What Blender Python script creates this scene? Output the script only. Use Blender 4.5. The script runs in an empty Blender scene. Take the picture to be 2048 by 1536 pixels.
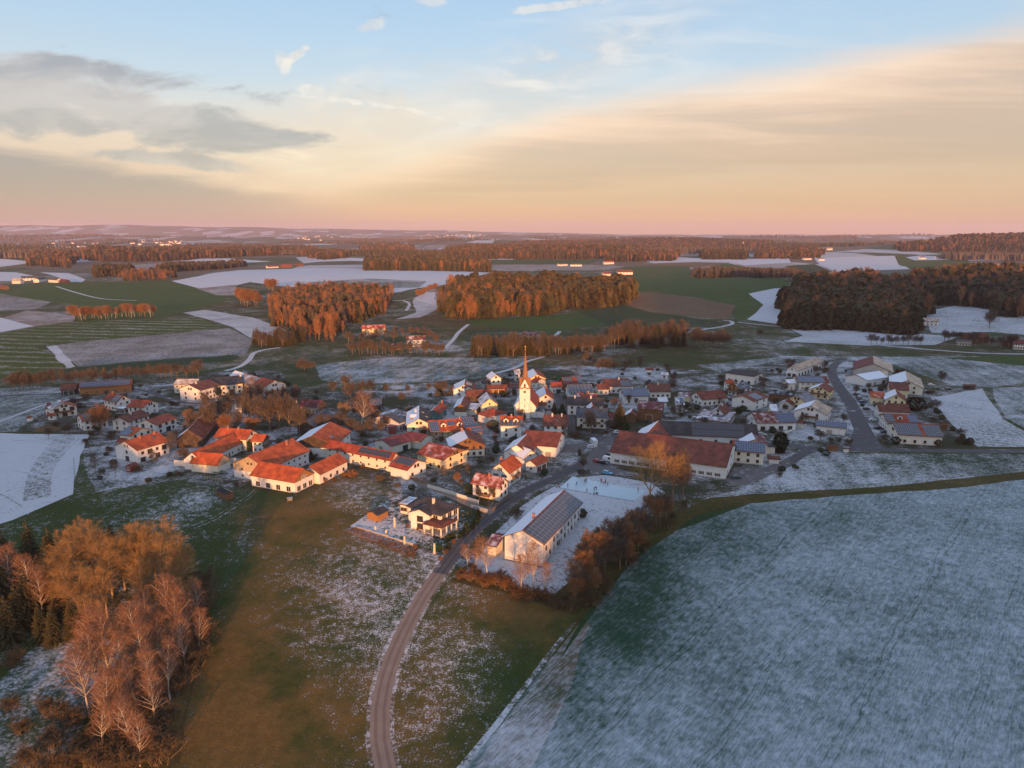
import bpy, bmesh, math, random
import numpy as np
from mathutils import Vector, Matrix
from mathutils.geometry import delaunay_2d_cdt
R = math.radians
rnd = random.Random(7)
S = bpy.context.scene
COL = S.collection

# ------------------------------------------------------------------ helpers
def tag(o, label=None, cat=None, group=None, kind=None):
    if label: o['label'] = label
    if cat: o['category'] = cat
    if group: o['group'] = group
    if kind: o['kind'] = kind
    return o

def empty(name, loc, rz=0.0):
    o = bpy.data.objects.new(name, None)
    COL.objects.link(o)
    o.location = loc; o.rotation_euler = (0, 0, rz)
    o.empty_display_size = 0.5
    return o

def link(name, me, parent=None, loc=None, rot=None):
    o = bpy.data.objects.new(name, me)
    COL.objects.link(o)
    if parent: o.parent = parent
    if loc is not None: o.location = loc
    if rot is not None: o.rotation_euler = rot
    return o

def mesh_np(name, V, F, mats, mi=None, smooth=False):
    """V (n,3) array; F (m,k) int array, all faces the same size."""
    V = np.asarray(V, dtype=np.float32); F = np.asarray(F, dtype=np.int32)
    me = bpy.data.meshes.new(name)
    m, k = F.shape
    me.vertices.add(len(V)); me.vertices.foreach_set('co', V.ravel())
    me.loops.add(m * k); me.loops.foreach_set('vertex_index', F.ravel())
    me.polygons.add(m)
    me.polygons.foreach_set('loop_start', np.arange(0, m * k, k, dtype=np.int32))
    me.polygons.foreach_set('loop_total', np.full(m, k, dtype=np.int32))
    for x in mats: me.materials.append(x)
    if mi is not None: me.polygons.foreach_set('material_index', np.asarray(mi, dtype=np.int32))
    if smooth: me.polygons.foreach_set('use_smooth', np.ones(m, dtype=bool))
    me.update(calc_edges=True)
    return me

class MB:
    """collects boxes, prisms and tubes into one mesh"""
    def __init__(s): s.v = []; s.f = []; s.m = []
    def add(s, vs, fs, mi=0):
        b = len(s.v); s.v += [tuple(p) for p in vs]
        s.f += [tuple(b + i for i in f) for f in fs]; s.m += [mi] * len(fs)
    def box(s, c, d, mi=0, rz=0.0):
        cx, cy, cz = c; x, y, z = d[0] / 2, d[1] / 2, d[2] / 2
        co, si = math.cos(rz), math.sin(rz)
        vs = [(cx + co * i * x - si * j * y, cy + si * i * x + co * j * y, cz + k * z)
              for k in (-1, 1) for j in (-1, 1) for i in (-1, 1)]
        s.add(vs, [(0, 2, 3, 1), (4, 5, 7, 6), (0, 1, 5, 4), (1, 3, 7, 5), (3, 2, 6, 7), (2, 0, 4, 6)], mi)
    def prism(s, pts, n, mi=0):
        """closed solid: polygon pts swept by vector n"""
        k = len(pts); q = [tuple(Vector(p) + Vector(n)) for p in pts]
        s.add(list(pts) + q, [tuple(range(k - 1, -1, -1)), tuple(range(k, 2 * k))] +
              [(i, (i + 1) % k, k + (i + 1) % k, k + i) for i in range(k)], mi)
    def cyl(s, p0, p1, r0, r1, k=8, mi=0):
        p0, p1 = Vector(p0), Vector(p1); d = (p1 - p0).normalized()
        a = d.orthogonal().normalized(); b = d.cross(a)
        vs = []
        for p, r in ((p0, r0), (p1, r1)):
            for i in range(k):
                t = 2 * math.pi * i / k
                vs.append(p + a * (r * math.cos(t)) + b * (r * math.sin(t)))
        s.add(vs, [tuple(range(k - 1, -1, -1)), tuple(range(k, 2 * k))] +
              [(i, (i + 1) % k, k + (i + 1) % k, k + i) for i in range(k)], mi)
    def lathe(s, prof, c=(0, 0, 0), k=12, mi=0):
        vs = []
        for r, z in prof:
            for i in range(k):
                t = 2 * math.pi * i / k
                vs.append((c[0] + r * math.cos(t), c[1] + r * math.sin(t), c[2] + z))
        fs = []
        for j in range(len(prof) - 1):
            for i in range(k):
                fs.append((j * k + i, j * k + (i + 1) % k, (j + 1) * k + (i + 1) % k, (j + 1) * k + i))
        s.add(vs, fs, mi)
    def build(s, name, mats, parent=None, loc=None, rot=None, smooth=False):
        me = bpy.data.meshes.new(name)
        me.from_pydata(s.v, [], s.f)
        for x in (mats if isinstance(mats, (list, tuple)) else [mats]): me.materials.append(x)
        for p, i in zip(me.polygons, s.m): p.material_index = i
        if smooth:
            for p in me.polygons: p.use_smooth = True
        me.update()
        return link(name, me, parent, loc, rot)

# ------------------------------------------------------------------ camera model and terrain
CH = 100.0                                   # flying height above the village ground
PITCH = R(12.1); FPX = 1422.0                # for a picture 2048 wide
_c, _s = math.cos(PITCH), math.sin(PITCH)

def ray(px, py):
    dx, dy = px - 1024.0, py - 768.0
    return dx, FPX * _c - dy * _s, -FPX * _s - dy * _c

def sst(a, b, x):
    t = np.clip((x - a) / (b - a), 0, 1)
    return t * t * (3 - 2 * t)

HILLS = [  # x, y, sx, sy, height
    (40, 1150, 260, 130, 14), (-340, 1550, 520, 260, 12), (600, 1230, 300, 260, 20), (1050, 1500, 300, 400, 22),
    (2500, 3400, 800, 500, 66), (-1500, 2600, 900, 300, 14), (300, 3000, 900, 350, 16), (1500, 4800, 1400, 500, 30),
    (-600, 5200, 1500, 500, 26), (-9500, 15500, 6500, 1500, 230), (-3500, 17500, 5200, 1500, 130),
    (3000, 8500, 2800, 700, 38), (-4500, 8200, 2500, 700, 45), (0, 11500, 3200, 900, 42), (7500, 12500, 3000, 1200, 50),
    (170, 70, 95, 100, 11.0),                  # the dome of the wheat field
]
def h(x, y):
    x = np.asarray(x, dtype=np.float64); y = np.asarray(y, dtype=np.float64)
    z = np.zeros(np.broadcast(x, y).shape)
    for hx, hy, sx, sy, a in HILLS:
        z = z + a * np.exp(-((x - hx) / sx) ** 2 - ((y - hy) / sy) ** 2)
    d = np.sqrt(x * x + y * y)
    w = sst(900, 2600, d) * 5 + sst(2500, 6000, d) * 9
    z = z + w * (np.sin(x / 410 + 1.3 * np.sin(y / 700)) * np.sin(y / 380 + .8) + .6 * np.sin(x / 173 + y / 231))
    # the meadow in front of the farm falls towards the viewer
    m = np.exp(-((x + 30) / 175) ** 4)
    z = z - m * .088 * np.clip(262 - y, 0, 230) * sst(-400, 0, y)
    # unseen hills behind the viewer, shaped to shade the village, with a sunlit gap
    xr = x + .1086 * (y + 560)
    prof = np.interp(xr, [-700, -420, -250, -150, -118, -90, -74, -60, -45, -30, 60, 89, 110, 119, 128, 141, 153, 175, 205, 260, 700, 2500],
                     [50, 70, 100, 104, 100, 98, 89, 78, 60, 50, 52, 70, 80, 88, 102, 94, 84, 104, 114, 125, 130, 70])
    z = z + prof * np.exp(-((y + 560) / 250) ** 2) * sst(-60, -380, y)
    x2 = x + .1086 * (y + 1500)  # second unseen ridge, added farther back to shade the forest on the right
    z = z + np.interp(x2, [280, 430, 540, 2400, 4000], [0, 225, 288, 288, 100]) * np.exp(-((y + 1500) / 420) ** 2) * sst(-700, -1100, y)
    return z

_T = np.concatenate([np.geomspace(.02, 14, 700), np.geomspace(14.2, 60, 60)])
def at(px, py, H=0.0):
    """point of the terrain (raised by H) seen at that spot of the photograph"""
    dx, dy, dz = ray(px, py)
    f = CH + dz * _T - H - h(dx * _T, dy * _T)
    i = np.nonzero(f <= 0)[0]
    if len(i) == 0:
        return Vector((dx * 14, dy * 14, float(h(dx * 14, dy * 14)) + H))
    a, b = (_T[max(i[0] - 1, 0)], _T[i[0]])
    for _ in range(40):
        c = (a + b) / 2
        if CH + dz * c - H - float(h(dx * c, dy * c)) > 0: a = c
        else: b = c
    return Vector((dx * b, dy * b, CH + dz * b))

def flat(px, py, z):
    """point at absolute height z seen at that spot"""
    dx, dy, dz = ray(px, py)
    t = (z - CH) / dz
    return Vector((dx * t, dy * t, z))

def project(P):
    P = np.asarray(P, dtype=np.float64)
    x, y, z = P[:, 0], P[:, 1], P[:, 2] - CH
    dep = y * _c - z * _s
    up = y * _s + z * _c
    return 1024 + FPX * x / dep, 768 - FPX * up / dep, dep

# windows of the photograph used while measuring it: origin and magnification
ZO = dict(W=(0, 0, 1), A=(0, 720, 4), B=(440, 800, 6.827), C=(660, 780, 6.827), D=(860, 700, 6.827), E=(1060, 700, 6.827),
          F=(1340, 690, 6.827), G=(1600, 690, 5.12), H=(660, 960, 6.0235), I=(900, 860, 5.12), J=(1180, 820, 5.12),
          K=(60, 770, 10.24), L=(200, 770, 10.24), M=(340, 720, 7.877), N=(340, 820, 9.309), O=(560, 740, 6.827),
          P=(100, 720, 10.24), Q=(1100, 920, 10.24), R=(0, 430, 2.926), S=(600, 430, 2.926), T=(1300, 430, 2.738),
          U=(0, 960, 3.657), V=(0, 1240, 5.12))
def px(k, x, y):
    a, b, m = ZO[k]
    return a + x / m, b + y / m
# ------------------------------------------------------------------ materials
class NT:
    def __init__(s, name, rough=.85, spec=.3):
        s.mat = bpy.data.materials.new(name); s.mat.use_nodes = True
        s.t = s.mat.node_tree; s.n = s.t.nodes; s.l = s.t.links
        s.b = s.n['Principled BSDF']
        s.b.inputs['Roughness'].default_value = rough
        s.b.inputs['Specular IOR Level'].default_value = spec
        s._tc = None
    def put(s, sock, v):
        if isinstance(v, bpy.types.NodeSocket): s.l.new(v, sock)
        elif v is not None:
            if hasattr(sock.default_value, '__len__') and not hasattr(v, '__len__'):
                v = (v, v, v, 1)[:len(sock.default_value)]
            if hasattr(sock.default_value, '__len__') and len(v) == 3 and len(sock.default_value) == 4: v = tuple(v) + (1,)
            sock.default_value = v
    def obj(s):
        if not s._tc: s._tc = s.n.new('ShaderNodeTexCoord')
        return s._tc.outputs['Object']
    def math(s, op, a, b=None, c=None, clamp=False):
        q = s.n.new('ShaderNodeMath'); q.operation = op; q.use_clamp = clamp
        s.put(q.inputs[0], a)
        if b is not None: s.put(q.inputs[1], b)
        if c is not None: s.put(q.inputs[2], c)
        return q.outputs[0]
    def mapping(s, v, scale=(1, 1, 1), rot=(0, 0, 0), loc=(0, 0, 0)):
        q = s.n.new('ShaderNodeMapping')
        s.put(q.inputs['Vector'], v); q.inputs['Scale'].default_value = scale
        q.inputs['Rotation'].default_value = rot; q.inputs['Location'].default_value = loc
        return q.outputs[0]
    def noise(s, scale, detail=3, v=None, rough=.55, dist=0.0):
        q = s.n.new('ShaderNodeTexNoise')
        s.put(q.inputs['Vector'], s.obj() if v is None else v)
        q.inputs['Scale'].default_value = scale; q.inputs['Detail'].default_value = detail
        q.inputs['Roughness'].default_value = rough; q.inputs['Distortion'].default_value = dist
        return q.outputs[0]
    def step(s, x, a, b, lo=0.0, hi=1.0):
        q = s.n.new('ShaderNodeMapRange'); q.interpolation_type = 'SMOOTHSTEP'
        s.put(q.inputs['Value'], x)
        q.inputs['From Min'].default_value = a; q.inputs['From Max'].default_value = b
        q.inputs['To Min'].default_value = lo; q.inputs['To Max'].default_value = hi
        return q.outputs[0]
    def mix(s, f, a, b, mode='MIX'):
        q = s.n.new('ShaderNodeMix'); q.data_type = 'RGBA'; q.blend_type = mode
        s.put(q.inputs[0], f); s.put(q.inputs[6], a); s.put(q.inputs[7], b)
        return q.outputs[2]
    def attr(s, name):
        q = s.n.new('ShaderNodeAttribute'); q.attribute_name = name
        return q.outputs['Fac']
    def sep(s, v):
        q = s.n.new('ShaderNodeSeparateXYZ'); s.put(q.inputs[0], v); return q.outputs
    def bump(s, hgt, dist, strength=1.0):
        q = s.n.new('ShaderNodeBump'); s.put(q.inputs['Height'], hgt)
        q.inputs['Distance'].default_value = dist; q.inputs['Strength'].default_value = strength
        s.l.new(q.outputs[0], s.b.inputs['Normal'])
    def color(s, v): s.put(s.b.inputs['Base Color'], v)

SNOW = (.50, .515, .55)
def ground_mat(name, green, dry, bias, dryb=0.0, speck=.5, grain=1.0, stripes=None, snow=SNOW, patch=.35, soil=None, far=False, amount=.92, bumpd=.12, fs=1.15, rowdir=None):
    """grass or soil with patchy thin snow; stripes = (angle, period in metres, how strongly they carry snow)"""
    t = NT(name, .95, .1)
    p = t.obj()
    n1 = t.noise(.011, 3); n2 = t.noise(.13, 4, rough=.65); n3 = t.noise(fs, 3, rough=.7) if rowdir is None else t.noise(fs, 3, t.mapping(t.mapping(p, rot=(0, 0, rowdir)), scale=(1.2, .14, 1)), .7)
    n4 = t.noise(.035, 3, rough=.6, dist=.6)
    n5 = t.noise(.45, 3, rough=.65)
    d = t.math('MULTIPLY_ADD', t.math('SUBTRACT', n1, .5), patch * 1.6, t.math('MULTIPLY', t.math('SUBTRACT', n4, .5), patch * 1.7))
    d = t.math('ADD', t.math('ADD', t.math('MULTIPLY_ADD', t.math('SUBTRACT', n2, .5), patch * 1.2, d), bias), t.attr('snow'))
    f = d
    rows = None
    if stripes:
        ang, per, amt = stripes
        s = t.sep(t.mapping(p, rot=(0, 0, ang)))
        wob = t.math('MULTIPLY', t.math('SUBTRACT', n4, .5), per * 1.2)
        w = t.math('SINE', t.math('MULTIPLY', t.math('ADD', s[0], wob), 2 * math.pi / per))
        rows = w
        f = t.math('MULTIPLY_ADD', w, amt, f)
    sp = t.math('MULTIPLY_ADD', t.math('SUBTRACT', n3, .5), 1.7 * grain, t.math('MULTIPLY_ADD', t.math('SUBTRACT', n5, .5), 1.1, .5))
    f = t.math('SUBTRACT', t.math('ADD', sp, f), 1.0)
    if rowdir is not None:                    # tramlines of the tractor
        fr = t.math('FRACT', t.math('DIVIDE', t.math('ADD', t.sep(t.mapping(p, rot=(0, 0, rowdir)))[0], t.math('MULTIPLY', n4, 6)), 21.0))
        tl = t.math('MAXIMUM', t.step(t.math('ABSOLUTE', t.math('SUBTRACT', fr, .46)), .012, .004), t.step(t.math('ABSOLUTE', t.math('SUBTRACT', fr, .55)), .012, .004))
        f = t.math('MULTIPLY_ADD', tl, -.20, f)
    m = t.math('MULTIPLY', t.step(f, -.5 * speck, .5 * speck), amount)
    dm = t.math('ADD', t.math('MULTIPLY_ADD', t.math('SUBTRACT', n4, .5), 1.6, t.math('MULTIPLY', t.math('SUBTRACT', n2, .5), 1.1)), t.math('ADD', t.attr('dry'), dryb))
    g = t.mix(t.step(dm, -.4, .6), green, dry)
    g = t.mix(t.math('MULTIPLY_ADD', t.step(n5, .35, .65), .35, t.math('MULTIPLY', t.step(n3, .3, .7), .45)), g, t.mix(1.0, g, (.45, .45, .4), 'MULTIPLY'))
    if far:                                   # the patchwork of small far fields
        v = t.n.new('ShaderNodeTexVoronoi'); v.inputs['Scale'].default_value = .0042
        t.put(v.inputs['Vector'], t.mapping(p, scale=(1, .55, 1), rot=(0, 0, .3)))
        sx = t.sep(v.outputs['Color'])
        farf = t.step(t.math('POWER', t.math('ADD', t.math('POWER', t.sep(p)[0], 2), t.math('POWER', t.sep(p)[1], 2)), .5), 1500, 2300)
        fld = t.mix(t.step(sx[0], .35, .45), (.05, .07, .028), (.13, .095, .06))
        g = t.mix(t.math('MULTIPLY', farf, .9), g, fld)
        m2 = t.math('MULTIPLY', t.step(sx[1], .72, .80), farf)
        m = t.math('MAXIMUM', t.math('MULTIPLY', m, t.math('SUBTRACT', 1.0, t.math('MULTIPLY', farf, .6))), t.math('MULTIPLY', m2, .7))
    t.color(t.mix(m, g, snow))
    hgt = t.math('ADD', t.math('MULTIPLY', n3, .6), t.math('MULTIPLY', n2, 1.0))
    if rows is not None: hgt = t.math('ADD', hgt, t.math('MULTIPLY', rows, .25))
    t.bump(hgt, bumpd, .8)
    return t.mat

GREEN = (.040, .060, .020); DRY = (.110, .072, .030); DEEP = (.030, .062, .024)
GM = {}
GM['ground'] = ground_mat('meadow_ground', (.042, .070, .022), DRY, .12, .0, .8, far=True, patch=.7)
GM['near'] = ground_mat('near_meadow', (.042, .064, .016), (.165, .098, .032), .20, -.02, .5, patch=.32, fs=2.3, bumpd=.30)
GM['dark'] = ground_mat('dark_meadow', DEEP, (.06, .05, .022), .06, -.2, .5)
GM['wheat'] = ground_mat('wheat_frost', (.022, .062, .034), (.034, .066, .038), .49, -.3, 1.5, .85, (R(41), 2.2, .03), patch=.40, snow=(.45, .51, .56), amount=.9, fs=2.4, rowdir=R(41), bumpd=.1)
GM['verge'] = ground_mat('road_verge', (.055, .06, .026), (.13, .09, .05), .34, .2, .7)
GM['snow'] = ground_mat('snow_field', (.10, .085, .055), (.15, .11, .07), .93, 0, .6, stripes=(R(30), 3.2, .05), patch=.3)
GM['snow2'] = ground_mat('snow_field_thin', (.07, .075, .04), (.13, .10, .06), .66, 0, .6, stripes=(R(-60), 5.0, .06), patch=.3)
GM['lot'] = ground_mat('snowy_lot', (.08, .075, .045), (.12, .09, .05), .78, 0, .6)
GM['village'] = ground_mat('garden_snow', (.045, .058, .026), (.080, .062, .044), .26, .15, .9, patch=1.15)
GM['garden'] = ground_mat('villa_garden', (.04, .06, .025), (.085, .07, .04), .50, 0, .5, patch=.8)
GM['tram'] = ground_mat('wheel_track', (.09, .08, .055), (.13, .10, .07), .68, 0, .7)
GM['edge'] = ground_mat('frosty_field_edge', (.05, .07, .035), (.15, .11, .075), .60, .25, 1.2, .9, patch=.3, fs=2.2, rowdir=R(41))
GM['strip'] = ground_mat('grass_bank', (.048, .056, .014), (.11, .08, .03), .0, .1, .5)
GM['frost'] = ground_mat('frosty_meadow', (.040, .068, .036), (.085, .072, .045), .42, -.1, .9, 1.0, (R(15), 9, .05), patch=.55)
GM['gstripe'] = ground_mat('striped_green', (.050, .090, .016), (.085, .085, .02), .10, 0, .5, 1.0, (R(97), 21, .27), patch=.2)
GM['grey'] = ground_mat('grey_stubble', (.10, .092, .075), (.14, .115, .09), .42, .2, .6, stripes=(R(10), 3.0, .05), patch=.3, amount=.7)
GM['green'] = ground_mat('green_crop', (.050, .096, .022), (.085, .085, .022), .0, -.2, .6, patch=.25)
GM['brown'] = ground_mat('brown_plough', (.15, .098, .058), (.19, .125, .075), .0, .2, .3, stripes=(R(60), 3.5, .04), patch=.2)
GM['pink'] = ground_mat('pale_stubble', (.16, .11, .075), (.2, .14, .1), .38, .2, .5, stripes=(R(5), 4, .1), patch=.3)
GM['ice'] = None

def simple(name, col, rough=.7, var=.12, scale=1.2, spec=.3, metal=0, bumpd=0):
    t = NT(name, rough, spec)
    n = t.noise(scale, 4); n2 = t.noise(scale * 7, 2)
    a = tuple(c * (1 - var) for c in col); b = tuple(min(1, c * (1 + var)) for c in col)
    t.color(t.mix(t.math('MULTIPLY_ADD', n2, .4, t.math('MULTIPLY', n, .6)), a, b))
    t.b.inputs['Metallic'].default_value = metal
    if bumpd: t.bump(n2, bumpd)
    return t.mat

def asphalt(name, col, snow):
    t = NT(name, .8, .3)
    n = t.noise(.25, 4); n2 = t.noise(5, 3); n3 = t.noise(.05, 3)
    c = t.mix(n, tuple(x * .75 for x in col), tuple(x * 1.3 for x in col))
    c = t.mix(t.math('MULTIPLY', t.step(n2, .35, .7), .35), c, tuple(x * .6 for x in col))
    f = t.math('ADD', t.math('MULTIPLY_ADD', n2, .5, n), t.math('MULTIPLY_ADD', n3, .7, snow - 1.25))
    c = t.mix(t.math('MULTIPLY', t.step(f, 0, .25), .7), c, SNOW)
    t.color(c); t.bump(n2, .02)
    return t.mat
GM['asphalt'] = asphalt('asphalt', (.075, .072, .075), .05)
GM['gravel'] = asphalt('gravel_road', (.22, .165, .13), -.12); GM['gravel2'] = asphalt('gravel_wheel_track', (.165, .12, .095), -.3); GM['asphalt2'] = asphalt('asphalt_wheel_track', (.05, .048, .052), -.3)
GM['track'] = asphalt('snowy_track', (.16, .14, .12), .75)
GM['yard'] = asphalt('yard_paving', (.12, .11, .11), .05)
GM['ice'] = simple('rink_ice', (.40, .51, .57), .25, .06, .2, .5)

def roof_mat(name, col, snow, blue=False):
    """tiles in courses, weathered, with thin snow lying on part of them"""
    t = NT(name, .75, .25)
    p = t.obj(); s = t.sep(p)
    n = t.noise(.35, 4); n2 = t.noise(3.5, 3)
    course = t.math('SINE', t.math('MULTIPLY', s[2], 2 * math.pi / .26))
    c = t.mix(t.step(n, .3, .7), tuple(x * .58 for x in col), tuple(min(1, x * 1.22) for x in col))
    c = t.mix(t.math('MULTIPLY', t.step(n2, .45, .75), .35), c, tuple(x * .5 for x in col))
    c = t.mix(t.step(course, .2, 1.0, 0, .28), c, tuple(x * .4 for x in col))
    f = t.math('ADD', t.math('MULTIPLY_ADD', n2, .45, t.math('MULTIPLY', n, .9)), snow - 1.0)
    c = t.mix(t.math('MULTIPLY', t.step(f, -.05, .28), .95), c, (.70, .74, .80))
    t.color(c); t.bump(t.math('ADD', course, n2), .03)
    return t.mat
ROOFCOL = dict(red=(.31, .062, .030), orange=(.42, .088, .028), brown=(.155, .055, .036), rust=(.19, .056, .036), maroon=(.17, .045, .045),
               dark=(.055, .05, .052), slate=(.085, .095, .115), tan=(.52, .40, .30), grey=(.22, .22, .25), black=(.022, .024, .03), wood=(.13, .07, .04))
_rm = {}
def roof(col, snow=0.0):
    k = (col, round(snow, 2))
    if k not in _rm: _rm[k] = roof_mat('roof_' + col + '_%d' % int(snow * 100), ROOFCOL[col], snow)
    return _rm[k]

def wall_mat(name, col, stain=.2):
    t = NT(name, .85, .2)
    n = t.noise(.6, 4); n2 = t.noise(6, 3)
    s = t.sep(t.obj())
    c = t.mix(t.step(n, .3, .75, 0, stain), col, tuple(x * .62 for x in col))
    drip = t.noise(1.0, 3, t.mapping(t.obj(), scale=(2.6, 2.6, .25)))
    c = t.mix(t.step(drip, .55, .8, 0, stain), c, tuple(x * .6 for x in col))
    base = t.math('MULTIPLY', t.step(t.math('MULTIPLY_ADD', n, .9, s[2]), .9, .5), .45)      # splash-stained foot of the wall
    c = t.mix(base, c, (.28, .26, .24))
    t.color(c); t.bump(n2, .01)
    return t.mat
def wood_mat(name, col):
    t = NT(name, .75, .2)
    n = t.noise(.9, 4, t.mapping(t.obj(), scale=(3, 3, .35))); n2 = t.noise(.5, 3)
    s = t.sep(t.obj())
    pl = t.math('SINE', t.math('MULTIPLY', t.math('ADD', s[0], s[1]), 2 * math.pi / .3))
    c = t.mix(n, tuple(x * .55 for x in col), tuple(x * 1.35 for x in col))
    c = t.mix(t.step(pl, .6, 1, 0, .5), c, tuple(x * .3 for x in col))
    c = t.mix(t.step(n2, .4, .7, 0, .3), c, (.2, .18, .16))
    t.color(c); return t.mat
W = dict(white=wall_mat('plaster_white', (.74, .73, .70)), cream=wall_mat('plaster_cream', (.72, .68, .58)), yellow=wall_mat('plaster_yellow', (.74, .63, .40)),
         grey=wall_mat('plaster_grey', (.42, .42, .42)), lilac=wall_mat('plaster_lilac', (.60, .58, .66)), green=wall_mat('plaster_green', (.10, .20, .20)),
         stone=wall_mat('plaster_old', (.50, .47, .43), .6), wood=wood_mat('boards_brown', (.20, .095, .040)), dark=wood_mat('boards_dark', (.06, .04, .03)),
         tan=wood_mat('boards_pale', (.45, .36, .25)), redwood=wood_mat('boards_red', (.30, .05, .03)), orange=wood_mat('boards_orange', (.36, .17, .06)))
M_FRAME = simple('window_frame_white', (.62, .60, .56), .5)
M_FRAMEB = simple('window_frame_brown', (.12, .06, .035), .6)
M_SHUT = simple('shutter_green', (.05, .10, .07), .6)
def glass_mat():
    t = NT('window_glass', .08, .7)
    t.color(t.mix(t.noise(.7, 2), (.010, .012, .016), (.055, .058, .065))); return t.mat
M_GLASS = glass_mat()
M_DOOR = wood_mat('door_wood', (.17, .075, .03)); M_GDOOR = simple('garage_door', (.33, .30, .27), .6)
M_CHIM = simple('chimney_brick', (.34, .14, .09), .9, .3, 4); M_CHIMW = simple('chimney_plaster', (.60, .57, .53), .9)
M_METAL = simple('zinc_metal', (.32, .33, .35), .45, .1, 2, .5, .7)
M_TRIM = wood_mat('verge_board', (.14, .07, .04)); M_SOFFIT = wood_mat('soffit_boards', (.22, .13, .075))
def pv_mat(name, cell, line, mw, mh):
    t = NT(name, .22, .6)
    s = t.sep(t.obj())
    def grid(c, per, w):
        fr = t.math('FRACT', t.math('DIVIDE', c, per))
        return t.math('MAXIMUM', t.math('LESS_THAN', fr, w), t.math('GREATER_THAN', fr, 1 - w))
    g = t.math('MAXIMUM', grid(s[0], mw, .045), grid(s[1], mh, .03))
    fine = t.math('MAXIMUM', grid(s[0], mw / 6, .06), grid(s[1], mh / 10, .06))
    v = t.noise(.35, 2)
    c = t.mix(v, tuple(x * .7 for x in cell), tuple(x * 1.4 for x in cell))
    c = t.mix(t.math('MULTIPLY', fine, .25), c, (.2, .22, .25))
    t.color(t.mix(g, c, line)); return t.mat
M_PV = dict(blue=pv_mat('solar_blue', (.018, .035, .085), (.25, .27, .30), 1.05, 1.7), dark=pv_mat('solar_dark', (.014, .018, .028), (.26, .26, .27), 1.05, 1.7),
            grey=pv_mat('solar_grey', (.034, .040, .056), (.20, .20, .22), 2.1, 1.7), big=pv_mat('solar_black', (.012, .013, .018), (.12, .09, .09), 1.0, 1.6))
M_SNOWCAP = simple('snow_cover', (.72, .76, .82), .9, .06, 1.0, .1, 0, .05)
def bark(name, a, b, sc=3):
    t = NT(name, .9, .15)
    n = t.noise(sc, 4, t.mapping(t.obj(), scale=(1, 1, .4)))
    t.color(t.mix(n, a, b)); return t.mat
M_BARK = bark('bark_brown', (.15, .11, .075), (.30, .22, .145)); M_BIRCH = bark('bark_birch', (.34, .29, .24), (.62, .56, .48), 2)
M_BARKG = bark('bark_golden', (.28, .19, .10), (.46, .33, .19))
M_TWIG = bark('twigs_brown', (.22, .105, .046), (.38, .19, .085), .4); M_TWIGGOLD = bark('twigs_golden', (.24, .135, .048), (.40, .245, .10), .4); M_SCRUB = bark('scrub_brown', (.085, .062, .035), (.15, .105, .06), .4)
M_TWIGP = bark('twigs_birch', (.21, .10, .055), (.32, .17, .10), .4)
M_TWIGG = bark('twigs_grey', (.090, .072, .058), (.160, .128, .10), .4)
def needles(name, a, b, c):
    t = NT(name, .8, .2)
    n = t.noise(.5, 3); n2 = t.noise(4, 2)
    oi = t.n.new('ShaderNodeObjectInfo')
    x = t.mix(n, a, b); x = t.mix(t.step(n2, .4, .8, 0, .6), x, c)
    tone = t.noise(.11, 2); x = t.mix(t.step(tone, .42, .75, 0, .45), x, c)
    t.color(t.mix(t.math('MULTIPLY', oi.outputs['Random'], .3), x, c)); return t.mat
M_SPRUCE = needles('spruce_needles', (.026, .036, .016), (.052, .058, .024), (.125, .080, .032))
M_LEAF = needles('evergreen_leaves', (.016, .034, .015), (.035, .060, .022), (.06, .07, .025))
M_OLIVE = needles('olive_hedge', (.055, .048, .022), (.10, .08, .04), (.13, .09, .05))
M_BROWNLEAF = needles('withered_leaves', (.16, .075, .03), (.25, .12, .045), (.12, .07, .035))
# ------------------------------------------------------------------ camera, sun, sky
cam = bpy.data.cameras.new('camera'); camo = bpy.data.objects.new('camera', cam); COL.objects.link(camo)
camo.location = (0, 0, CH); camo.rotation_euler = (R(90) - PITCH, 0, 0)
cam.sensor_width = 36; cam.lens = FPX / 2048 * 36; cam.clip_start = .5; cam.clip_end = 60000
S.camera = camo
SUN_EL = R(5.5); SUN_AZ = R(173.8)            # clockwise from the view direction (+Y)
sv = Vector((math.sin(SUN_AZ) * math.cos(SUN_EL), math.cos(SUN_AZ) * math.cos(SUN_EL), math.sin(SUN_EL)))
sun = bpy.data.lights.new('sun', 'SUN'); suno = bpy.data.objects.new('sun', sun); COL.objects.link(suno)
sun.energy = 5.0; sun.angle = R(.5); sun.color = (1.0, .42, .135)
suno.rotation_euler = sv.to_track_quat('Z', 'Y').to_euler(); suno.location = (0, -200, 200)

S.view_settings.view_transform = 'Standard'; S.view_settings.look = 'None'
S.view_settings.exposure = 0.62; S.view_settings.gamma = 1.0
S.render.film_transparent = False
cy = S.cycles
cy.max_bounces = 3; cy.diffuse_bounces = 1; cy.glossy_bounces = 2; cy.transmission_bounces = 2; cy.volume_bounces = 0; cy.transparent_max_bounces = 4
cy.use_denoising = True
try: cy.denoiser = 'OPENIMAGEDENOISE'
except Exception: pass
cy.sample_clamp_indirect = 4.0

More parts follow.
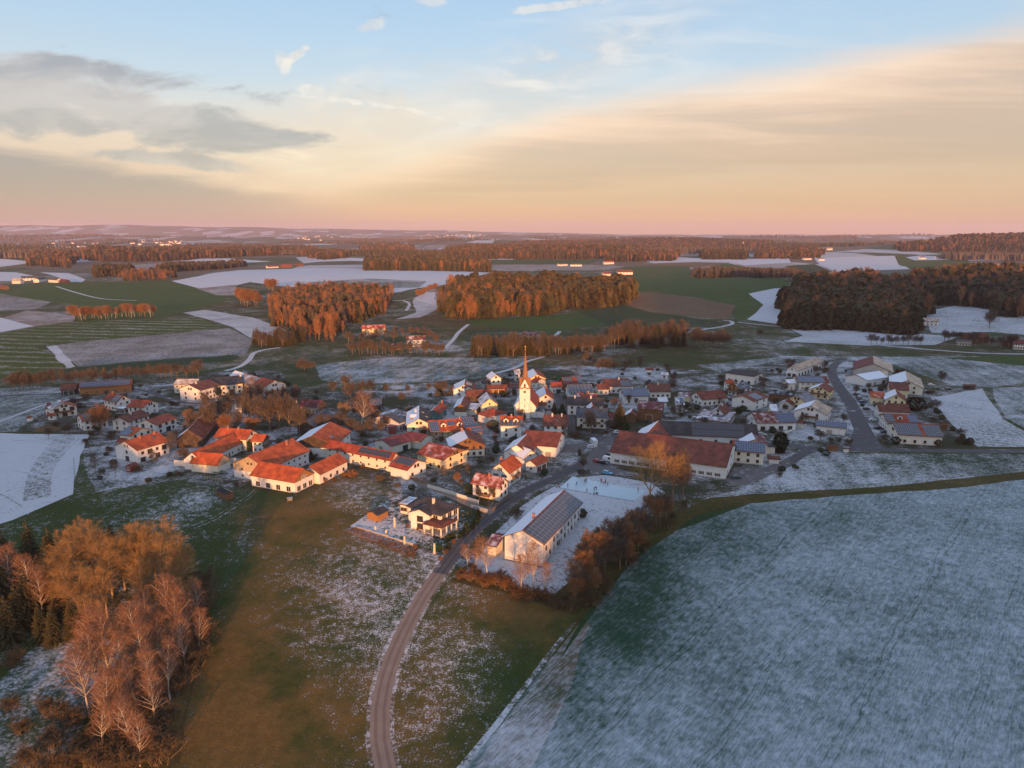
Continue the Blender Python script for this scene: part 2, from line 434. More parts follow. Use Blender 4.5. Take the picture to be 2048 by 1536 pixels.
wd = bpy.data.worlds.new('World'); S.world = wd; wd.use_nodes = True
def build_sky():
    t = NT.__new__(NT); t.t = wd.node_tree; t.n = t.t.nodes; t.l = t.t.links; t._tc = None
    for n in list(t.n): t.n.remove(n)
    out = t.n.new('ShaderNodeOutputWorld')
    tc = t.n.new('ShaderNodeTexCoord')
    d = t.sep(tc.outputs['Generated'])
    X, Y, Z = d[0], d[1], d[2]
    hyp = t.math('SQRT', t.math('ADD', t.math('MULTIPLY', X, X), t.math('MULTIPLY', Y, Y)))
    el = t.math('DIVIDE', Z, t.math('MAXIMUM', hyp, .02))            # tangent of the elevation
    ay = t.math('MAXIMUM', t.math('ABSOLUTE', Y), .05)
    u = t.math('DIVIDE', X, ay); v = t.math('DIVIDE', Z, ay)
    front = t.step(Y, .1, .35)
    comb = t.n.new('ShaderNodeCombineXYZ'); t.put(comb.inputs[0], u); t.put(comb.inputs[1], v); uv = comb.outputs[0]
    rp = t.n.new('ShaderNodeValToRGB'); cr = rp.color_ramp
    stops = [(0, (.48, .30, .28)), (.02, (.60, .34, .25)), (.05, (.63, .385, .275)), (.11, (.69, .50, .37)), (.15, (.62, .57, .53)), (.19, (.47, .56, .65)), (.25, (.38, .53, .70)), (.34, (.31, .48, .70)), (.45, (.36, .48, .70)), (1, (.46, .56, .80))]
    cr.elements[0].position = 0; cr.elements[0].color = stops[0][1] + (1,)
    cr.elements[1].position = 1; cr.elements[1].color = stops[-1][1] + (1,)
    for p, c in stops[1:-1]:
        e = cr.elements.new(p); e.color = c + (1,)
    t.put(rp.inputs[0], el); sky = rp.outputs[0]
    # the left of the horizon is duller and more violet
    lf = t.math('MULTIPLY', t.step(u, -.15, -.75), t.step(el, .12, .02))
    sky = t.mix(t.math('MULTIPLY', lf, t.math('MULTIPLY', front, .75)), sky, (.40, .29, .31))
    def streak(sx, sy, rot, scale, detail=5, off=0.0, dist=.3):
        return t.noise(scale, detail, t.mapping(uv, scale=(sx, sy, 1), rot=(0, 0, rot), loc=(off, off * .7, off)), .6, dist)
    def blob(cu, cv, ru, rv, rot=0.0):
        q = t.sep(t.mapping(t.mapping(uv, loc=(-cu, -cv, 0)), rot=(0, 0, -rot), scale=(1 / ru, 1 / rv, 1))) if not rot else None
        if rot:
            du = t.math('SUBTRACT', u, cu); dv = t.math('SUBTRACT', v, cv)
            c_, s_ = math.cos(rot), math.sin(rot)
            a = t.math('DIVIDE', t.math('ADD', t.math('MULTIPLY', du, c_), t.math('MULTIPLY', dv, s_)), ru)
            b = t.math('DIVIDE', t.math('SUBTRACT', t.math('MULTIPLY', dv, c_), t.math('MULTIPLY', du, s_)), rv)
        else: a, b = q[0], q[1]
        r = t.math('ADD', t.math('MULTIPLY', a, a), t.math('MULTIPLY', b, b))
        return t.math('EXPONENT', t.math('MULTIPLY', r, -1.0))
    def lay(base, m, col): return t.mix(t.math('MULTIPLY', m, front), base, col)
    # thin peach veil low in the middle
    n = streak(2.2, 9, .25, 1.6, 5, 3.1)
    m = t.math('MULTIPLY', blob(-.22, .115, .22, .055, .22), t.step(n, .32, .62))
    sky = lay(sky, t.math('MULTIPLY', m, .85), t.mix(n, (.66, .50, .38), (.88, .68, .48)))
    # grey-violet wisps high in the middle
    n = streak(5.0, 19, .32, 1.5, 7, 7.7, .8)
    m = t.math('MULTIPLY', t.math('MAXIMUM', blob(.075, .215, .17, .040, .34), t.math('MULTIPLY', blob(.02, .165, .13, .02, .3), .8)), t.step(n, .28, .56))
    sky = lay(sky, t.math('MULTIPLY', m, .95), t.mix(t.step(n, .35, .65), (.47, .47, .50), (.78, .71, .66)))
    n = streak(3.2, 17, .2, 1.1, 7, 1.7, .8)
    m = t.math('MULTIPLY', t.step(n, .50, .74), t.math('MULTIPLY', t.step(v, .10, .2), t.step(u, -.45, -.1)))
    sky = lay(sky, t.math('MULTIPLY', m, .38), (.76, .72, .70))
    n = streak(3.0, 8, .12, 2.2, 7, 5.2, .9)
    m = t.math('MULTIPLY', blob(-.24, .13, .20, .045, .2), t.step(n, .44, .64))
    sky = lay(sky, t.math('MULTIPLY', m, .8), t.mix(t.step(n, .45, .75), (.62, .48, .40), (.90, .70, .50)))
    # the long smooth cloud bank rising to the right
    fc = t.n.new('ShaderNodeFloatCurve')
    cv = fc.mapping.curves[0]
    pts = [(-.8, .0), (-.45, .02), (-.30, .055), (-.2, .09), (-.083, .128), (.116, .180), (.377, .224), (.663, .281), (1.2, .37)]
    f_ = lambda p: ((p[0] + .8) / 2.0, p[1])
    cv.points[0].location = f_(pts[0]); cv.points[1].location = f_(pts[-1])
    for p in pts[1:-1]: cv.points.new(*f_(p))
    fc.mapping.update()
    t.put(fc.inputs['Value'], t.math('DIVIDE', t.math('ADD', u, .8), 2.0, clamp=True))
    n = streak(1.6, 10, .30, 2.2, 8, 11.3, .5); n2 = streak(1.3, 22, .24, 1.6, 7, 5.5, .5)
    edge = t.math('ADD', fc.outputs[0], t.math('MULTIPLY', t.math('SUBTRACT', n, .5), .05))
    below = t.math('SUBTRACT', edge, v)                            # depth below the upper edge
    m = t.math('MULTIPLY', t.step(below, -.008, .045), t.step(u, -.36, -.02))
    rb = t.n.new('ShaderNodeValToRGB'); b = rb.color_ramp
    bs = [(0, (.84, .60, .46)), (.10, (.92, .63, .43)), (.26, (.78, .49, .32)), (.42, (.55, .325, .215)), (.58, (.46, .265, .185)), (.72, (.55, .32, .215)), (.86, (.50, .28, .19)), (1, (.58, .29, .20))]
    b.elements[0].color = bs[0][1] + (1,); b.elements[1].color = bs[-1][1] + (1,)
    for p, c in bs[1:-1]:
        e = b.elements.new(p); e.color = c + (1,)
    dep = t.math('DIVIDE', below, t.math('MAXIMUM', edge, .02))
    t.put(rb.inputs[0], t.math('ADD', dep, t.math('MULTIPLY', t.math('SUBTRACT', n2, .5), .55), clamp=True))
    bank = t.mix(t.math('MULTIPLY', t.step(n2, .45, .75), .30), rb.outputs[0], (.48, .37, .30))
    low = t.step(el, .05, .0)
    bank = t.mix(low, bank, (.62, .345, .245))
    bank = t.mix(t.math('MULTIPLY', t.step(u, .35, .8), .35), bank, (.50, .38, .29))
    sky = lay(sky, m, bank)
    # ragged grey clouds on the left
    n = streak(2.6, 7.5, -.12, 2.6, 11, 2.2, .35)
    env = t.math('MAXIMUM', blob(-.72, .190, .31, .062, -.12), t.math('MULTIPLY', blob(-.52, .160, .22, .038, -.22), .96))
    env = t.math('MAXIMUM', env, t.math('MULTIPLY', blob(-.44, .092, .15, .012, -.1), .8))
    env = t.math('MAXIMUM', env, t.math('MULTIPLY', blob(-.36, .128, .14, .016, -.15), .72))
    m = t.step(t.math('ADD', t.math('MULTIPLY', env, .55), n), .66, .84)
    sky = lay(sky, t.math('MULTIPLY', m, .88), t.mix(t.step(n, .36, .66), (.48, .40, .39), (.25, .22, .25)))
    n = streak(2.0, 12, -.16, 2.0, 8, 9.2, .9)
    ed = t.math('MULTIPLY_ADD', t.math('ADD', u, .74), -.16, .122)
    m = t.step(t.math('ADD', t.math('SUBTRACT', ed, v), t.math('MULTIPLY', t.math('SUBTRACT', n, .5), .045)), -.004, .02)
    m = t.math('MULTIPLY', m, t.step(u, -.12, -.45))
    sky = lay(sky, t.math('MULTIPLY', m, .95), t.mix(t.step(v, .0, .08), (.36, .235, .255), (.21, .165, .205)))
    # little puffs and a vapour trail
    n = streak(10, 16, .3, 3.0, 9, 4.4, .4)
    for cu, cw, ru, rv, ro, k in ((-.283, .226, .024, .008, .5, .8), (-.182, .262, .026, .010, .25, .6), (-.262, .182, .025, .008, -.2, .6), (.06, .285, .075, .006, .12, .6),
                                  (-.21, .168, .085, .0045, -.12, .9), (-.10, .150, .06, .004, -.22, .6), (-.30, .218, .012, .018, .2, .7), (-.225, .196, .012, .006, 0, .5), (-.11, .293, .03, .01, -.2, .5)):
        m = t.step(t.math('ADD', t.math('MULTIPLY', blob(cu, cw, ru, rv, ro), .8), n), .80, 1.12)
        sky = lay(sky, t.math('MULTIPLY', m, k), t.mix(t.step(n, .35, .65), (.60, .56, .55), (.86, .74, .62)))
    back = t.math('MULTIPLY', t.step(Y, -.1, -.5), t.step(el, .7, .05))
    sky = t.mix(back, sky, t.mix(t.step(el, .0, .35), (1.5, .95, .6), (.75, .80, .92)))
    bg = t.n.new('ShaderNodeBackground'); t.put(bg.inputs[0], sky); bg.inputs[1].default_value = .61
    ns = t.n.new('ShaderNodeTexSky'); ns.sky_type = 'NISHITA'; ns.sun_disc = False
    ns.sun_elevation = SUN_EL; ns.sun_rotation = SUN_AZ; ns.altitude = 500
    b2 = t.n.new('ShaderNodeBackground'); t.l.new(ns.outputs[0], b2.inputs[0]); b2.inputs[1].default_value = .04
    ad = t.n.new('ShaderNodeAddShader'); t.l.new(bg.outputs[0], ad.inputs[0]); t.l.new(b2.outputs[0], ad.inputs[1])
    t.l.new(ad.outputs[0], out.inputs[0])
build_sky(); wd.cycles.sampling_method = "MANUAL"; wd.cycles.sample_map_resolution = 256

# ------------------------------------------------------------------ the ground, cut into fields, roads and paths that share their edges
AREAS = []                                   # (name, material, world polygon); later ones lie over earlier ones
def area(name, mat, key, pts, jit=.6):
    w = [at(*px(key, *p)) for p in pts]
    out = []
    for a, b in zip(w, w[1:] + w[:1]):
        d = max(8.0, .03 * min(a.length, b.length))
        n = max(1, int((b - a).length / d))
        for i in range(n):
            p = a.lerp(b, i / n)
            if i: p = p + Vector((rnd.uniform(-1, 1), rnd.uniform(-1, 1), 0)) * jit * min(1.5, p.length / 300)
            out.append((p.x, p.y))
    AREAS.append((name, mat, out))
def spline(w, step=6.0):
    out = []
    n = len(w)
    for i in range(n - 1):
        p0, p1, p2, p3 = w[max(i - 1, 0)], w[i], w[i + 1], w[min(i + 2, n - 1)]
        k = max(1, int((p2 - p1).length / max(step, .012 * p1.length)))
        for j in range(k):
            t = j / k
            out.append(.5 * ((2 * p1) + (p2 - p0) * t + (2 * p0 - 5 * p1 + 4 * p2 - p3) * t * t + (3 * p1 - p0 - 3 * p2 + p3) * t ** 3))
    out.append(w[-1]); return out
def ribbon(name, mat, key, pts, width, off=0.0):
    w = [at(*px(key, *p)) for p in pts]
    for q in w: q.z = 0
    c = spline(w)
    L, Rr = [], []
    for i, p in enumerate(c):
        d = (c[min(i + 1, len(c) - 1)] - c[max(i - 1, 0)]).normalized()
        nn = Vector((-d.y, d.x, 0)); ww = (width[0] + (width[1] - width[0]) * i / (len(c) - 1)) / 2 if isinstance(width, tuple) else width / 2
        L.append(p + nn * (off + ww)); Rr.append(p + nn * (off - ww))
    AREAS.append((name, mat, [(p.x, p.y) for p in Rr + L[::-1]]))
    return c

# near and middle fields
area('meadow', 'near', 'W', [(330, 1700), (380, 1400), (450, 1180), (560, 1010), (620, 985), (700, 940), (800, 985), (690, 1060), (860, 1125), (920, 1150), (1130, 1215), (1170, 1235), (1100, 1320), (1000, 1450), (840, 1700)])
area('meadow', 'near', 'W', [(-300, 1500), (-200, 1100), (25, 1040), (146, 990), (330, 955), (470, 985), (500, 1010), (440, 1180), (370, 1420), (320, 1600)])
area('meadow', 'frost', 'W', [(-60, 1480), (-40, 1400), (60, 1300), (140, 1255), (250, 1290), (180, 1420), (90, 1600), (-150, 1650)])
area('meadow', 'frost', 'W', [(-200, 790), (80, 772), (300, 775), (380, 830), (340, 850), (190, 862), (-200, 866)])
area('meadow', 'village', 'W', [(30, 864), (120, 805), (240, 775), (330, 770), (420, 745), (560, 742), (600, 790), (830, 768), (1000, 730), (1110, 732), (1330, 735), (1440, 745), (1560, 712), (1660, 712), (1720, 716), (1800, 740), (1870, 790), (1960, 892), (1700, 905), (1500, 975), (1330, 1010), (1200, 1140), (1100, 1170), (930, 1140), (690, 1062), (800, 985), (700, 935), (560, 985), (350, 960), (190, 985), (160, 900)])
area('field', 'snow', 'W', [(-250, 868), (0, 866), (100, 868), (180, 869), (160, 912), (148, 960), (146, 988), (60, 1025), (25, 1040), (-250, 1120)])
ribbon('field', 'snow2', 'A', [(300, 1112), (305, 980), (345, 860), (410, 750), (480, 670), (520, 622)], 9)
for q in ([(395, 1090), (400, 960), (450, 830), (560, 690), (640, 625)], [(370, 1095), (376, 960), (425, 830), (530, 690), (605, 622)], [(-60, 635), (250, 650), (480, 690)], [(-60, 735), (180, 752), (330, 790)], [(-60, 872), (150, 890), (290, 920)], [(-60, 1050), (80, 1110), (200, 1190)]): ribbon('path', 'tram', 'A', q, .8)
area('field', 'lot', 'W', [(995, 1060), (1040, 1015), (1105, 975), (1160, 955), (1210, 950), (1300, 965), (1330, 985), (1270, 1060), (1170, 1100), (1155, 1160), (1110, 1195), (1060, 1180), (960, 1160), (925, 1150), (960, 1110)])
area('garden', 'garden', 'W', [(700, 1052), (760, 1010), (900, 1000), (965, 1040), (955, 1060), (870, 1100)])
area('meadow', 'frost', 'W', [(1400, 1000), (1500, 975), (1570, 930), (1640, 905), (1760, 907), (2300, 908), (2300, 930), (2048, 945), (1800, 972), (1600, 985)])
area('meadow', 'strip', 'W', [(1260, 1090), (1330, 1040), (1420, 995), (1600, 983), (1800, 970), (2048, 943), (2300, 915), (2300, 932), (2048, 960), (1900, 978), (1700, 991), (1500, 1008), (1370, 1047), (1280, 1110)])
area('field', 'wheat', 'W', [(926, 1536), (1003, 1450), (1104, 1312), (1165, 1237), (1262, 1122), (1372, 1047), (1500, 1007), (1700, 990), (1900, 977), (2048, 959), (2500, 915), (2900, 1700), (700, 1800)])
area('field', 'edge', 'W', [(945, 1545), (1062, 1545), (1112, 1440), (1150, 1345), (1180, 1250), (1165, 1237), (1104, 1312), (1003, 1450)], 1.5)
area('verge', 'strip', 'W', [(1085, 1312), (1150, 1236), (1250, 1118), (1320, 1060), (1372, 1047), (1262, 1122), (1168, 1237), (1106, 1313)])
area('path', 'snow2', 'W', [(905, 1545), (985, 1450), (1085, 1318), (1145, 1245), (1153, 1245), (1098, 1318), (1000, 1450), (922, 1545)], .2)
area('meadow', 'dark', 'W', [(1395, 1030), (1500, 1008), (1350, 1062), (1262, 1125), (1180, 1235), (1120, 1320), (1165, 1237), (1262, 1122), (1320, 1075)])
area('pond_bank', 'strip', 'W', [(905, 1155), (1000, 1165), (1100, 1195), (1180, 1130), (1270, 1070), (1330, 1030), (1370, 1047), (1262, 1122), (1160, 1235), (1050, 1195), (900, 1162)])
# left of the valley
area('field', 'green', 'R', [(-300, 430), (330, 395), (1000, 388), (1160, 425), (1300, 470), (1340, 500), (1000, 580), (930, 605), (430, 625), (420, 520), (300, 510), (0, 460), (-300, 440)])
area('field', 'grey', 'R', [(-300, 460), (0, 460), (300, 510), (210, 550), (0, 560), (-300, 570)])
area('field', 'pink', 'R', [(-300, 620), (20, 600), (160, 555), (440, 590), (430, 622), (210, 652), (0, 690)])
area('field', 'snow', 'R', [(-300, 600), (0, 600), (200, 650), (0, 685), (-300, 700)])
area('field', 'gstripe', 'R', [(-500, 760), (0, 690), (210, 652), (430, 622), (1170, 607), (1330, 655), (440, 748), (200, 768), (440, 890), (0, 955), (-500, 1000)])
area('field', 'grey', 'R', [(310, 765), (440, 745), (1340, 662), (1475, 730), (1440, 812), (900, 845), (460, 888)])
area('field', 'tram', 'R', [(270, 768), (330, 762), (440, 888), (390, 898)])
area('field', 'dark', 'R', [(430, 900), (900, 850), (1400, 822), (1380, 850), (900, 890), (440, 930), (0, 965)])
area('field', 'snow2', 'R', [(1070, 572), (1200, 555), (1480, 600), (1650, 660), (1720, 715), (1490, 735), (1360, 655), (1200, 605)])
area('field', 'snow', 'W', [(343, 562), (395, 553), (480, 540), (630, 536), (850, 540), (985, 545), (930, 562), (800, 584), (720, 592), (640, 578), (560, 572), (500, 564), (455, 575), (395, 576)])
area('field', 'frost', 'S', [(30, 395), (400, 372), (740, 385), (690, 425), (360, 425)])
area('field', 'pink', 'R', [(1150, 430), (1380, 408), (1375, 470), (1270, 470)])
area('field', 'snow', 'R', [(1040, 262), (1280, 250), (1590, 272), (1420, 280), (1150, 278)])
area('field', 'pink', 'R', [(530, 330), (700, 300), (1040, 262), (1150, 278), (1420, 282), (1100, 300), (900, 330), (700, 345)])
area('field', 'brown', 'R', [(1000, 345), (1050, 325), (1400, 315), (1440, 315), (1000, 384)])
area('field', 'snow', 'R', [(1760, 277), (2048, 250), (2300, 262), (2300, 275), (2048, 268)])
area('field', 'snow', 'R', [(-200, 255), (0, 255), (160, 270), (180, 280), (0, 303), (-200, 310)])
area('field', 'snow', 'R', [(-200, 330), (90, 335), (220, 360), (100, 385), (-200, 390)])
area('field', 'snow', 'R', [(235, 335), (400, 340), (500, 378), (480, 392), (400, 392), (330, 360)])
# middle of the valley
area('field', 'frost', 'W', [(630, 730), (700, 722), (790, 714), (1055, 717), (1010, 745), (960, 757), (840, 764), (700, 768), (640, 760)])
area('field', 'green', 'W', [(940, 640), (1000, 636), (1130, 628), (1160, 625), (1230, 645), (1110, 665), (940, 650)])
area('field', 'dark', 'W', [(1155, 624), (1255, 608), (1310, 625), (1450, 645), (1440, 655), (1230, 655)])
area('field', 'green', 'T', [(-150, 285), (0, 280), (420, 262), (560, 290), (760, 370), (780, 382), (680, 402), (540, 430), (620, 490), (540, 580), (460, 572), (470, 495), (230, 447), (-150, 418)])
area('field', 'brown', 'W', [(1256, 585), (1300, 583), (1384, 594), (1471, 611), (1455, 640), (1300, 624), (1240, 607)])
area('field', 'brown', 'T', [(0, 265), (250, 258), (440, 262), (330, 280), (0, 278)])
area('field', 'pink', 'T', [(215, 285), (330, 280), (330, 330), (250, 335)])
area('field', 'snow', 'T', [(540, 430), (680, 402), (775, 400), (812, 470), (740, 602), (530, 572), (622, 492)])
area('field', 'snow', 'T', [(-40, 265), (250, 236), (430, 242), (760, 235), (772, 262), (520, 276), (430, 255), (250, 250)])
area('field', 'snow', 'T', [(900, 235), (1340, 223), (1420, 296), (1020, 309), (930, 270)])
area('field', 'green', 'T', [(1340, 222), (1700, 204), (1760, 262), (1640, 292), (1425, 296)])
area('field', 'dark', 'T', [(740, 280), (900, 268), (1000, 310), (820, 320)])
area('field', 'snow2', 'T', [(1480, 530), (1700, 490), (1850, 520), (2300, 540), (2300, 680), (1870, 640), (1545, 645)])
area('field', 'snow2', 'T', [(740, 612), (1000, 628), (1330, 642), (1700, 665), (1560, 712), (1190, 715), (740, 692), (840, 660)])
area('field', 'frost', 'W', [(1395, 730), (1560, 714), (1600, 712), (1440, 745)])
area('field', 'frost', 'W', [(1700, 714), (2048, 712), (2400, 712), (2400, 770), (2048, 766), (1985, 775), (1905, 770), (1800, 735)])
area('field', 'green', 'W', [(1880, 715), (2048, 711), (2300, 712), (2300, 735), (2048, 732)])
area('field', 'snow2', 'W', [(1862, 795), (1965, 777), (1985, 808), (2005, 838), (2048, 862), (2300, 880), (2300, 893), (1955, 893), (1905, 850)])
area('field', 'frost', 'W', [(1985, 775), (2300, 768), (2300, 876), (2048, 856), (2012, 835), (1995, 808)])
area('field', 'snow2', 'S', [(780, 450), (850, 445), (850, 530), (700, 600), (560, 610), (680, 570), (660, 500)])
area('field', 'snow', 'S', [(660, 492), (740, 450), (830, 452), (840, 525), (760, 520)])
# farther light strips
for k in [[(330, 268), (520, 262), (500, 270), (360, 275)]]: pass
area('field', 'snow', 'S', [(510, 218), (700, 226), (690, 238), (560, 232)]); area('field', 'pink', 'S', [(640, 195), (740, 178), (860, 172), (800, 200), (690, 215)])
area('field', 'snow', 'S', [(1775, 218), (1920, 210), (1900, 225), (1775, 245)]); area('field', 'pink', 'S', [(1095, 290), (1600, 288), (1900, 300), (1800, 320), (1100, 330)])
area('field', 'snow', 'T', [(640, 188), (900, 183), (900, 193), (660, 198)]); area('field', 'pink', 'T', [(160, 205), (500, 200), (640, 205), (620, 215), (160, 225)])
area('field', 'snow2', 'T', [(1130, 195), (1290, 198), (1280, 205), (1110, 205)]); area('field', 'snow', 'T', [(1400, 232), (1480, 222), (1640, 228), (1640, 245), (1450, 248)])
area('field', 'green', 'S', [(1070, 262), (1300, 262), (1750, 262), (1700, 285), (1100, 288)])
# roads
LANE = [(800, 1640), (771, 1536), (760, 1480), (760, 1420), (775, 1345), (805, 1270), (845, 1195), (880, 1145)]
MAIN = [(879, 1147), (925, 1085), (975, 1035), (1060, 978), (1130, 945), (1185, 918), (1215, 893), (1238, 868)]
ribbon('verge', 'verge', 'W', LANE, 6.4); ribbon('verge', 'verge', 'W', MAIN[:5], 6.6)
ribbon('road', 'gravel', 'W', LANE, (4.3, 4.8)); ribbon('road', 'asphalt', 'W', MAIN, (5.0, 7.0))
for o_ in (-.95, .95): ribbon('road', 'gravel2', 'W', LANE, .75, o_); ribbon('road', 'asphalt2', 'W', MAIN[:6], .8, o_)
ribbon('road', 'asphalt', 'W', [(1216, 893), (1190, 869), (1130, 862), (1080, 862), (1060, 866)], 5)
ribbon('road', 'asphalt', 'E', [(560, 1110), (560, 980), (520, 880), (430, 780), (400, 690), (370, 620), (300, 560), (200, 540)], 4.6)
ribbon('road', 'gravel', 'W', [(985, 1026), (950, 1012), (900, 990), (850, 968), (825, 955)], 3.6)
ribbon('road', 'asphalt', 'W', [(690, 890), (760, 882), (800, 880)], 4.5)
ribbon('road', 'asphalt', 'W', [(330, 890), (420, 868), (520, 880), (580, 884), (690, 890)], 4)
ribbon('road', 'asphalt', 'W', [(1490, 958), (1560, 935), (1610, 905), (1650, 896), (1740, 899), (1850, 901), (2048, 902), (2400, 904)], (5, 6.5))
ribbon('road', 'asphalt', 'G', [(760, 1060), (690, 960), (610, 800), (540, 640), (470, 530), (400, 430), (340, 330), (325, 250), (370, 190), (450, 150)], (9, 6.0))
ribbon('road', 'asphalt', 'W', [(1640, 896), (1580, 890), (1545, 880)], 7)
area('road', 'asphalt', 'G', [(500, 1000), (560, 840), (640, 840), (720, 950), (860, 1030), (840, 1062), (520, 1062)], .1)
area('yard', 'yard', 'J', [(1405, 730), (1480, 580), (1790, 590), (1960, 520), (2048, 470), (2048, 560), (1800, 690), (1600, 775), (1450, 765)], .2)
area('yard', 'yard', 'J', [(-40, 500), (60, 330), (240, 260), (230, 420), (180, 470), (270, 600), (560, 660), (560, 690), (240, 660), (80, 640), (-60, 590)], .2)
area('yard', 'yard', 'I', [(880, 245), (1120, 245), (1160, 150), (1400, 120), (1410, 170), (1360, 235), (1000, 230)], .2)
ribbon('road', 'asphalt', 'A', [(-200, 290), (80, 284), (600, 262), (1060, 232), (1290, 290), (1480, 342), (1640, 352), (1800, 400)], 3.6)
ribbon('path', 'track', 'A', [(-60, 510), (160, 430), (340, 362), (520, 322), (700, 290)], 2.4)
ribbon('path', 'track', 'R', [(1320, 912), (1400, 888), (1455, 850), (1490, 805), (1570, 785), (1640, 775)], 4.2)
ribbon('path', 'verge', 'W', [(385, 1058), (430, 1040), (470, 1015), (500, 995), (520, 975)], .55)
ribbon('path', 'verge', 'W', [(372, 1056), (425, 1036), (466, 1011), (496, 992), (515, 973)], .55)
ribbon('path', 'track', 'T', [(185, 645), (300, 625), (400, 610), (452, 595), (440, 580), (400, 576)], 4.5)
ribbon('path', 'track', 'T', [(480, 586), (600, 600), (730, 612), (1000, 628), (1330, 642), (1500, 662)], 4)
ribbon('path', 'snow2', 'T', [(740, 690), (850, 688), (1100, 700), (1300, 717), (1600, 742), (1840, 757), (2300, 765)], 5)
ribbon('path', 'track', 'S', [(850, 778), (900, 725), (930, 685), (985, 640)], 4)
ribbon('path', 'track', 'S', [(1150, 925), (1260, 893), (1330, 856), (1440, 820), (1450, 760), (1520, 680)], 4)
ribbon('path', 'track', 'S', [(620, 560), (640, 520), (600, 500), (540, 500)], 4)
ribbon('path', 'track', 'R', [(330, 418), (450, 455), (600, 490), (800, 500)], 4)
ribbon('path', 'track', 'W', [(1340, 1085), (1380, 1045), (1500, 1000)], 1.5) if False else None
area('ice_rink', 'ice', 'Q', [(195, 565), (455, 335), (700, 385), (1000, 445), (1300, 512), (1700, 585), (1960, 625), (1850, 740), (1700, 838), (1400, 790), (1100, 738), (700, 658), (400, 600)], 0)

SNOWBLOBS = [  # x, y, rx, ry in the photograph, amount of extra snow lying there
    (700, 1190, 140, 70, .30), (620, 1300, 120, 60, .22), (650, 1400, 80, 60, -.1), (480, 1380, 110, 160, -.45), (560, 1180, 90, 120, -.15), (600, 1040, 130, 50, -.3), (720, 985, 60, 40, .35), (790, 1230, 60, 120, .22),
    (560, 1480, 200, 60, -.1), (930, 1330, 70, 90, .25), (860, 1450, 60, 60, .12), (1000, 1230, 90, 40, -.25), (1080, 1250, 70, 60, -.3), (860, 1130, 40, 30, .4), (740, 1120, 120, 30, .2),
    (1700, 1500, 420, 200, .22), (2000, 1300, 200, 300, .10), (1235, 1245, 105, 105, -.75), (1130, 1390, 100, 110, -.62), (1400, 1085, 220, 60, -.34), (1310, 1160, 80, 70, -.4), (1600, 1040, 300, 40, -.16), (1330, 1330, 120, 80, -.2), (1900, 1060, 200, 60, .05), (1050, 1480, 90, 80, .15), (1150, 1480, 120, 100, .1),
    (100, 1000, 160, 60, -.1), (390, 1000, 40, 22, .55), (300, 940, 60, 14, .4), (220, 930, 40, 30, .3), (470, 990, 40, 14, .3), (240, 985, 40, 10, .2), (450, 1130, 70, 80, -.2), (150, 980, 120, 14, -.1),
    (280, 840, 60, 20, -.25), (90, 850, 50, 10, .3), (420, 780, 120, 20, .05), (560, 770, 30, 16, .2), (330, 800, 30, 10, -.5), (720, 745, 90, 14, -.1), (870, 810, 60, 22, .25), (800, 770, 70, 10, .2), (970, 850, 60, 30, .3), (700, 890, 90, 10, .4),
    (1010, 930, 50, 20, .2), (1120, 920, 40, 14, .35), (1600, 870, 60, 16, .5), (1690, 740, 40, 20, .5), (1720, 800, 40, 60, .4), (1900, 775, 60, 12, .3), (1540, 790, 100, 30, .2), (1250, 745, 90, 14, .15), (1290, 748, 50, 10, .3), (1180, 735, 60, 10, -.1),
    (1460, 960, 80, 22, .35), (1580, 960, 60, 22, .25), (1750, 940, 120, 20, -.12), (1250, 800, 160, 30, .05), (1380, 960, 40, 20, .3), (1060, 1120, 60, 20, -.05),
    (1240, 690, 60, 20, .2), (1180, 700, 40, 10, .3), (720, 640, 60, 20, .2), (560, 730, 80, 20, -.1), (850, 690, 60, 16, .3), (1100, 660, 140, 20, -.35), (900, 640, 100, 20, -.3), (1550, 690, 160, 14, .1), (1800, 665, 120, 8, .2), (560, 690, 60, 16, -.2), (1390, 700, 70, 24, -.25), (1250, 720, 100, 16, -.1)]
DRYBLOBS = [(200, 1050, 220, 70, -.8), (430, 1130, 60, 120, -.45), (100, 1350, 200, 160, -.5), (430, 1430, 150, 200, .55), (600, 1040, 150, 60, .45), (480, 1250, 50, 160, .15), (870, 1480, 90, 90, .1), (1060, 1210, 80, 40, .5), (690, 960, 70, 20, .5), (620, 1480, 300, 120, .12), (800, 1130, 100, 30, .2), (1180, 720, 80, 14, .5), (880, 640, 80, 14, .5), (1280, 1240, 100, 90, -.5)]

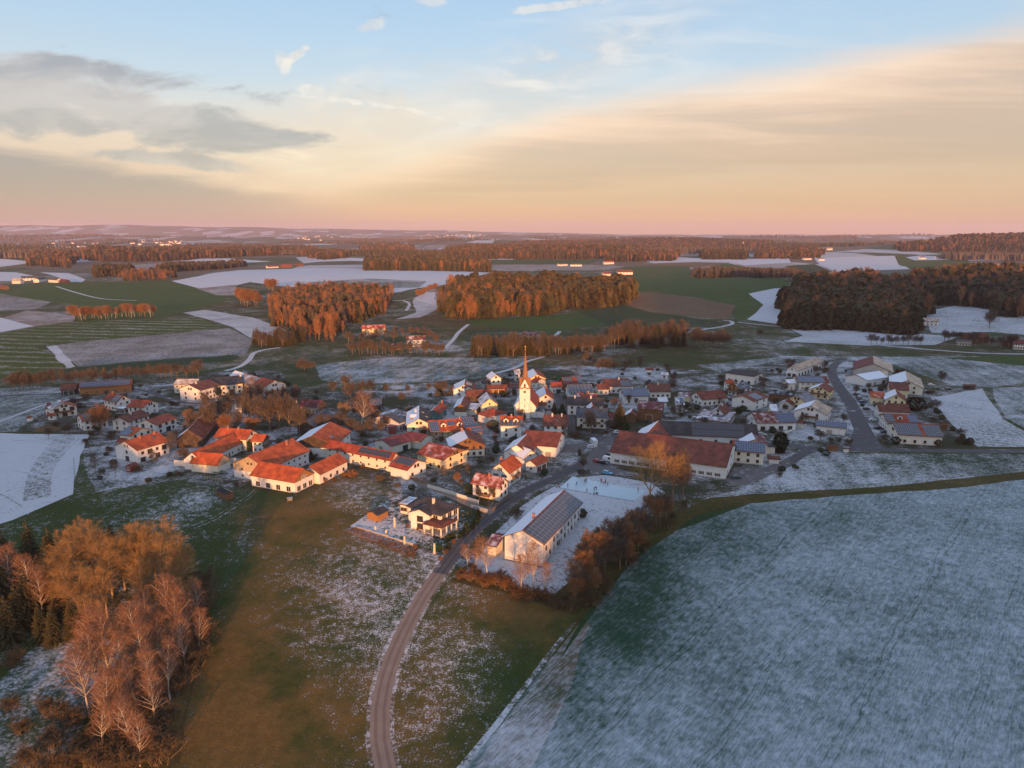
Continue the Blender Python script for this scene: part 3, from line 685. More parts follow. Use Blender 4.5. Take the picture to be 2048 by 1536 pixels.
def build_ground():
    pts = []
    fan = R(50)
    r = 14.0
    while r < 24000:
        g = .021 if r < 2500 else .032
        n = int(2 * fan / max(g, .0))
        for i in range(n + 1):
            a = -fan + 2 * fan * i / n + rnd.uniform(-.3, .3) * g
            rr = r * (1 + rnd.uniform(-.3, .3) * g)
            pts.append((rr * math.sin(a), rr * math.cos(a)))
        if r < 2600 or int(math.log(r) / g) % 3 == 0:
            m = int((2 * math.pi - 2 * fan) / (.014 if 330 < r < 820 else .05))
            for i in range(1, m):
                a = fan + (2 * math.pi - 2 * fan) * i / m + rnd.uniform(-.005, .005)
                pts.append((r * math.sin(a), r * math.cos(a)))
        r *= 1 + g
    V = [Vector(p) for p in pts]; F = []
    for name, mat, poly in AREAS:
        ar = sum(p[0] * q[1] - q[0] * p[1] for p, q in zip(poly, poly[1:] + poly[:1]))
        if ar < 0: poly = poly[::-1]
        b = len(V); V += [Vector(p) for p in poly]; F.append(list(range(b, b + len(poly))))
    v, e, f, ov, oe, of = delaunay_2d_cdt(V, [], F, 0, 1e-3, True)
    P = np.array([(p.x, p.y) for p in v])
    Z = h(P[:, 0], P[:, 1])
    P3 = np.column_stack([P, Z])
    u, w, dep = project(P3)
    ok = dep > 1
    def blobs(lst):
        a = np.zeros(len(P))
        for bx, by, rx, ry, k in lst: a += k * (.62 if lst is SNOWBLOBS else 1) * np.exp(-((u - bx) / rx) ** 2 - ((w - by) / ry) ** 2)
        return np.where(ok, a, 0)
    sn, dr = blobs(SNOWBLOBS), blobs(DRYBLOBS)
    T = np.array([q for q in f], dtype=np.int64)
    cen = P[T].mean(axis=1); owner = np.full(len(T), -1)
    for k, (name, mat, poly) in enumerate(AREAS):
        q = np.array(poly); lo, hi = q.min(0), q.max(0)
        i = np.nonzero(((cen >= lo) & (cen <= hi)).all(1))[0]
        if not len(i): continue
        x, y = cen[i, 0], cen[i, 1]; ins = np.zeros(len(i), dtype=bool)
        for (x0, y0), (x1, y1) in zip(poly, poly[1:] + poly[:1]):
            if y0 == y1: continue
            ins ^= ((y0 > y) != (y1 > y)) & (x < (x1 - x0) * (y - y0) / (y1 - y0) + x0)
        owner[i[ins]] = k
    # up-facing triangles
    a, b, c = P[T[:, 0]], P[T[:, 1]], P[T[:, 2]]
    cr = (b[:, 0] - a[:, 0]) * (c[:, 1] - a[:, 1]) - (b[:, 1] - a[:, 1]) * (c[:, 0] - a[:, 0])
    T[cr < 0] = T[cr < 0][:, ::-1]
    for k in range(-1, len(AREAS)):
        t = T[owner == k]
        if not len(t): continue
        idx, inv = np.unique(t, return_inverse=True)
        name, mat = ('ground', 'ground') if k < 0 else AREAS[k][:2]
        me = mesh_np(name, P3[idx], inv.reshape(-1, 3), [GM[mat]], smooth=True)
        for an, arr in (('snow', sn), ('dry', dr)):
            at_ = me.attributes.new(an, 'FLOAT', 'POINT'); at_.data.foreach_set('value', arr[idx].astype(np.float32))
        tag(link(name, me), kind='structure')
build_ground()
# ------------------------------------------------------------------ buildings
def window_mesh(w, hh, frame, shut=None, bars=True):
    b = MB(); f = .11
    b.box((0, -.03, -hh / 2 + f / 2), (w, .10, f)); b.box((0, -.03, hh / 2 - f / 2), (w, .10, f))
    b.box((-w / 2 + f / 2, -.03, 0), (f, .10, hh - 2 * f)); b.box((w / 2 - f / 2, -.03, 0), (f, .10, hh - 2 * f))
    if bars: b.box((0, -.025, 0), (.07, .07, hh - 2 * f))
    b.box((0, .0, 0), (w - 2 * f, .03, hh - 2 * f), 1)
    b.box((0, -.10, -hh / 2 - .04), (w + .16, .24, .07))
    if shut:
        for sx in (-1, 1): b.box((sx * (w / 2 + w * .26), -.035, 0), (w * .46, .06, hh), 2)
    me = bpy.data.meshes.new('window'); me.from_pydata(b.v, [], b.f)
    for m in [frame, M_GLASS] + ([shut] if shut else []): me.materials.append(m)
    for p, i in zip(me.polygons, b.m): p.material_index = i
    return me
WM = dict(w=window_mesh(1.2, 1.35, M_FRAME), b=window_mesh(1.25, 1.3, M_FRAMEB), s=window_mesh(1.1, 1.35, M_FRAME, M_SHUT), m=window_mesh(1.1, 1.35, M_FRAME, M_FRAMEB),
          t=window_mesh(1.1, 2.1, M_FRAME), k=window_mesh(.9, .7, M_FRAMEB, bars=False), x=window_mesh(2.4, 2.1, M_FRAMEB), z=window_mesh(2.2, 2.2, M_FRAME))
def door_mesh(w, hh, m):
    b = MB(); b.box((0, -.03, 0), (w, .08, hh)); b.box((0, -.05, hh / 2 + .06), (w + .24, .14, .12), 1)
    for sx in (-1, 1): b.box((sx * (w / 2 + .06), -.05, 0), (.12, .14, hh), 1)
    b.box((w * .38, -.09, 0), (.05, .06, .2), 1)
    me = bpy.data.meshes.new('door'); me.from_pydata(b.v, [], b.f); me.materials.append(m); me.materials.append(M_FRAME)
    for p, i in zip(me.polygons, b.m): p.material_index = i
    return me
DM = dict(door=door_mesh(1.1, 2.1, M_DOOR), gate=door_mesh(3.4, 3.2, M_DOOR), garage=door_mesh(2.6, 2.2, M_GDOOR), garage_brown=door_mesh(3.0, 2.2, M_DOOR), dark=door_mesh(3.0, 2.6, simple('dark_gate_and_bay', (.02, .04, .045))))  # dark kind: gate leaf, its near-black colour also stands for shade in open bays
DH = dict(door=2.1, gate=3.2, garage=2.2, garage_brown=2.2, dark=2.6)
REPORT = []; FOOT = []
def B(key, r1, r2, e, Hr, He, wall, rf, snow, label, name='house', cat='house', group=None, into=None, hip=0, flatroof=False, win='w', rows=None, nwin=(None, None), no=(),
      ch=(), pv=(), sky=(), dorm=(), bal=None, gab=None, door=None, og=.7, oe=.7, rf2=None, wf=1.0, base=None):
    q1, q2, qe = px(key, *r1), px(key, *r2), px(key, *e)
    g = at((q1[0] + q2[0]) / 2, (q1[1] + q2[1]) / 2, Hr)
    z0 = float(h(g.x, g.y))
    P1, P2, E = flat(*q1, z0 + Hr), flat(*q2, z0 + Hr), flat(*qe, z0 + He)
    d = (P2 - P1); L = d.length; ang = math.atan2(d.y, d.x)
    c = (P1 + P2) / 2
    ux = d.normalized(); uy = Vector((-ux.y, ux.x, 0))
    ey = (E - c).dot(uy); s = 1 if ey > 0 else -1; Wd = abs(ey)
    REPORT.append((label[:40], round(L, 1), round(2 * Wd, 1), round((Hr - He) / max(Wd, .1), 2), round(c.x), round(c.y)))
    if c.length > 1150: Wd = 5.5; L = min(L, 38)
    Wd = min(max(Wd, 1.2), 16)
    if not flatroof:
        k = (Hr - He) / Wd
        if k > 1.0: Wd = (Hr - He) / .75
        elif k < .27 and not hip: Wd = (Hr - He) / .30
    if into is None: L = max(L, 1.5)
    Wf = Wd * wf                                     # half width of the far slope
    FOOT.append((c.x, c.y, ux.x, ux.y, L / 2 + 1.5, Wd + 1.5))
    root = into or empty(name, (c.x, c.y, z0), ang)
    if into:
        inv = Matrix.Translation(into.location) @ Matrix.Rotation(into.rotation_euler.z, 4, 'Z'); inv = inv.inverted()
        M0 = inv @ (Matrix.Translation((c.x, c.y, z0)) @ Matrix.Rotation(ang, 4, 'Z'))
    else:
        M0 = Matrix.Identity(4)
        tag(root, label, cat, group)
    def part(nm, mb, mats, parent=None, M=None):
        o = mb.build(nm, mats, parent or root)
        if parent is None: o.matrix_local = M0 @ (M or Matrix.Identity(4))
        elif M is not None: o.matrix_local = M
        return o
    ye, yf = s * Wd, -s * Wf
    hl = L / 2
    # roof
    b = MB(); th = .24
    rm = [roof(rf, snow[0]), roof(rf2 or rf, snow[1]), M_TRIM]
    if flatroof:
        b.box((0, (ye + yf) / 2, Hr - .2), (L, abs(ye - yf), .4), 2)
        b.box((0, (ye + yf) / 2, Hr + .03), (L - .5, abs(ye - yf) - .5, .06), 0)
        for v in (-1, 1):
            b.box((v * (hl - .12), (ye + yf) / 2, Hr + .1), (.24, abs(ye - yf), .2), 2)
    elif hip:
        x = hl + hip
        rid = [(-hl, 0, Hr), (hl, 0, Hr)]; ev = [(-x, ye, He), (x, ye, He), (x, yf, He), (-x, yf, He)]
        dn = [(p[0], p[1], He - th) for p in ev]
        v = rid + ev + dn
        fs = [(2, 3, 1, 0), (4, 5, 0, 1), (3, 4, 1), (5, 2, 0)]
        for fi, mi in zip(fs, (0, 1, 0, 1)):
            b.add(v, [fi], mi)
        b.add(v, [(2, 6, 7, 3), (3, 7, 8, 4), (4, 8, 9, 5), (5, 9, 6, 2), (6, 9, 8, 7)], 2)
    else:
        sec = [(ye, He), (0, Hr), (yf, He), (yf, He - th), (0, Hr - th * 1.15), (ye, He - th)]
        v = [(-hl, y, z) for y, z in sec] + [(hl, y, z) for y, z in sec]
        b.add(v, [(0, 1, 7, 6)], 0); b.add(v, [(1, 2, 8, 7)], 1)
        b.add(v, [(2, 3, 9, 8), (3, 4, 10, 9), (4, 5, 11, 10), (5, 0, 6, 11), (0, 5, 4, 1), (1, 4, 3, 2), (6, 7, 10, 11), (7, 8, 9, 10)], 2)
        # ridge tiles and gutters
        b.box((0, 0, Hr + .02), (L, .26, .14), 0)
        b.cyl((-hl, ye + s * .07, He - .1), (hl, ye + s * .07, He - .1), .08, .08, 6, 2)
    ro = part('roof', b, rm)
    # walls
    b = MB(); D = -.8
    hx = hl - og if not hip else hl + hip - oe
    hx = max(hx, 1.0)
    we, wff = s * max(Wd - oe, .8), -s * max(Wf - oe, .8)
    sl = (Hr - He) / Wd; slf = (Hr - He) / Wf
    if flatroof or hip:
        zt = (He - th - .01) if hip else Hr - .42
        pts = [(-hx, we, D), (-hx, we, zt), (-hx, wff, zt), (-hx, wff, D)]
        ze, zf = zt, zt
    else:
        ze = He + sl * (Wd - abs(we)) - th * 1.3; zf = He + slf * (Wf - abs(wff)) - th * 1.3
        pts = [(-hx, we, D), (-hx, we, ze), (-hx, 0, Hr - th * 1.4), (-hx, wff, zf), (-hx, wff, D)]
    b.prism(pts, (2 * hx, 0, 0))
    part('wall', b, W[wall])
    # boarding on gables
    if gab:
        for g_, mat_, zg in gab:
            sx = -1 if g_ == 'g1' else 1
            b = MB()
            a = .06
            we2, wf2 = we * 1.0, wff * 1.0
            pp = [(sx * (hx + .002), we2, max(zg, 0)), (sx * (hx + .002), we2, ze), (sx * (hx + .002), 0, Hr - th * 1.5), (sx * (hx + .002), wf2, zf), (sx * (hx + .002), wf2, max(zg, 0))]
            if zg >= min(ze, zf) - .2:      # only the triangle
                tz = zg; k = (Hr - th * 1.5 - tz) / (Hr - th * 1.5 - ze)
                pp = [(sx * (hx + .002), we * k, tz), (sx * (hx + .002), 0, Hr - th * 1.5), (sx * (hx + .002), wff * k, tz)]
            b.prism(pp, (sx * a, 0, 0))
            part('gable_boarding', b, W[mat_])
    # windows and doors
    nrow = rows if rows is not None else (2 if ze > 4.4 else 1)
    Mw = (Matrix.Translation((c.x, c.y, z0)) @ Matrix.Rotation(ang, 4, 'Z'))
    faces = [('e', Vector((0, s, 0)), abs(we), hx, nwin[0]), ('f', Vector((0, -s, 0)), abs(wff), hx, nwin[0]),
             ('g1', Vector((-1, 0, 0)), hx, (abs(we) + abs(wff)) / 2, nwin[1]), ('g2', Vector((1, 0, 0)), hx, (abs(we) + abs(wff)) / 2, nwin[1])]
    for k, n, off, half, cnt in faces:
        if k in no: continue
        wn = Mw.to_3x3() @ n
        wp = Mw @ (n * off)
        if wn.dot(Vector((0, 0, CH)) - wp) < -20: continue
        gable = k[0] == 'g'
        al = Vector((-n.y, n.x, 0))
        top = ze if (k == 'e' or gable) else zf
        extra = .065 if gab and any(g_[0] == k for g_ in gab) else 0
        rz = math.atan2(n.y, n.x) + math.pi / 2
        dr = [x for x in (door or ()) if x[0] == k]
        taken = []
        for _, kind, tpos in dr:
            if DH[kind] > top - .1: continue
            p = n * (off + .02 + extra) + al * (tpos * half) + Vector((0, 0, DH[kind] / 2 + .02))
            o = link('garage_door' if 'garage' in kind else 'gate' if kind in ('gate', 'dark') else 'door', DM[kind], root)  # gate also names the near-black panels of open bays
            o.matrix_local = M0 @ Matrix.Translation(p) @ Matrix.Rotation(rz, 4, 'Z'); taken.append((tpos * half, 2.3 if kind != 'door' else 1.3))
        m = cnt if cnt is not None else max(1, int(2 * half / 3.1))
        if cnt == 0: continue
        for r in range(nrow):
            zc = 1.55 + r * 2.75
            if zc + .75 > top + (0.0 if not gable else .6): break
            for i in range(m):
                tp = (-half + 2 * half * (i + .5) / m) * .94
                if r == 0 and any(abs(tp - a) < w_ for a, w_ in taken): continue
                wk = win[(i + r) % len(win)]
                hh = {'t': 2.1, 'x': 2.1, 'z': 2.2}.get(wk, 1.35)
                zz = zc + (0 if hh < 2 else -.25)
                p = n * (off + .02 + extra) + al * tp + Vector((0, 0, zz))
                o = link('window', WM[wk], root)
                o.matrix_local = M0 @ Matrix.Translation(p) @ Matrix.Rotation(rz, 4, 'Z')
        if gable and not hip and not flatroof and Hr - top > 2.6 and cnt != 0:
            zc = 1.55 + nrow * 2.75
            zc = min(max(zc, top + .35), Hr - 1.9)
            for tp in ((-.9, .9) if Wd > 6.2 else (0,)):
                p = n * (off + .02 + extra) + al * tp + Vector((0, 0, zc))
                o = link('window', WM[win[0] if win[0] not in 'xzt' else 'w'], root)
                o.matrix_local = M0 @ Matrix.Translation(p) @ Matrix.Rotation(rz, 4, 'Z')
    # things on the roof
    def on_roof(side, t, sd, lift=0):
        sg, wdt = (s, Wd) if side == 'e' else (-s, Wf)
        return Vector((-hl + L * t, sg * wdt * sd, Hr - (Hr - He) * sd + lift))
    for t in ch:
        side, tt, sd = t if isinstance(t, tuple) else ('e', t, .12)
        p = on_roof(side, tt, sd); b = MB()
        b.box((p.x, p.y, (p.z - .4 + Hr + 1.0) / 2), (.75, .75, Hr + 1.0 - p.z + .4)); b.box((p.x, p.y, Hr + 1.03), (.95, .95, .12), 1)
        b.box((p.x, p.y, Hr + 1.2), (.45, .45, .24), 1)
        part('chimney', b, [M_CHIM if rf in ('orange', 'red', 'rust') else M_CHIMW, M_METAL], ro, Matrix.Identity(4))
    def slope_frame(side, t, sd, lift):
        sg, wdt = (s, Wd) if side == 'e' else (-s, Wf)
        o = on_roof(side, t, sd)
        X = Vector((1, 0, 0)); Y = Vector((0, -sg * wdt, Hr - He)).normalized(); Z = X.cross(Y)
        if Z.z < 0: X = -X; Z = X.cross(Y)
        m = Matrix((X, Y, Z)).transposed().to_4x4(); m.translation = o + Z * lift
        return m, math.hypot(wdt, Hr - He)
    for side, t0, t1, s0, s1, st in pv:
        mt, sl_len = slope_frame(side, t0, s1, .05)
        flip = mt.to_3x3()[0][0] < 0
        if flip: mt, _ = slope_frame(side, t1, s1, .05)
        w_, h_ = L * (t1 - t0), sl_len * (s1 - s0)
        b = MB(); b.box((w_ / 2, h_ / 2, .05), (w_, h_, .08)); b.box((w_ / 2, h_ / 2, .0), (w_ + .06, h_ + .06, .06), 1)
        part('solar_panel', b, [M_PV[st], M_METAL], ro, mt)
    for side, t, sd in sky:
        mt, _ = slope_frame(side, t, sd, .04)
        b = MB(); b.box((0, 0, .02), (1.2, 1.5, .12), 1); b.box((0, 0, .09), (1.0, 1.3, .03))
        part('roof_window', b, [M_GLASS, M_METAL], ro, mt)
    for side, t, col in dorm:
        sg, wdt = (s, Wd) if side == 'e' else (-s, Wf)
        p = on_roof(side, t, .62); b = MB(); w_ = 1.25; top = p.z + 1.9; back = on_roof(side, t, .1)
        yb = p.y - sg * min(wdt * .45, 1.9 / max((Hr - He) / wdt, .2))
        b.prism([(p.x - w_, p.y, p.z - .3), (p.x - w_, p.y, p.z + 1.1), (p.x, p.y, top), (p.x + w_, p.y, p.z + 1.1), (p.x + w_, p.y, p.z - .3)], (0, yb - p.y, 0))
        for sx in (-1, 1):
            b.prism([(p.x, p.y + sg * .3, top + .1), (p.x + sx * (w_ + .3), p.y + sg * .3, p.z + .95), (p.x + sx * (w_ + .3), p.y + sg * .3, p.z + 1.1), (p.x, p.y + sg * .3, top + .28)], (0, yb - p.y - sg * .3, 0), 1)
        b.box((p.x, p.y + sg * .03, p.z + .55), (1.2, .06, 1.0), 2)
        part('dormer', b, [W[col], roof(rf, snow[0] + .15), M_GLASS], ro, Matrix.Identity(4))
    if bal:
        k, zb, frac = bal
        n, off, half = next((f[1], f[2], f[3]) for f in faces if f[0] == k)
        al = Vector((-n.y, n.x, 0)); b = MB(); w_ = 2 * half * frac
        rz = math.atan2(n.y, n.x) + math.pi / 2
        b.box((0, -.75, 0), (w_, 1.4, .14)); b.box((0, -1.42, .55), (w_, .06, .8)); b.box((0, -1.42, 1.0), (w_, .1, .07))
        for sx in (-1, 1): b.box((sx * (w_ / 2 - .04), -.75, .55), (.06, 1.3, .8))
        for sx in (-.96, 0, .96): b.box((sx * w_ / 2, -1.38, -zb / 2), (.14, .14, zb - .1))
        part('balcony', b, W['wood'], None, Matrix.Translation(n * off + Vector((0, 0, zb))) @ Matrix.Rotation(rz, 4, 'Z'))
    return root
GH = 'houses of the village'; GB = 'barns and sheds of the village'; GF = 'farm buildings at the near edge of the village'
# --- group of white houses beside the snow field on the left
r = B('K', (690, 365), (598, 302), (400, 500), 8, 5, 'cream', 'red', (.45, .1), 'cream house with red roof, balcony and low red porch, nearest the earth heap', group=GH, bal=('g1', 2.7, .6), win='bx', pv=[('e', .25, .8, .15, .75, 'blue')])
B('K', (352, 585), (545, 578), (330, 635), 3.4, 2.5, 'white', 'red', (.15, .1), '', into=r, no=('g2',), rows=1)
B('K', (345, 375), (425, 372), (300, 470), 6.5, 4.2, 'white', 'maroon', (.2, .1), '', into=r)
B('A', (221, 450), (255, 450), (240, 462), 2.6, 1.9, 'white', 'red', (.1, .1), 'tiny white garden hut with red roof on the snowy bank', 'garden_hut', 'hut', win='k', nwin=(1, 1), og=.15, oe=.15)
B('L', (190, 155), (490, 213), (160, 322), 8.8, 5.6, 'white', 'rust', (.05, .2), 'large white house with rusty roof, solar strip and tall plain walls', group=GH, win='bk', pv=[('e', .58, .95, .12, .92, 'grey')], ch=(.3,))
r = B('L', (690, 298), (1045, 318), (700, 458), 8, 5.4, 'white', 'red', (0, .2), 'white house with clean bright red roof and flat roofed porch', group=GH, win='bt', nwin=(3, 2))
B('L', (365, 452), (560, 468), (350, 480), 3.2, 3.2, 'white', 'dark', (.6, .6), '', into=r, flatroof=True, win='z', nwin=(3, 1))
B('K', (985, 605), (1525, 520), (1150, 737), 7.8, 5.3, 'white', 'red', (0, .2), 'white house with black solar roof behind the lone golden tree', group=GH, win='b', pv=[('e', .1, .6, .05, .95, 'dark')], nwin=(4, 2))
B('L', (380, 648), (850, 500), (800, 690), 7.8, 5.2, 'white', 'brown', (.05, .2), 'white house with long brown roof between two red roofed houses', group=GH, win='bt', ch=(('e', .45, .15),), nwin=(4, 2))
B('L', (930, 715), (1390, 575), (1300, 772), 7.5, 5.4, 'white', 'rust', (.05, .2), 'white house with rust red roof and wide glass front', group=GH, win='bz', nwin=(3, 2), door=[('e', 'dark', .15)])
r = B('L', (590, 845), (862, 878), (520, 1037), 7.5, 5.1, 'cream', 'orange', (0, .1), 'cream house with blue solar slope and orange ridge, behind the big orange roof', group=GH, pv=[('e', 0.02, .70, .35, .97, 'blue'), ('e', .02, .30, .03, .33, 'blue')], win='b')
B('L', (400, 1088), (545, 1096), (330, 1168), 3.6, 2.6, 'white', 'red', (0, .1), '', into=r, rows=1)
B('L', (490, 1152), (1180, 960), (690, 1365), 9.4, 6.2, 'white', 'orange', (0, .2), 'tall white house with big orange roof and round roof light', group=GH, ch=(.42, .85), sky=[('e', .75, .35)], win='xb', nwin=(4, 1))
B('A', (1018, 842), (1086, 815), (1060, 854), 3.2, 2.3, 'redwood', 'brown', (.15, .3), 'little red wooden playhouse with brown roof below the big orange roof', 'playhouse', 'hut', win='w', nwin=(2, 1), og=.3, oe=.3)
# --- barns along the tree row
B('P', (600, 458), (1700, 392), (1200, 545), 7.5, 4.6, 'orange', 'brown', (.05, .2), 'long wooden barn roofed with blue solar panels before the tree row', 'barn', 'barn', GB, pv=[('e', .03, .95, .05, .82, 'blue')], win='k', nwin=(5, 0), gab=[('g2', 'dark', 0)])
B('P', (225, 508), (560, 490), (350, 608), 6, 3.6, 'dark', 'brown', (.05, .2), 'open brown shed at the end of the long solar barn', 'shed', 'shed', GB, win='k', nwin=(0, 0), door=[('e', 'dark', -.3), ('e', 'dark', .4)])  # open bays: near-black panels in place of the shade inside
# --- manor group
B('M', (110, 298), (460, 300), (150, 390), 8, 5.6, 'cream', 'tan', (.30, .2), 'pale roofed old house behind the brown roofed manor', group=GH, win='k', nwin=(4, 2))
B('M', (293, 388), (622, 303), (560, 460), 10, 7, 'white', 'brown', (.02, .2), 'long white manor house with brown roof and two rows of windows', group=GH, win='b', nwin=(5, 2), ch=(('e', .3, .1),))
B('M', (640, 283), (1110, 240), (900, 392), 9.6, 6.4, 'cream', 'dark', (.02, .2), 'cream farm wing with dark slate roof joined to the manor', group=GH, win='b', nwin=(5, 1), ch=(.98,), door=[('e', 'gate', .2)])
B('M', (1190, 213), (1452, 287), (1180, 386), 9.5, 5.2, 'yellow', 'grey', (.28, .1), 'big barn with frosted grey roof next to the slate roofed wing', 'barn', 'barn', GB, nwin=(0, 1))
B('M', (1022, 165), (1175, 213), (880, 248), 9, 5, 'stone', 'maroon', (.6, .0), 'old house behind the slate roof, one slope snowy and one maroon', group=GH)
B('M', (1225, 192), (1330, 190), (1290, 240), 7, 4, 'dark', 'dark', (.1, .1), 'small black roof hidden behind the frosted grey barn', 'shed', 'shed', GB, nwin=(0, 0))
B('M', (1452, 275), (1652, 322), (1420, 432), 10, 6.6, 'white', 'red', (.12, .1), 'white guest house with dull red roof and long flowered balcony', group=GH, bal=('g2', 2.8, .9), win='b', nwin=(3, 4))
B('M', (985, 585), (1250, 440), (1250, 642), 9, 4.6, 'white', 'dark', (.05, .9), 'whitewashed barn with dark roof and one snowy edge among bare trees', 'barn', 'barn', GB, win='k', nwin=(3, 2))
B('M', (1700, 628), (1935, 578), (1950, 615), 3, 3, 'stone', 'dark', (.95, .95), 'low flat shed with a snow covered roof below the guest house', 'shed', 'shed', GB, flatroof=True, nwin=(0, 0))
B('N', (330, 368), (700, 5), (540, 470), 9, 4.2, 'dark', 'rust', (0, .8), 'long barn running back among bare trees, snowy on one slope only', 'barn', 'barn', GB, nwin=(0, 0), dorm=[('f', .45, 'dark')])
# --- farmsteads at the near edge, in the last sun
r = B('N', (930, 325), (1540, 370), (1380, 552), 9, 5.8, 'cream', 'orange', (0, .1), 'orange roofed farmhouse with stepped cream gable and two chimneys', 'farmhouse', 'farmhouse', GF, ch=(.28, .6), win='b', nwin=(4, 2))
B('N', (400, 790), (1180, 435), (1100, 690), 8, 4.2, 'white', 'orange', (0, .75), 'long orange roofed stable wing with one snowy slope', 'stable', 'barn', GF, win='k', nwin=(6, 1), door=[('e', 'door', .3)], og=.3)
B('N', (480, 775), (1000, 820), (740, 950), 7.6, 4, 'cream', 'orange', (0, .1), 'low cream cross wing with orange roof closing the farmyard', 'barn', 'barn', GF, nwin=(0, 0), gab=[('g2', 'tan', 3.0)], og=.3)
B('N', (1560, 446), (1800, 456), (1570, 587), 8, 5.6, 'white', 'orange', (.05, .2), 'small farmhouse with orange roof and dark flowered wooden gable', 'farmhouse', 'farmhouse', GF, gab=[('g2', 'dark', 3.2)], bal=('g2', 3.0, .9), win='w', nwin=(2, 3))
B('B', (380, 765), (990, 520), (1000, 790), 10.5, 6, 'white', 'orange', (0, .35), 'huge orange roofed barn with pale boarded gable and tall chimney', 'barn', 'barn', GF, ch=(('e', .76, .25),), gab=[('g1', 'tan', 3.4)], win='k', nwin=(7, 2), rows=2)
B('B', (540, 838), (1150, 935), (740, 1085), 8.5, 4.6, 'white', 'orange', (0, .1), 'orange roofed timber barn with white panels nearest the meadow', 'barn', 'barn', GF, gab=[('g2', 'orange', 4.2)], win='z', nwin=(4, 3), rows=1, og=.4)
B('B', (1215, 905), (1612, 720), (1540, 937), 7.2, 4.3, 'white', 'orange', (0, .2), 'white walled wing with plain orange roof at the meadow edge', 'barn', 'barn', GF, win='b', nwin=(4, 1), rows=1, og=.4)
B('O', (440, 893), (690, 703), (950, 862), 10.5, 6, 'white', 'orange', (0, .8), 'tall orange roofed farmhouse with grey upper gable', 'farmhouse', 'farmhouse', GF, gab=[('g1', 'dark', 4.5)], win='w', nwin=(3, 0), sky=[('e', .3, .6), ('e', .35, .6)])
B('O', (640, 945), (1590, 1130), (1200, 1180), 8, 5.2, 'cream', 'red', (0, .4), 'very long cream barn with red roof and black solar strip', 'barn', 'barn', GF, pv=[('e', .52, .95, .12, .75, 'big')], win='k', nwin=(8, 1), rows=2)
B('O', (1620, 1170), (1880, 1232), (1620, 1345), 7, 4.3, 'white', 'red', (0, .4), 'white end house with red roof and two rows of solar panels', group=GF, pv=[('e', .1, .95, .05, .6, 'big')], win='b', nwin=(0, 2))
B('C', (1340, 715), (1732, 800), (1400, 925), 8, 5, 'yellow', 'red', (.28, .2), 'yellow house with snow dusted red roof and glazed gable', group=GF, win='b', nwin=(3, 2), gab=[('g2', 'orange', 5.2)], sky=[('e', .4, .7)])
B('C', (705, 675), (1010, 596), (1050, 755), 6, 4, 'cream', 'maroon', (.02, .2), 'maroon roofed garage hall with cream walls behind the long barn', 'garage_hall', 'shed', GB, door=[('g1', 'garage', -.3), ('e', 'dark', .4)], nwin=(0, 0))
B('C', (1050, 565), (1335, 608), (1240, 705), 6, 4, 'cream', 'maroon', (.02, .2), 'second maroon roof meeting the garage hall at an angle', 'shed', 'shed', GB, nwin=(0, 0))
B('C', (1212, 388), (1215, 212), (1030, 495), 9.6, 6.2, 'cream', 'dark', (.75, .05), 'steep cream house, one roof slope snowy and the other black', group=GH, ch=(('e', .55, .25),), dorm=[('e', .3, 'orange')], sky=[('f', .6, .3), ('f', .4, .6)], win='b', nwin=(2, 2))
B('C', (1408, 262), (1525, 165), (1520, 312), 6.8, 4.2, 'green', 'red', (.05, .8), 'small teal house with one red and one snowy roof slope', group=GH, ch=(.95,), nwin=(1, 1))
B('C', (745, 335), (850, 300), (905, 470), 8, 4.6, 'lilac', 'slate', (.1, .4), 'narrow lilac gabled house with red porch beside the orange tree', group=GH, win='b', nwin=(2, 1))
B('C', (800, 495), (905, 492), (860, 540), 3.5, 2.5, 'redwood', 'maroon', (.05, .1), 'small red porch hut in front of the lilac gable', 'porch_hut', 'hut', nwin=(1, 1), og=.2, oe=.2)
B('O', (1240, 386), (1400, 385), (1300, 488), 7, 4.4, 'dark', 'dark', (.1, .3), 'dark wooden house with grey solar roof behind the orange tree', group=GH, pv=[('e', .03, .97, .06, .95, 'grey')], nwin=(2, 1))
B('O', (290, 402), (580, 415), (360, 487), 7, 4, 'stone', 'maroon', (.22, .2), 'old farm building with dusty pink roof above the tree clump', 'barn', 'barn', GB, win='k', nwin=(5, 0), rows=1, gab=[('g2', 'dark', 1)])
B('O', (345, 690), (610, 520), (700, 610), 8, 4, 'dark', 'slate', (.1, .95), 'grey roofed barn with a bright snowy edge in the tree clump', 'barn', 'barn', GB, nwin=(0, 0))
B('O', (1485, 632), (1600, 525), (1360, 600), 6.5, 4, 'grey', 'slate', (.5, .3), 'grey shed with frosted roof behind the lilac house', 'shed', 'shed', GB, nwin=(0, 0))
B('C', (1330, 422), (1960, 375), (1500, 567), 9, 5.5, 'tan', 'orange', (0, .2), 'orange roofed barn house with two solar fields and two dormers', group=GH, pv=[('e', .01, .21, .12, .97, 'blue'), ('e', .73, .99, .02, .97, 'blue'), ('e', .40, .56, .22, .55, 'blue')], dorm=[('e', .3, 'white'), ('e', .64, 'white')], ch=(.68,), win='k')
r = B('D', (515, 1205), (455, 1090), (250, 1298), 9, 5.2, 'cream', 'rust', (.85, .1), 'brown timbered gable house with snowy slope and long cream ground floor', group=GH, gab=[('g1', 'wood', 3.2)], win='b', nwin=(2, 5), ch=(.9,))
B('D', (470, 1065), (690, 1037), (600, 1125), 7.5, 5, 'tan', 'orange', (0, .1), 'orange and blue solar roof tucked behind the brown timbered gable', group=GH, pv=[('e', .35, .97, .05, .95, 'blue')], nwin=(0, 0))
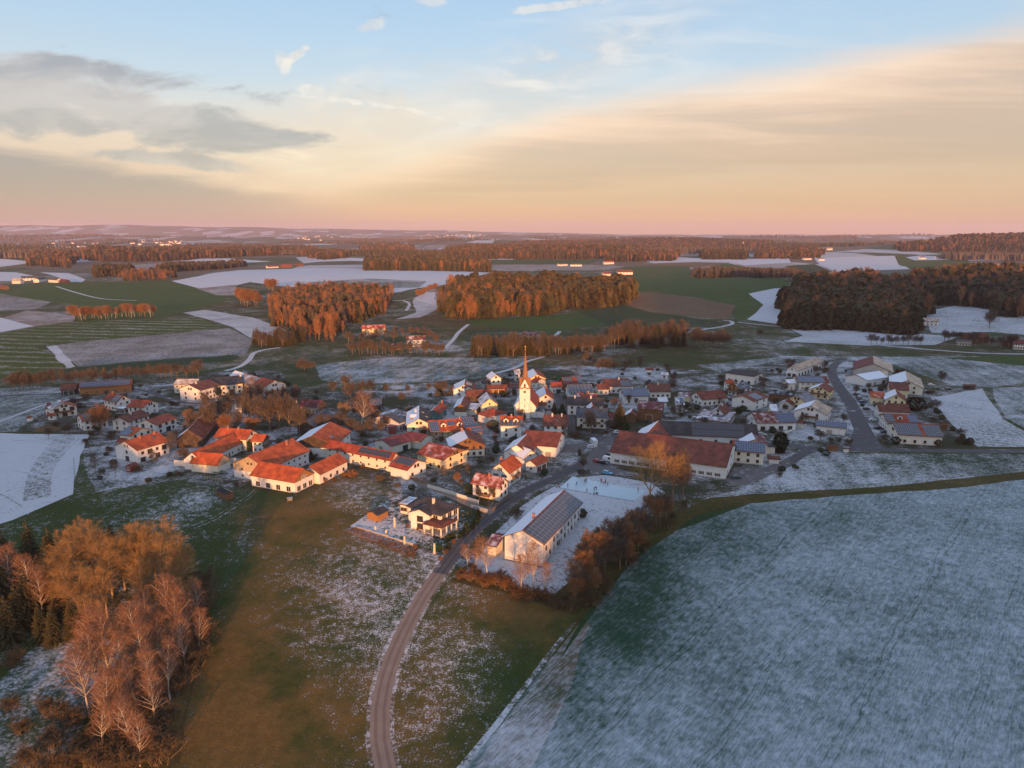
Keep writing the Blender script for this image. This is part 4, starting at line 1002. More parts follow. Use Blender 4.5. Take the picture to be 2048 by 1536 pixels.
# --- around the church
B('D', (465, 472), (480, 398), (310, 525), 8, 4.6, 'white', 'rust', (.8, .1), 'white house at the field edge with snowy slope and white skylight panels', group=GH, pv=[('f', .3, .7, .15, .6, 'grey')], win='b', nwin=(2, 2))
B('D', (905, 335), (840, 290), (800, 385), 9, 6, 'white', 'slate', (.7, .1), 'tall white house with blue grey snowy roof, farthest up the slope', group=GH, win='b', nwin=(2, 2))
B('D', (690, 408), (805, 404), (760, 477), 5, 3.6, 'grey', 'dark', (.15, .1), 'dark hipped garage in front of the tall white house', 'garage', 'garage', GB, nwin=(0, 0), door=[('e', 'garage', 0)])
B('D', (755, 475), (1055, 470), (900, 532), 6, 3.8, 'redwood', 'brown', (.03, .2), 'low brown roofed row with red gates west of the spire', 'barn', 'barn', GB, nwin=(0, 0), door=[('e', 'gate', -.6), ('e', 'gate', -.1), ('e', 'gate', .5)])
B('D', (1070, 438), (1232, 435), (1150, 520), 8, 5, 'white', 'rust', (.03, .2), 'red roofed house with two dark solar rows right behind the church tower', group=GH, pv=[('e', .15, .9, .08, .3, 'dark'), ('e', .15, .9, .6, .85, 'dark')], win='b')
B('D', (482, 545), (822, 535), (580, 634), 9, 6, 'dark', 'brown', (.03, .2), 'black boarded barn with wide brown roof west of the cream house', 'barn', 'barn', GB, nwin=(0, 0), door=[('e', 'dark', -.5), ('e', 'dark', .3)])  # wide opening, its inner shade drawn as near-black panels
B('D', (415, 737), (462, 628), (335, 757), 7.2, 4.6, 'cream', 'brown', (.75, .05), 'small barn with brown wooden gable, cream base and snowy slope', 'barn', 'barn', GB, gab=[('g1', 'wood', 2.4)], nwin=(0, 0))
B('D', (478, 760), (690, 772), (580, 812), 3.4, 3.4, 'cream', 'slate', (.55, .55), 'flat roofed cream garage attached to the brown gabled barn', 'garage', 'garage', GB, flatroof=True, nwin=(0, 0))
B('D', (815, 660), (770, 573), (695, 768), 10.5, 6.6, 'yellow', 'rust', (.5, .35), 'tall cream yellow house with streaky snow on its rust roof', group=GH, win='w', nwin=(2, 2))
B('D', (845, 795), (862, 800), (790, 915), 7, 4.4, 'white', 'red', (.0, .0), 'small white tower house with pyramid red roof below the yellow house', group=GH, hip=4.2, nwin=(0, 0))
B('D', (1580, 600), (1556, 498), (1452, 665), 9, 5.6, 'white', 'red', (.7, .03), 'white house beside the church with one red and one snowy slope', group=GH, win='b', nwin=(2, 2), ch=(('f', .9, .2),))
B('D', (1435, 697), (1590, 697), (1510, 750), 4.4, 3.0, 'stone', 'rust', (0, .1), 'low stone annex with red roof between church and white house', 'annex', 'annex', GB, nwin=(0, 0))
B('D', (1465, 335), (1405, 256), (1340, 412), 8, 5, 'yellow', 'red', (.7, .05), 'cream house with red and snowy roof near the top of the village', group=GH, win='b', nwin=(2, 2))
B('D', (1140, 262), (1228, 260), (1170, 330), 8, 5, 'cream', 'slate', (.4, .3), 'cream house with grey roof left of the spire at the village top', group=GH, win='b')
B('D', (1440, 373), (1525, 388), (1420, 440), 6, 4, 'cream', 'red', (.1, .5), 'low red roof with a snowy porch below the topmost houses', group=GH)
B('E', (430, 374), (690, 366), (600, 462), 8, 5, 'wood', 'rust', (0, .2), 'wide roof with black solar corner and blue solar verge', group=GH, pv=[('e', .03, .48, .05, .6, 'dark'), ('e', .78, .99, .03, .97, 'blue')], nwin=(0, 0))
B('E', (270, 442), (432, 437), (300, 507), 6.5, 4.2, 'white', 'red', (.15, .2), 'small white house with red roof and open carport by the bend', group=GH, door=[('e', 'dark', .4)])  # open carport: a near-black panel in place of its shade
B('E', (502, 473), (842, 468), (680, 592), 8, 4.6, 'white', 'grey', (.05, .2), 'house fully roofed with pale grey solar panels', group=GH, pv=[('e', .02, .98, .03, .97, 'grey')], nwin=(0, 1))
r = B('E', (985, 396), (1352, 390), (1200, 510), 7.5, 4.6, 'white', 'brown', (.02, .2), 'long brown bungalow with a dark solar corner and lower wing', group=GH, pv=[('e', .62, .97, .25, .95, 'dark')], ch=(.6,), win='b')
B('E', (900, 466), (1068, 462), (980, 540), 6, 3.6, 'white', 'brown', (.02, .2), '', into=r)
B('E', (1242, 525), (1590, 521), (1420, 632), 7.6, 4.8, 'white', 'slate', (.05, .2), 'white house under a full blue solar roof with chimney', group=GH, pv=[('e', .01, .99, .03, .98, 'blue')], ch=(.42,), win='b', nwin=(3, 1))
B('E', (1592, 463), (1895, 462), (1800, 572), 7, 4, 'white', 'brown', (.02, .2), 'brown roofed bungalow behind the blue solar house', group=GH, ch=(.5,), win='b')
B('E', (640, 582), (925, 592), (800, 652), 8, 5.2, 'white', 'red', (.3, .3), 'red roof with a snowy half behind the long dark house', group=GH, ch=(.55,))
r = B('E', (502, 640), (1010, 652), (760, 757), 9, 5.8, 'white', 'dark', (.03, .2), 'long two storey house with dark roof and small snowy cross gable', group=GH, ch=(.22, .65), win='b', nwin=(5, 2))
B('E', (850, 770), (838, 715), (770, 790), 8, 5.6, 'white', 'red', (.8, .05), '', into=r, nwin=(0, 0))
B('E', (632, 790), (1062, 802), (820, 922), 9, 6, 'white', 'slate', (.05, .2), 'white inn with slate roof and brown balcony behind the bare linden', group=GH, bal=('e', 2.8, .6), win='b', nwin=(4, 2))
B('E', (185, 882), (532, 890), (330, 1040), 8.5, 5.2, 'white', 'brown', (.03, .2), 'white house with brown roof and two chimneys opposite the inn', group=GH, ch=(.35, .72), win='b', nwin=(3, 2), sky=[('e', .55, .5)])
B('D', (955, 902), (1270, 905), (1100, 1035), 9.6, 6.4, 'white', 'orange', (0, .2), 'square white house under dark solar panels with two lit dormers', group=GH, pv=[('e', .02, .98, .38, .97, 'grey')], dorm=[('e', .28, 'cream'), ('e', .7, 'cream')], win='bt', nwin=(2, 2), ch=(.5,))
r = B('D', (1300, 1092), (1802, 1130), (1600, 1318), 9, 5, 'white', 'rust', (.03, .3), 'L shaped white hall with rust brown roof beside the village street', 'hall', 'hall', GB, win='k', nwin=(2, 1), rows=1, door=[('e', 'garage', .55)])
B('I', (680, 152), (785, 40), (580, 180), 8.4, 4.6, 'white', 'rust', (.8, .02), '', into=r, nwin=(0, 0))
B('I', (680, 150), (832, 203), (640, 252), 7, 4, 'white', 'maroon', (.75, .1), 'low white house with pale snowy front slope before the hall', group=GH, win='k', nwin=(0, 2))
B('I', (503, 342), (645, 252), (680, 402), 9.6, 5.9, 'white', 'orange', (0, .8), 'white gabled house with vivid orange slope and dark shutters', group=GF, win='s', nwin=(2, 2), bal=('e', 2.9, .5), ch=(('f', .4, .35),))
B('I', (820, 310), (950, 250), (950, 340), 5.4, 3.4, 'white', 'rust', (.03, .2), 'small white double garage with red roof and wooden doors', 'garage', 'garage', GB, door=[('e', 'garage_brown', -.45), ('e', 'garage_brown', .45)], nwin=(0, 1), win='k')
B('I', (262, 436), (562, 490), (360, 562), 8, 4.9, 'white', 'red', (.32, .2), 'white house with frosted red roof, espalier gable and fruit trees', group=GF, win='b', nwin=(3, 2), ch=(.5,), bal=('e', .9, .35))
# --- the solar roofed hall and the ice rink side
r = B('I', (745, 1025), (1172, 615), (1160, 962), 10.6, 7.0, 'white', 'rust', (.02, .95), 'long white hall with one solar slope, one snowy slope and tall blank gable', 'hall', 'hall', GF, pv=[('e', .005, .995, .06, .98, 'grey')], win='tb', nwin=(10, 0), rows=2, ch=(('f', .30, .15),), door=[('e', 'door', -.2)])
B('I', (432, 1066), (552, 1090), (440, 1192), 5, 3.5, 'cream', 'maroon', (.35, .3), '', into=r, nwin=(0, 0))
B('J', (305, 210), (1470, 350), (820, 516), 11, 5.4, 'white', 'rust', (.06, .3), 'very big white hall with long rust brown roof beside the ice rink', 'hall', 'hall', GF, win='m', nwin=(14, 3), rows=1, og=.5)
r = B('J', (700, 110), (1710, 150), (1100, 266), 11, 6.6, 'white', 'dark', (.02, .3), 'rear inn wing with dark solar roof and three small windows', 'inn', 'inn', GF, pv=[('e', .34, .86, .03, .48, 'big'), ('e', .34, .86, .52, .97, 'big')], win='b', nwin=(6, 1), rows=2)
B('J', (700, 109), (590, 226), (500, 216), 10.9, 6, 'white', 'rust', (.9, .02), '', into=r, nwin=(0, 0))
B('J', (1640, 205), (1692, 300), (1505, 268), 8.4, 6, 'white', 'maroon', (.7, .3), '', into=r, nwin=(0, 0))
B('J', (1460, 310), (1800, 340), (1640, 446), 8, 5.6, 'cream', 'red', (.02, .2), 'cream hall with turquoise solar roof at the end of the rust hall', 'hall', 'hall', GF, pv=[('e', .08, .99, .04, .97, 'blue')], win='b', nwin=(3, 1), rows=2)
B('J', (1750, 338), (1905, 345), (1830, 380), 4.4, 3.6, 'cream', 'slate', (.1, .1), 'low cream garage with blue grey roof beside the clipped dark tree', 'garage', 'garage', GB, nwin=(0, 0))
B('J', (1815, 480), (1950, 490), (1880, 500), 2.5, 2.5, 'white', 'brown', (.05, .05), 'low white bin store with brown flat roof at the yard entrance', 'bin_store', 'shed', GB, flatroof=True, nwin=(0, 0))
B('E', (1490, 688), (1830, 712), (1620, 806), 9, 6.6, 'wood', 'maroon', (.28, .2), 'big boarded barn with pinkish frosted roof and white corner posts', 'barn', 'barn', GB, nwin=(0, 0), door=[('e', 'gate', 0)])
B('E', (1372, 850), (1402, 790), (1285, 892), 6, 3.6, 'wood', 'brown', (.75, .1), 'brown wooden shed with snowy slope in front of the boarded barn', 'shed', 'shed', GB, nwin=(0, 0))
B('E', (1070, 850), (1150, 852), (1110, 926), 6, 4.2, 'cream', 'rust', (0, .1), 'narrow cream annex with rust roof between the inn and the tall spruce', 'annex', 'annex', GB, nwin=(0, 0))
B('E', (1735, 648), (1868, 640), (1760, 712), 6.6, 4.4, 'white', 'slate', (.8, .4), 'white house with snow covered roof behind the boarded barn', group=GH, win='b')
B('F', (62, 708), (190, 712), (70, 818), 7.5, 4.8, 'stone', 'dark', (.45, .2), 'house with dark wooden gable and patchy snow over solar panels', group=GH, gab=[('g2', 'dark', 1)], pv=[('e', .5, .95, .1, .7, 'blue')], win='b')
B('F', (110, 648), (276, 650), (190, 716), 5, 3.6, 'yellow', 'maroon', (.4, .2), 'small yellow garage with pink frosted roof', 'garage', 'garage', GB, nwin=(0, 0))
# --- eastern part of the village
B('F', (815, 350), (1215, 402), (970, 404), 6.2, 6.2, 'white', 'black', (.12, .12), 'modern white house with flat black roof and tall windows', group=GH, flatroof=True, win='z', nwin=(4, 2), rows=1)
B('F', (750, 475), (862, 470), (800, 522), 7, 5, 'white', 'orange', (0, .2), 'little white house with orange roof below the modern flat roof', group=GH, nwin=(1, 1))
B('F', (870, 522), (1040, 500), (1000, 602), 8, 5.2, 'white', 'slate', (.3, .2), 'chalet with blue grey roof, wooden gable and balcony', group=GH, gab=[('g1', 'orange', 3)], bal=('g1', 2.9, .9), win='b', ch=(.3,))
B('F', (352, 640), (710, 610), (560, 742), 7.5, 4, 'white', 'rust', (.03, .2), 'long low house with rust roof and clipped gable end', group=GH, win='b')
B('F', (990, 690), (1200, 625), (1250, 742), 8, 5.6, 'white', 'rust', (.05, .2), 'white cube shaped house with rust roof and snowy solar field', group=GH, pv=[('e', .25, .7, .1, .9, 'grey')], win='b', nwin=(2, 1))
B('F', (1340, 628), (1705, 650), (1500, 722), 5, 4, 'wood', 'black', (.35, .4), 'low black roofed workshop with snow patches', 'workshop', 'workshop', GB, nwin=(0, 0))
B('F', (1730, 690), (1885, 640), (1900, 792), 8, 4.6, 'yellow', 'grey', (.1, .8), 'cream house with wide grey roof and thin snowy verge', group=GH, win='b', nwin=(2, 1))
B('F', (1578, 758), (1642, 725), (1700, 802), 5.2, 3.2, 'cream', 'rust', (.05, .8), 'cream garage gable with brown door before the wide grey roof', 'garage', 'garage', GB, door=[('g1', 'garage_brown', 0)], nwin=(0, 0))
B('F', (655, 855), (742, 780), (830, 892), 8, 4.2, 'white', 'brown', (.12, .85), 'white gabled house with brown slope behind the pink flat roofs', group=GH, win='b', nwin=(2, 1), ch=(.5,))
B('F', (400, 935), (860, 985), (620, 1035), 4, 4, 'stone', 'maroon', (.42, .42), 'flat pinkish frosted roof carrying a tilted solar row', 'storage_hall', 'shed', GB, flatroof=True, nwin=(0, 0), pv=[('e', .42, .95, -.5, .3, 'blue')])
B('F', (1110, 917), (1662, 910), (1400, 1066), 8, 4.2, 'white', 'rust', (.30, .2), 'long house with rust roof, snow patches and solar half', group=GH, pv=[('e', .55, .98, .08, .95, 'blue')], win='x', nwin=(4, 1), rows=1)
B('F', (1350, 806), (1455, 810), (1380, 900), 7, 4.6, 'yellow', 'maroon', (.5, .3), 'yellow house with pink snowy roof peeping over the solar half', group=GH)
B('G', (105, 625), (170, 560), (270, 722), 9, 5.2, 'white', 'tan', (.08, .8), 'white gabled house with balcony and one pale sunlit slope', group=GH, bal=('g1', 2.8, .55), win='b', nwin=(2, 2), pv=[('e', .2, .4, .4, .6, 'dark')])
B('G', (160, 768), (480, 797), (310, 868), 5.6, 4, 'white', 'slate', (.02, .1), 'low white shed under bright blue solar panels by the road junction', 'shed', 'shed', GB, pv=[('e', .01, .99, .02, .98, 'blue')], nwin=(0, 0), door=[('e', 'garage', -.1)])
B('F', (1712, 418), (2140, 430), (1870, 512), 8, 5.4, 'cream', 'rust', (.02, .2), 'white house with a blue solar slope along its whole ridge', group=GH, pv=[('e', .02, .86, .05, .95, 'blue')], win='k')
B('F', (1570, 470), (1692, 466), (1620, 526), 6.5, 4.6, 'cream', 'maroon', (.55, .3), 'small cream house with pink snowy roof beside the blue solar slope', group=GH)
B('G', (-82, 212), (185, 122), (170, 198), 8, 4.8, 'white', 'tan', (.15, .1), 'long hall with pale tan roof, red verges and window band', 'hall', 'hall', GB, win='x', nwin=(8, 2), rows=1)
B('G', (195, 420), (250, 382), (330, 470), 8, 4.8, 'yellow', 'rust', (.05, .7), 'yellow chalet with wooden balcony next to the street', group=GH, bal=('g1', 2.8, .9), win='b')
B('G', (757, 187), (750, 110), (958, 272), 10.5, 5, 'stone', 'tan', (.1, .0), 'big pale gabled barn, one slope tan and one maroon', 'barn', 'barn', GB, nwin=(0, 0), rf2='maroon')
r = B('G', (575, 300), (812, 264), (670, 386), 7, 4.4, 'white', 'slate', (.75, .3), 'white workshop with snowy roof and three garage doors', 'workshop', 'workshop', GB, door=[('e', 'garage', -.7), ('e', 'garage', -.3), ('e', 'dark', .5)], nwin=(0, 0))
B('G', (822, 264), (895, 268), (870, 352), 7, 4.8, 'cream', 'tan', (.1, .1), '', into=r, nwin=(0, 0))
B('G', (1102, 362), (1080, 265), (1262, 415), 9, 4.6, 'cream', 'tan', (.1, .75), 'cream gabled house, one slope tan and one snowy, by the fields', group=GH, win='b', nwin=(2, 2))
B('G', (905, 373), (1110, 388), (1000, 468), 8, 5, 'yellow', 'brown', (.05, .3), 'brown roofed house right below the tan and snowy gable', group=GH)
r = B('G', (990, 505), (970, 450), (865, 560), 9, 5.2, 'yellow', 'rust', (.75, .05), 'yellow gabled house with snowy slope and orange side wing', group=GH, win='b', nwin=(2, 3))
B('G', (710, 472), (862, 482), (770, 536), 7, 4.6, 'yellow', 'orange', (.25, .1), '', into=r)
B('G', (785, 592), (1110, 606), (940, 686), 8, 4.6, 'white', 'brown', (.02, .2), 'long plain dark brown roof below the yellow gable', group=GH, ch=(.25,))
B('G', (845, 702), (1188, 716), (1010, 790), 7.5, 5, 'white', 'red', (.02, .2), 'red roof with solar panels at both ends above the big solar house', group=GH, pv=[('e', .02, .28, .05, .95, 'dark'), ('e', .7, .98, .05, .95, 'blue')], dorm=[('e', .45, 'white')])
B('G', (945, 793), (1410, 816), (1180, 928), 8, 4.6, 'cream', 'red', (.02, .2), 'cream house with two large solar fields and red strip between, by the main road', group=GH, pv=[('e', .01, .54, .02, .98, 'dark'), ('e', .62, .99, .08, .98, 'dark')], win='b', nwin=(4, 1), rows=1)
B('G', (1668, 402), (1800, 408), (1740, 432), 3.2, 2.6, 'dark', 'brown', (.05, .2), 'lone brown field shed on the snowy lane', 'shed', 'shed', GB, nwin=(0, 0))
B('G', (278, 1022), (385, 1025), (330, 1034), 2.9, 2.4, 'wood', 'brown', (.05, .2), 'small brown wooden bus shelter at the junction', 'bus_shelter', 'shelter', nwin=(0, 0), og=.2, oe=.2)
B('G', (1430, 800), (1525, 805), (1480, 822), 3.2, 2.5, 'wood', 'rust', (.05, .2), 'brown garden shed beside the big solar house', 'shed', 'shed', GB, nwin=(0, 0))
B('G', (-15, 760), (35, 765), (15, 800), 4.2, 3, 'cream', 'rust', (.05, .2), 'tiny cream garage with brown roof next to the blue solar shed', 'garage', 'garage', GB, nwin=(0, 0))
B('E', (1575, 250), (1680, 252), (1630, 268), 3.4, 2.5, 'white', 'red', (.1, .2), 'tiny red roofed hut on the snowy field above the village', 'field_hut', 'hut', nwin=(0, 0))
B('E', (1790, 300), (1900, 312), (1840, 340), 4.5, 3, 'white', 'red', (.6, .5), 'small white club house with snowy roof above the village', 'club_house', 'house', win='b')
# --- hamlets and farms beyond the village
GR = 'farms in the countryside beyond'
def far(key, lst):
    for a, b_, e, Hr, He, wl, rf, lab in lst: B(key, a, b_, e, Hr, He, wl, rf, (.1, .3), lab, 'farm_building', 'farm', GR, win='b', nwin=(4, 2))
far('S', [((358, 645), (500, 640), (430, 660), 9, 5.5, 'yellow', 'red', 'long farm with red roof on the valley slope'), ((620, 706), (736, 702), (680, 722), 9.5, 6, 'white', 'brown', 'white farmhouse in the wooded hollow'),
          ((532, 752), (585, 752), (560, 762), 5, 3, 'wood', 'rust', 'low red shed near the hollow farmhouse'), ((1315, 678), (1395, 690), (1350, 700), 7, 4, 'stone', 'maroon', 'dull maroon roof behind the spruces of the stream'),
          ((1765, 270), (1845, 268), (1800, 282), 10, 6, 'white', 'orange', 'distant white farm with orange roof on the ridge'), ((1830, 322), (1970, 320), (1900, 345), 11, 6, 'white', 'rust', 'big red roofed farm on the sunny ridge'),
          ((1772, 336), (1810, 334), (1790, 346), 8, 5, 'white', 'red', 'small white house in front of the sunny ridge farm'), ((1510, 283), (1560, 281), (1535, 288), 8, 5, 'white', 'slate', 'pale farm on the plain before the long forest'),
          ((1580, 284), (1650, 284), (1610, 290), 8, 5, 'white', 'slate', 'second pale farm on the plain before the long forest'), ((425, 240), (490, 238), (450, 248), 9, 5, 'cream', 'tan', 'sunlit farm above the reddish strip wood')])
far('T', [((1482, 562), (1585, 566), (1530, 578), 8, 5, 'white', 'tan', 'white house under the dark forest edge'), ((1718, 645), (1848, 646), (1790, 672), 9, 5, 'wood', 'rust', 'red roofed barn at the eastern frame'),
          ((1935, 670), (2040, 674), (1990, 690), 8, 5, 'wood', 'rust', 'second red roofed barn at the eastern frame'), ((1990, 690), (2060, 692), (2020, 705), 7, 5, 'white', 'maroon', 'white house at the eastern frame'),
          ((1680, 682), (1760, 684), (1720, 694), 5, 4, 'stone', 'slate', 'low grey shed before the eastern red barn'), ((815, 232), (905, 230), (860, 246), 9, 5, 'white', 'brown', 'farm with brown roof on the white field'), ((920, 238), (955, 238), (940, 246), 7, 5, 'white', 'rust', 'farm outbuilding beside the white field'),
          ((355, 224), (415, 222), (385, 232), 9, 5.5, 'white', 'rust', 'farm by the small dark grove'), ((330, 208), (375, 206), (350, 214), 9, 5.5, 'white', 'slate', 'grey roofed farm behind the small dark grove'), ((1468, 228), (1515, 226), (1490, 238), 9, 5.5, 'white', 'slate', 'pale farm inside the snowy loop'),
          ((1565, 226), (1600, 225), (1580, 238), 9, 5.5, 'white', 'slate', 'snowy roofed farm near the green corner'), ((1600, 227), (1660, 226), (1630, 240), 9, 5.5, 'wood', 'rust', 'brown barn near the green corner'),
          ((920, 177), (950, 177), (935, 183), 12, 7, 'white', 'slate', 'far white farm below the wooded skyline'), ((960, 180), (1008, 179), (985, 186), 12, 7, 'white', 'tan', 'far cream farm below the wooded skyline'), ((1880, 194), (1910, 194), (1895, 199), 11, 7, 'white', 'slate', 'far white farm near the wooded hill'),
          ((40, 195), (66, 195), (52, 201), 10, 6, 'white', 'orange', 'far farm at the end of the long forest')])
far('R', [((75, 372), (128, 372), (100, 388), 9, 5, 'white', 'tan', 'white house at the left hamlet with pale roof'), ((122, 358), (215, 355), (170, 375), 9, 5, 'white', 'slate', 'slate roofed farm in the left hamlet'), ((205, 370), (262, 362), (235, 390), 8, 5, 'white', 'dark', 'dark roofed barn in the left hamlet'),
          ((295, 365), (345, 368), (300, 385), 9, 5, 'white', 'slate', 'white gabled house in the left hamlet'), ((345, 372), (400, 378), (370, 388), 7, 4, 'dark', 'maroon', 'maroon shed in the left hamlet'), ((-10, 405), (35, 412), (15, 424), 7, 4, 'wood', 'rust', 'rusty roof at the left frame'),
          ((1640, 290), (1705, 288), (1670, 306), 9, 5, 'wood', 'red', 'red roofed farm beyond the white hill'), ((1710, 280), (1790, 285), (1750, 298), 9, 5, 'wood', 'rust', 'second red roof beyond the white hill'), ((1560, 295), (1625, 292), (1590, 302), 8, 4, 'white', 'rust', 'low farm wing beyond the white hill')])
# little towns on the horizon: too small to show parts
HM = []
def tiny(w, l, wl, rf):
    b = MB(); b.prism([(-l / 2, -w / 2, -2), (-l / 2, -w / 2, 5.5), (-l / 2, 0, 9), (-l / 2, w / 2, 5.5), (-l / 2, w / 2, -2)], (l, 0, 0))
    for s_ in (-1, 1): b.prism([(-l / 2 - .4, s_ * (w / 2 + .5), 5.2), (-l / 2 - .4, 0, 9.1), (-l / 2 - .4, 0, 9.4), (-l / 2 - .4, s_ * (w / 2 + .5), 5.5)], (l + .8, 0, 0), 1)
    me = bpy.data.meshes.new('town_house'); me.from_pydata(b.v, [], b.f); me.materials.append(W[wl]); me.materials.append(roof(rf, .2))
    for p, i in zip(me.polygons, b.m): p.material_index = i
    return me
HM = [tiny(11, 15, 'white', 'rust'), tiny(12, 20, 'cream', 'brown'), tiny(10, 13, 'white', 'slate')]
def town(key, x0, x1, y0, y1, n, lab, sc=1.3):
    for i in range(n):
        q = at(*px(key, rnd.uniform(x0, x1), rnd.uniform(y0, y1)))
        o = link('town_house', rnd.choice(HM), None, q, (0, 0, rnd.uniform(-.6, .6) + (0 if rnd.random() < .6 else 1.57)))
        s_ = rnd.uniform(.9, 1.2) * sc; o.scale = (s_, s_, s_)
        tag(o, lab, 'house', 'houses' + lab[lab.index(' of the '):] if ' of the ' in lab else 'far houses')
town('R', 230, 600, 165, 205, 26, 'pale house of the scattered town on the left plain'); town('R', 760, 1070, 150, 185, 24, 'sunlit house of the town under the left woods')
town('R', 1745, 1990, 118, 145, 16, 'lit house of the village on the left skyline'); town('S', 730, 1060, 112, 128, 26, 'golden house of the ridge village on the skyline', 1.5)
town('S', 0, 260, 125, 150, 10, 'pale farm of the far valley left of centre'); town('T', 680, 860, 98, 112, 12, 'pale house of the hazy town on the right skyline', 1.6)
# ------------------------------------------------------------------ church
def church():
    g = at(*px('D', 1298, 925))
    ang = R(84)                                        # the nave runs back from the tower
    root = empty('church', (g.x, g.y, float(h(g.x, g.y))), ang - R(90))
    tag(root, 'white village church with slender brown shingled spire', 'church')
    t = 2.75; M_SP = wood_mat('spire_shingles', (.30, .15, .075))
    b = MB(); b.box((0, 0, 8.1), (2 * t, 2 * t, 17.8))
    for z in (5.2, 8.8, 12.4, 16.6): b.box((0, 0, z), (2 * t + .24, 2 * t + .24, .22), 1)
    b.build('tower', [W['white'], simple('cornice_plaster', (.62, .60, .57))], root)
    b = MB()
    for a in range(4):                                 # four steep gables under the spire
        m = Matrix.Rotation(a * math.pi / 2, 3, 'Z')
        p = [m @ Vector(q) for q in ((-t, -t - .002, 17.0), (t, -t - .002, 17.0), (0, -t - .002, 22.3))]
        b.prism(p, m @ Vector((0, .35, 0)))
    b.build('tower_gable', W['white'], root)
    b = MB(); n = 8; prof = [(t * 1.12, 17.2), (t * .93, 19.0), (1.5, 23.5), (.85, 29.5), (.16, 37.0), (.05, 37.6)]
    for (r0, z0), (r1, z1) in zip(prof, prof[1:]):
        vs = [(r * math.cos(R(22.5 + 45 * i)), r * math.sin(R(22.5 + 45 * i)), z) for r, z in ((r0, z0), (r1, z1)) for i in range(n)]
        b.add(vs, [(i, (i + 1) % n, n + (i + 1) % n, n + i) for i in range(n)])
    for a in range(4):                                 # small roofs over the gables
        m = Matrix.Rotation(a * math.pi / 2, 3, 'Z')
        for sx in (-1, 1):
            p = [m @ Vector(q) for q in ((sx * (t + .2), -t - .2, 16.9), (0, -t - .2, 22.55), (0, -.6, 22.55), (sx * (t + .2), -.6, 16.9))]
            b.prism(p, m @ Vector((sx * .09, 0, .09)))
    sp = b.build('spire', M_SP, root)
    b = MB(); b.lathe([(0, 37.4), (.3, 37.6), (.34, 37.85), (.2, 38.1), (.04, 38.2)]); b.box((0, 0, 39.1), (.12, .12, 2.0)); b.box((0, 0, 39.4), (.9, .12, .12))
    b.build('cross', simple('gilt', (.75, .48, .15), .35, .05, 2, .5, .8), sp)
    for a in range(4):
        m = Matrix.Rotation(a * math.pi / 2, 4, 'Z')
        b = MB(); b.prism([(-.55, -t - .05, 17.2), (.55, -t - .05, 17.2), (.55, -t - .05, 19.2), (0, -t - .05, 20.0), (-.55, -t - .05, 19.2)], (0, .06, 0), 0)
        b.build('belfry_window', simple('louvre_brown', (.16, .075, .03)), root).matrix_local = m
        b = MB(); b.cyl((0, -t - .08, 15.2), (0, -t - .02, 15.2), .75, .75, 20); b.box((0, -t - .1, 15.45), (.07, .03, .5), 1); b.box((.18, -t - .1, 15.2), (.36, .03, .07), 1)
        b.build('clock', [simple('clock_face', (.10, .09, .08)), simple('clock_hands', (.7, .5, .2))], root).matrix_local = m
    for z in (4.0, 7.2, 10.8):
        b = MB(); b.box((0, -t - .02, z), (.35, .06, 1.3)); b.build('window', M_GLASS, root)
    # nave
    L, w, e, rdg = 24, 6.0, 6.2, 13.2; y0 = .6
    b = MB(); b.prism([(-w, y0, -.5), (w, y0, -.5), (w, y0, e), (0, y0, rdg - .3), (-w, y0, e)], (0, L, 0)); b.build('wall', W['white'], root)
    b = MB(); y1 = y0 - .3
    for sx, mi in ((-1, 0), (1, 1)):
        b.prism([(0, y1, rdg), (sx * (w + .6), y1, e - .75), (sx * (w + .6), y1, e - .45), (0, y1, rdg + .35)], (0, L + .6, 0), mi)
    b.build('roof', [roof('rust', .85), roof('red', .03)], root)
    for i in range(4):
        for sx in (-1, 1):
            b = MB(); b.box((sx * (w + .01), 4 + i * 5.4, 3.4), (.08, 1.2, 3.0)); b.cyl((sx * (w + .05), 4 + i * 5.4, 4.9), (sx * (w - .03), 4 + i * 5.4, 4.9), .6, .6, 16); b.build('window', M_GLASS, root)
    b = MB(); b.box((w + 2.2, 3.2, 1.4), (4.2, 4.6, 3.8)); b.build('sacristy', W['white'], root)
    b = MB(); b.prism([(w - .1, .6, 3.3), (w + 2.2, .6, 5.4), (w + 4.6, .6, 3.3), (w + 2.2, .6, 5.1)], (0, 5.2, 0)); b.build('sacristy_roof', roof('slate', .3), root)
    b = MB(); b.box((0, -t - .03, 1.2), (1.4, .1, 2.4)); b.prism([(-.7, -t - .08, 2.4), (.7, -t - .08, 2.4), (0, -t - .08, 3.1)], (0, .1, 0)); b.build('door', M_DOOR, root)
church()

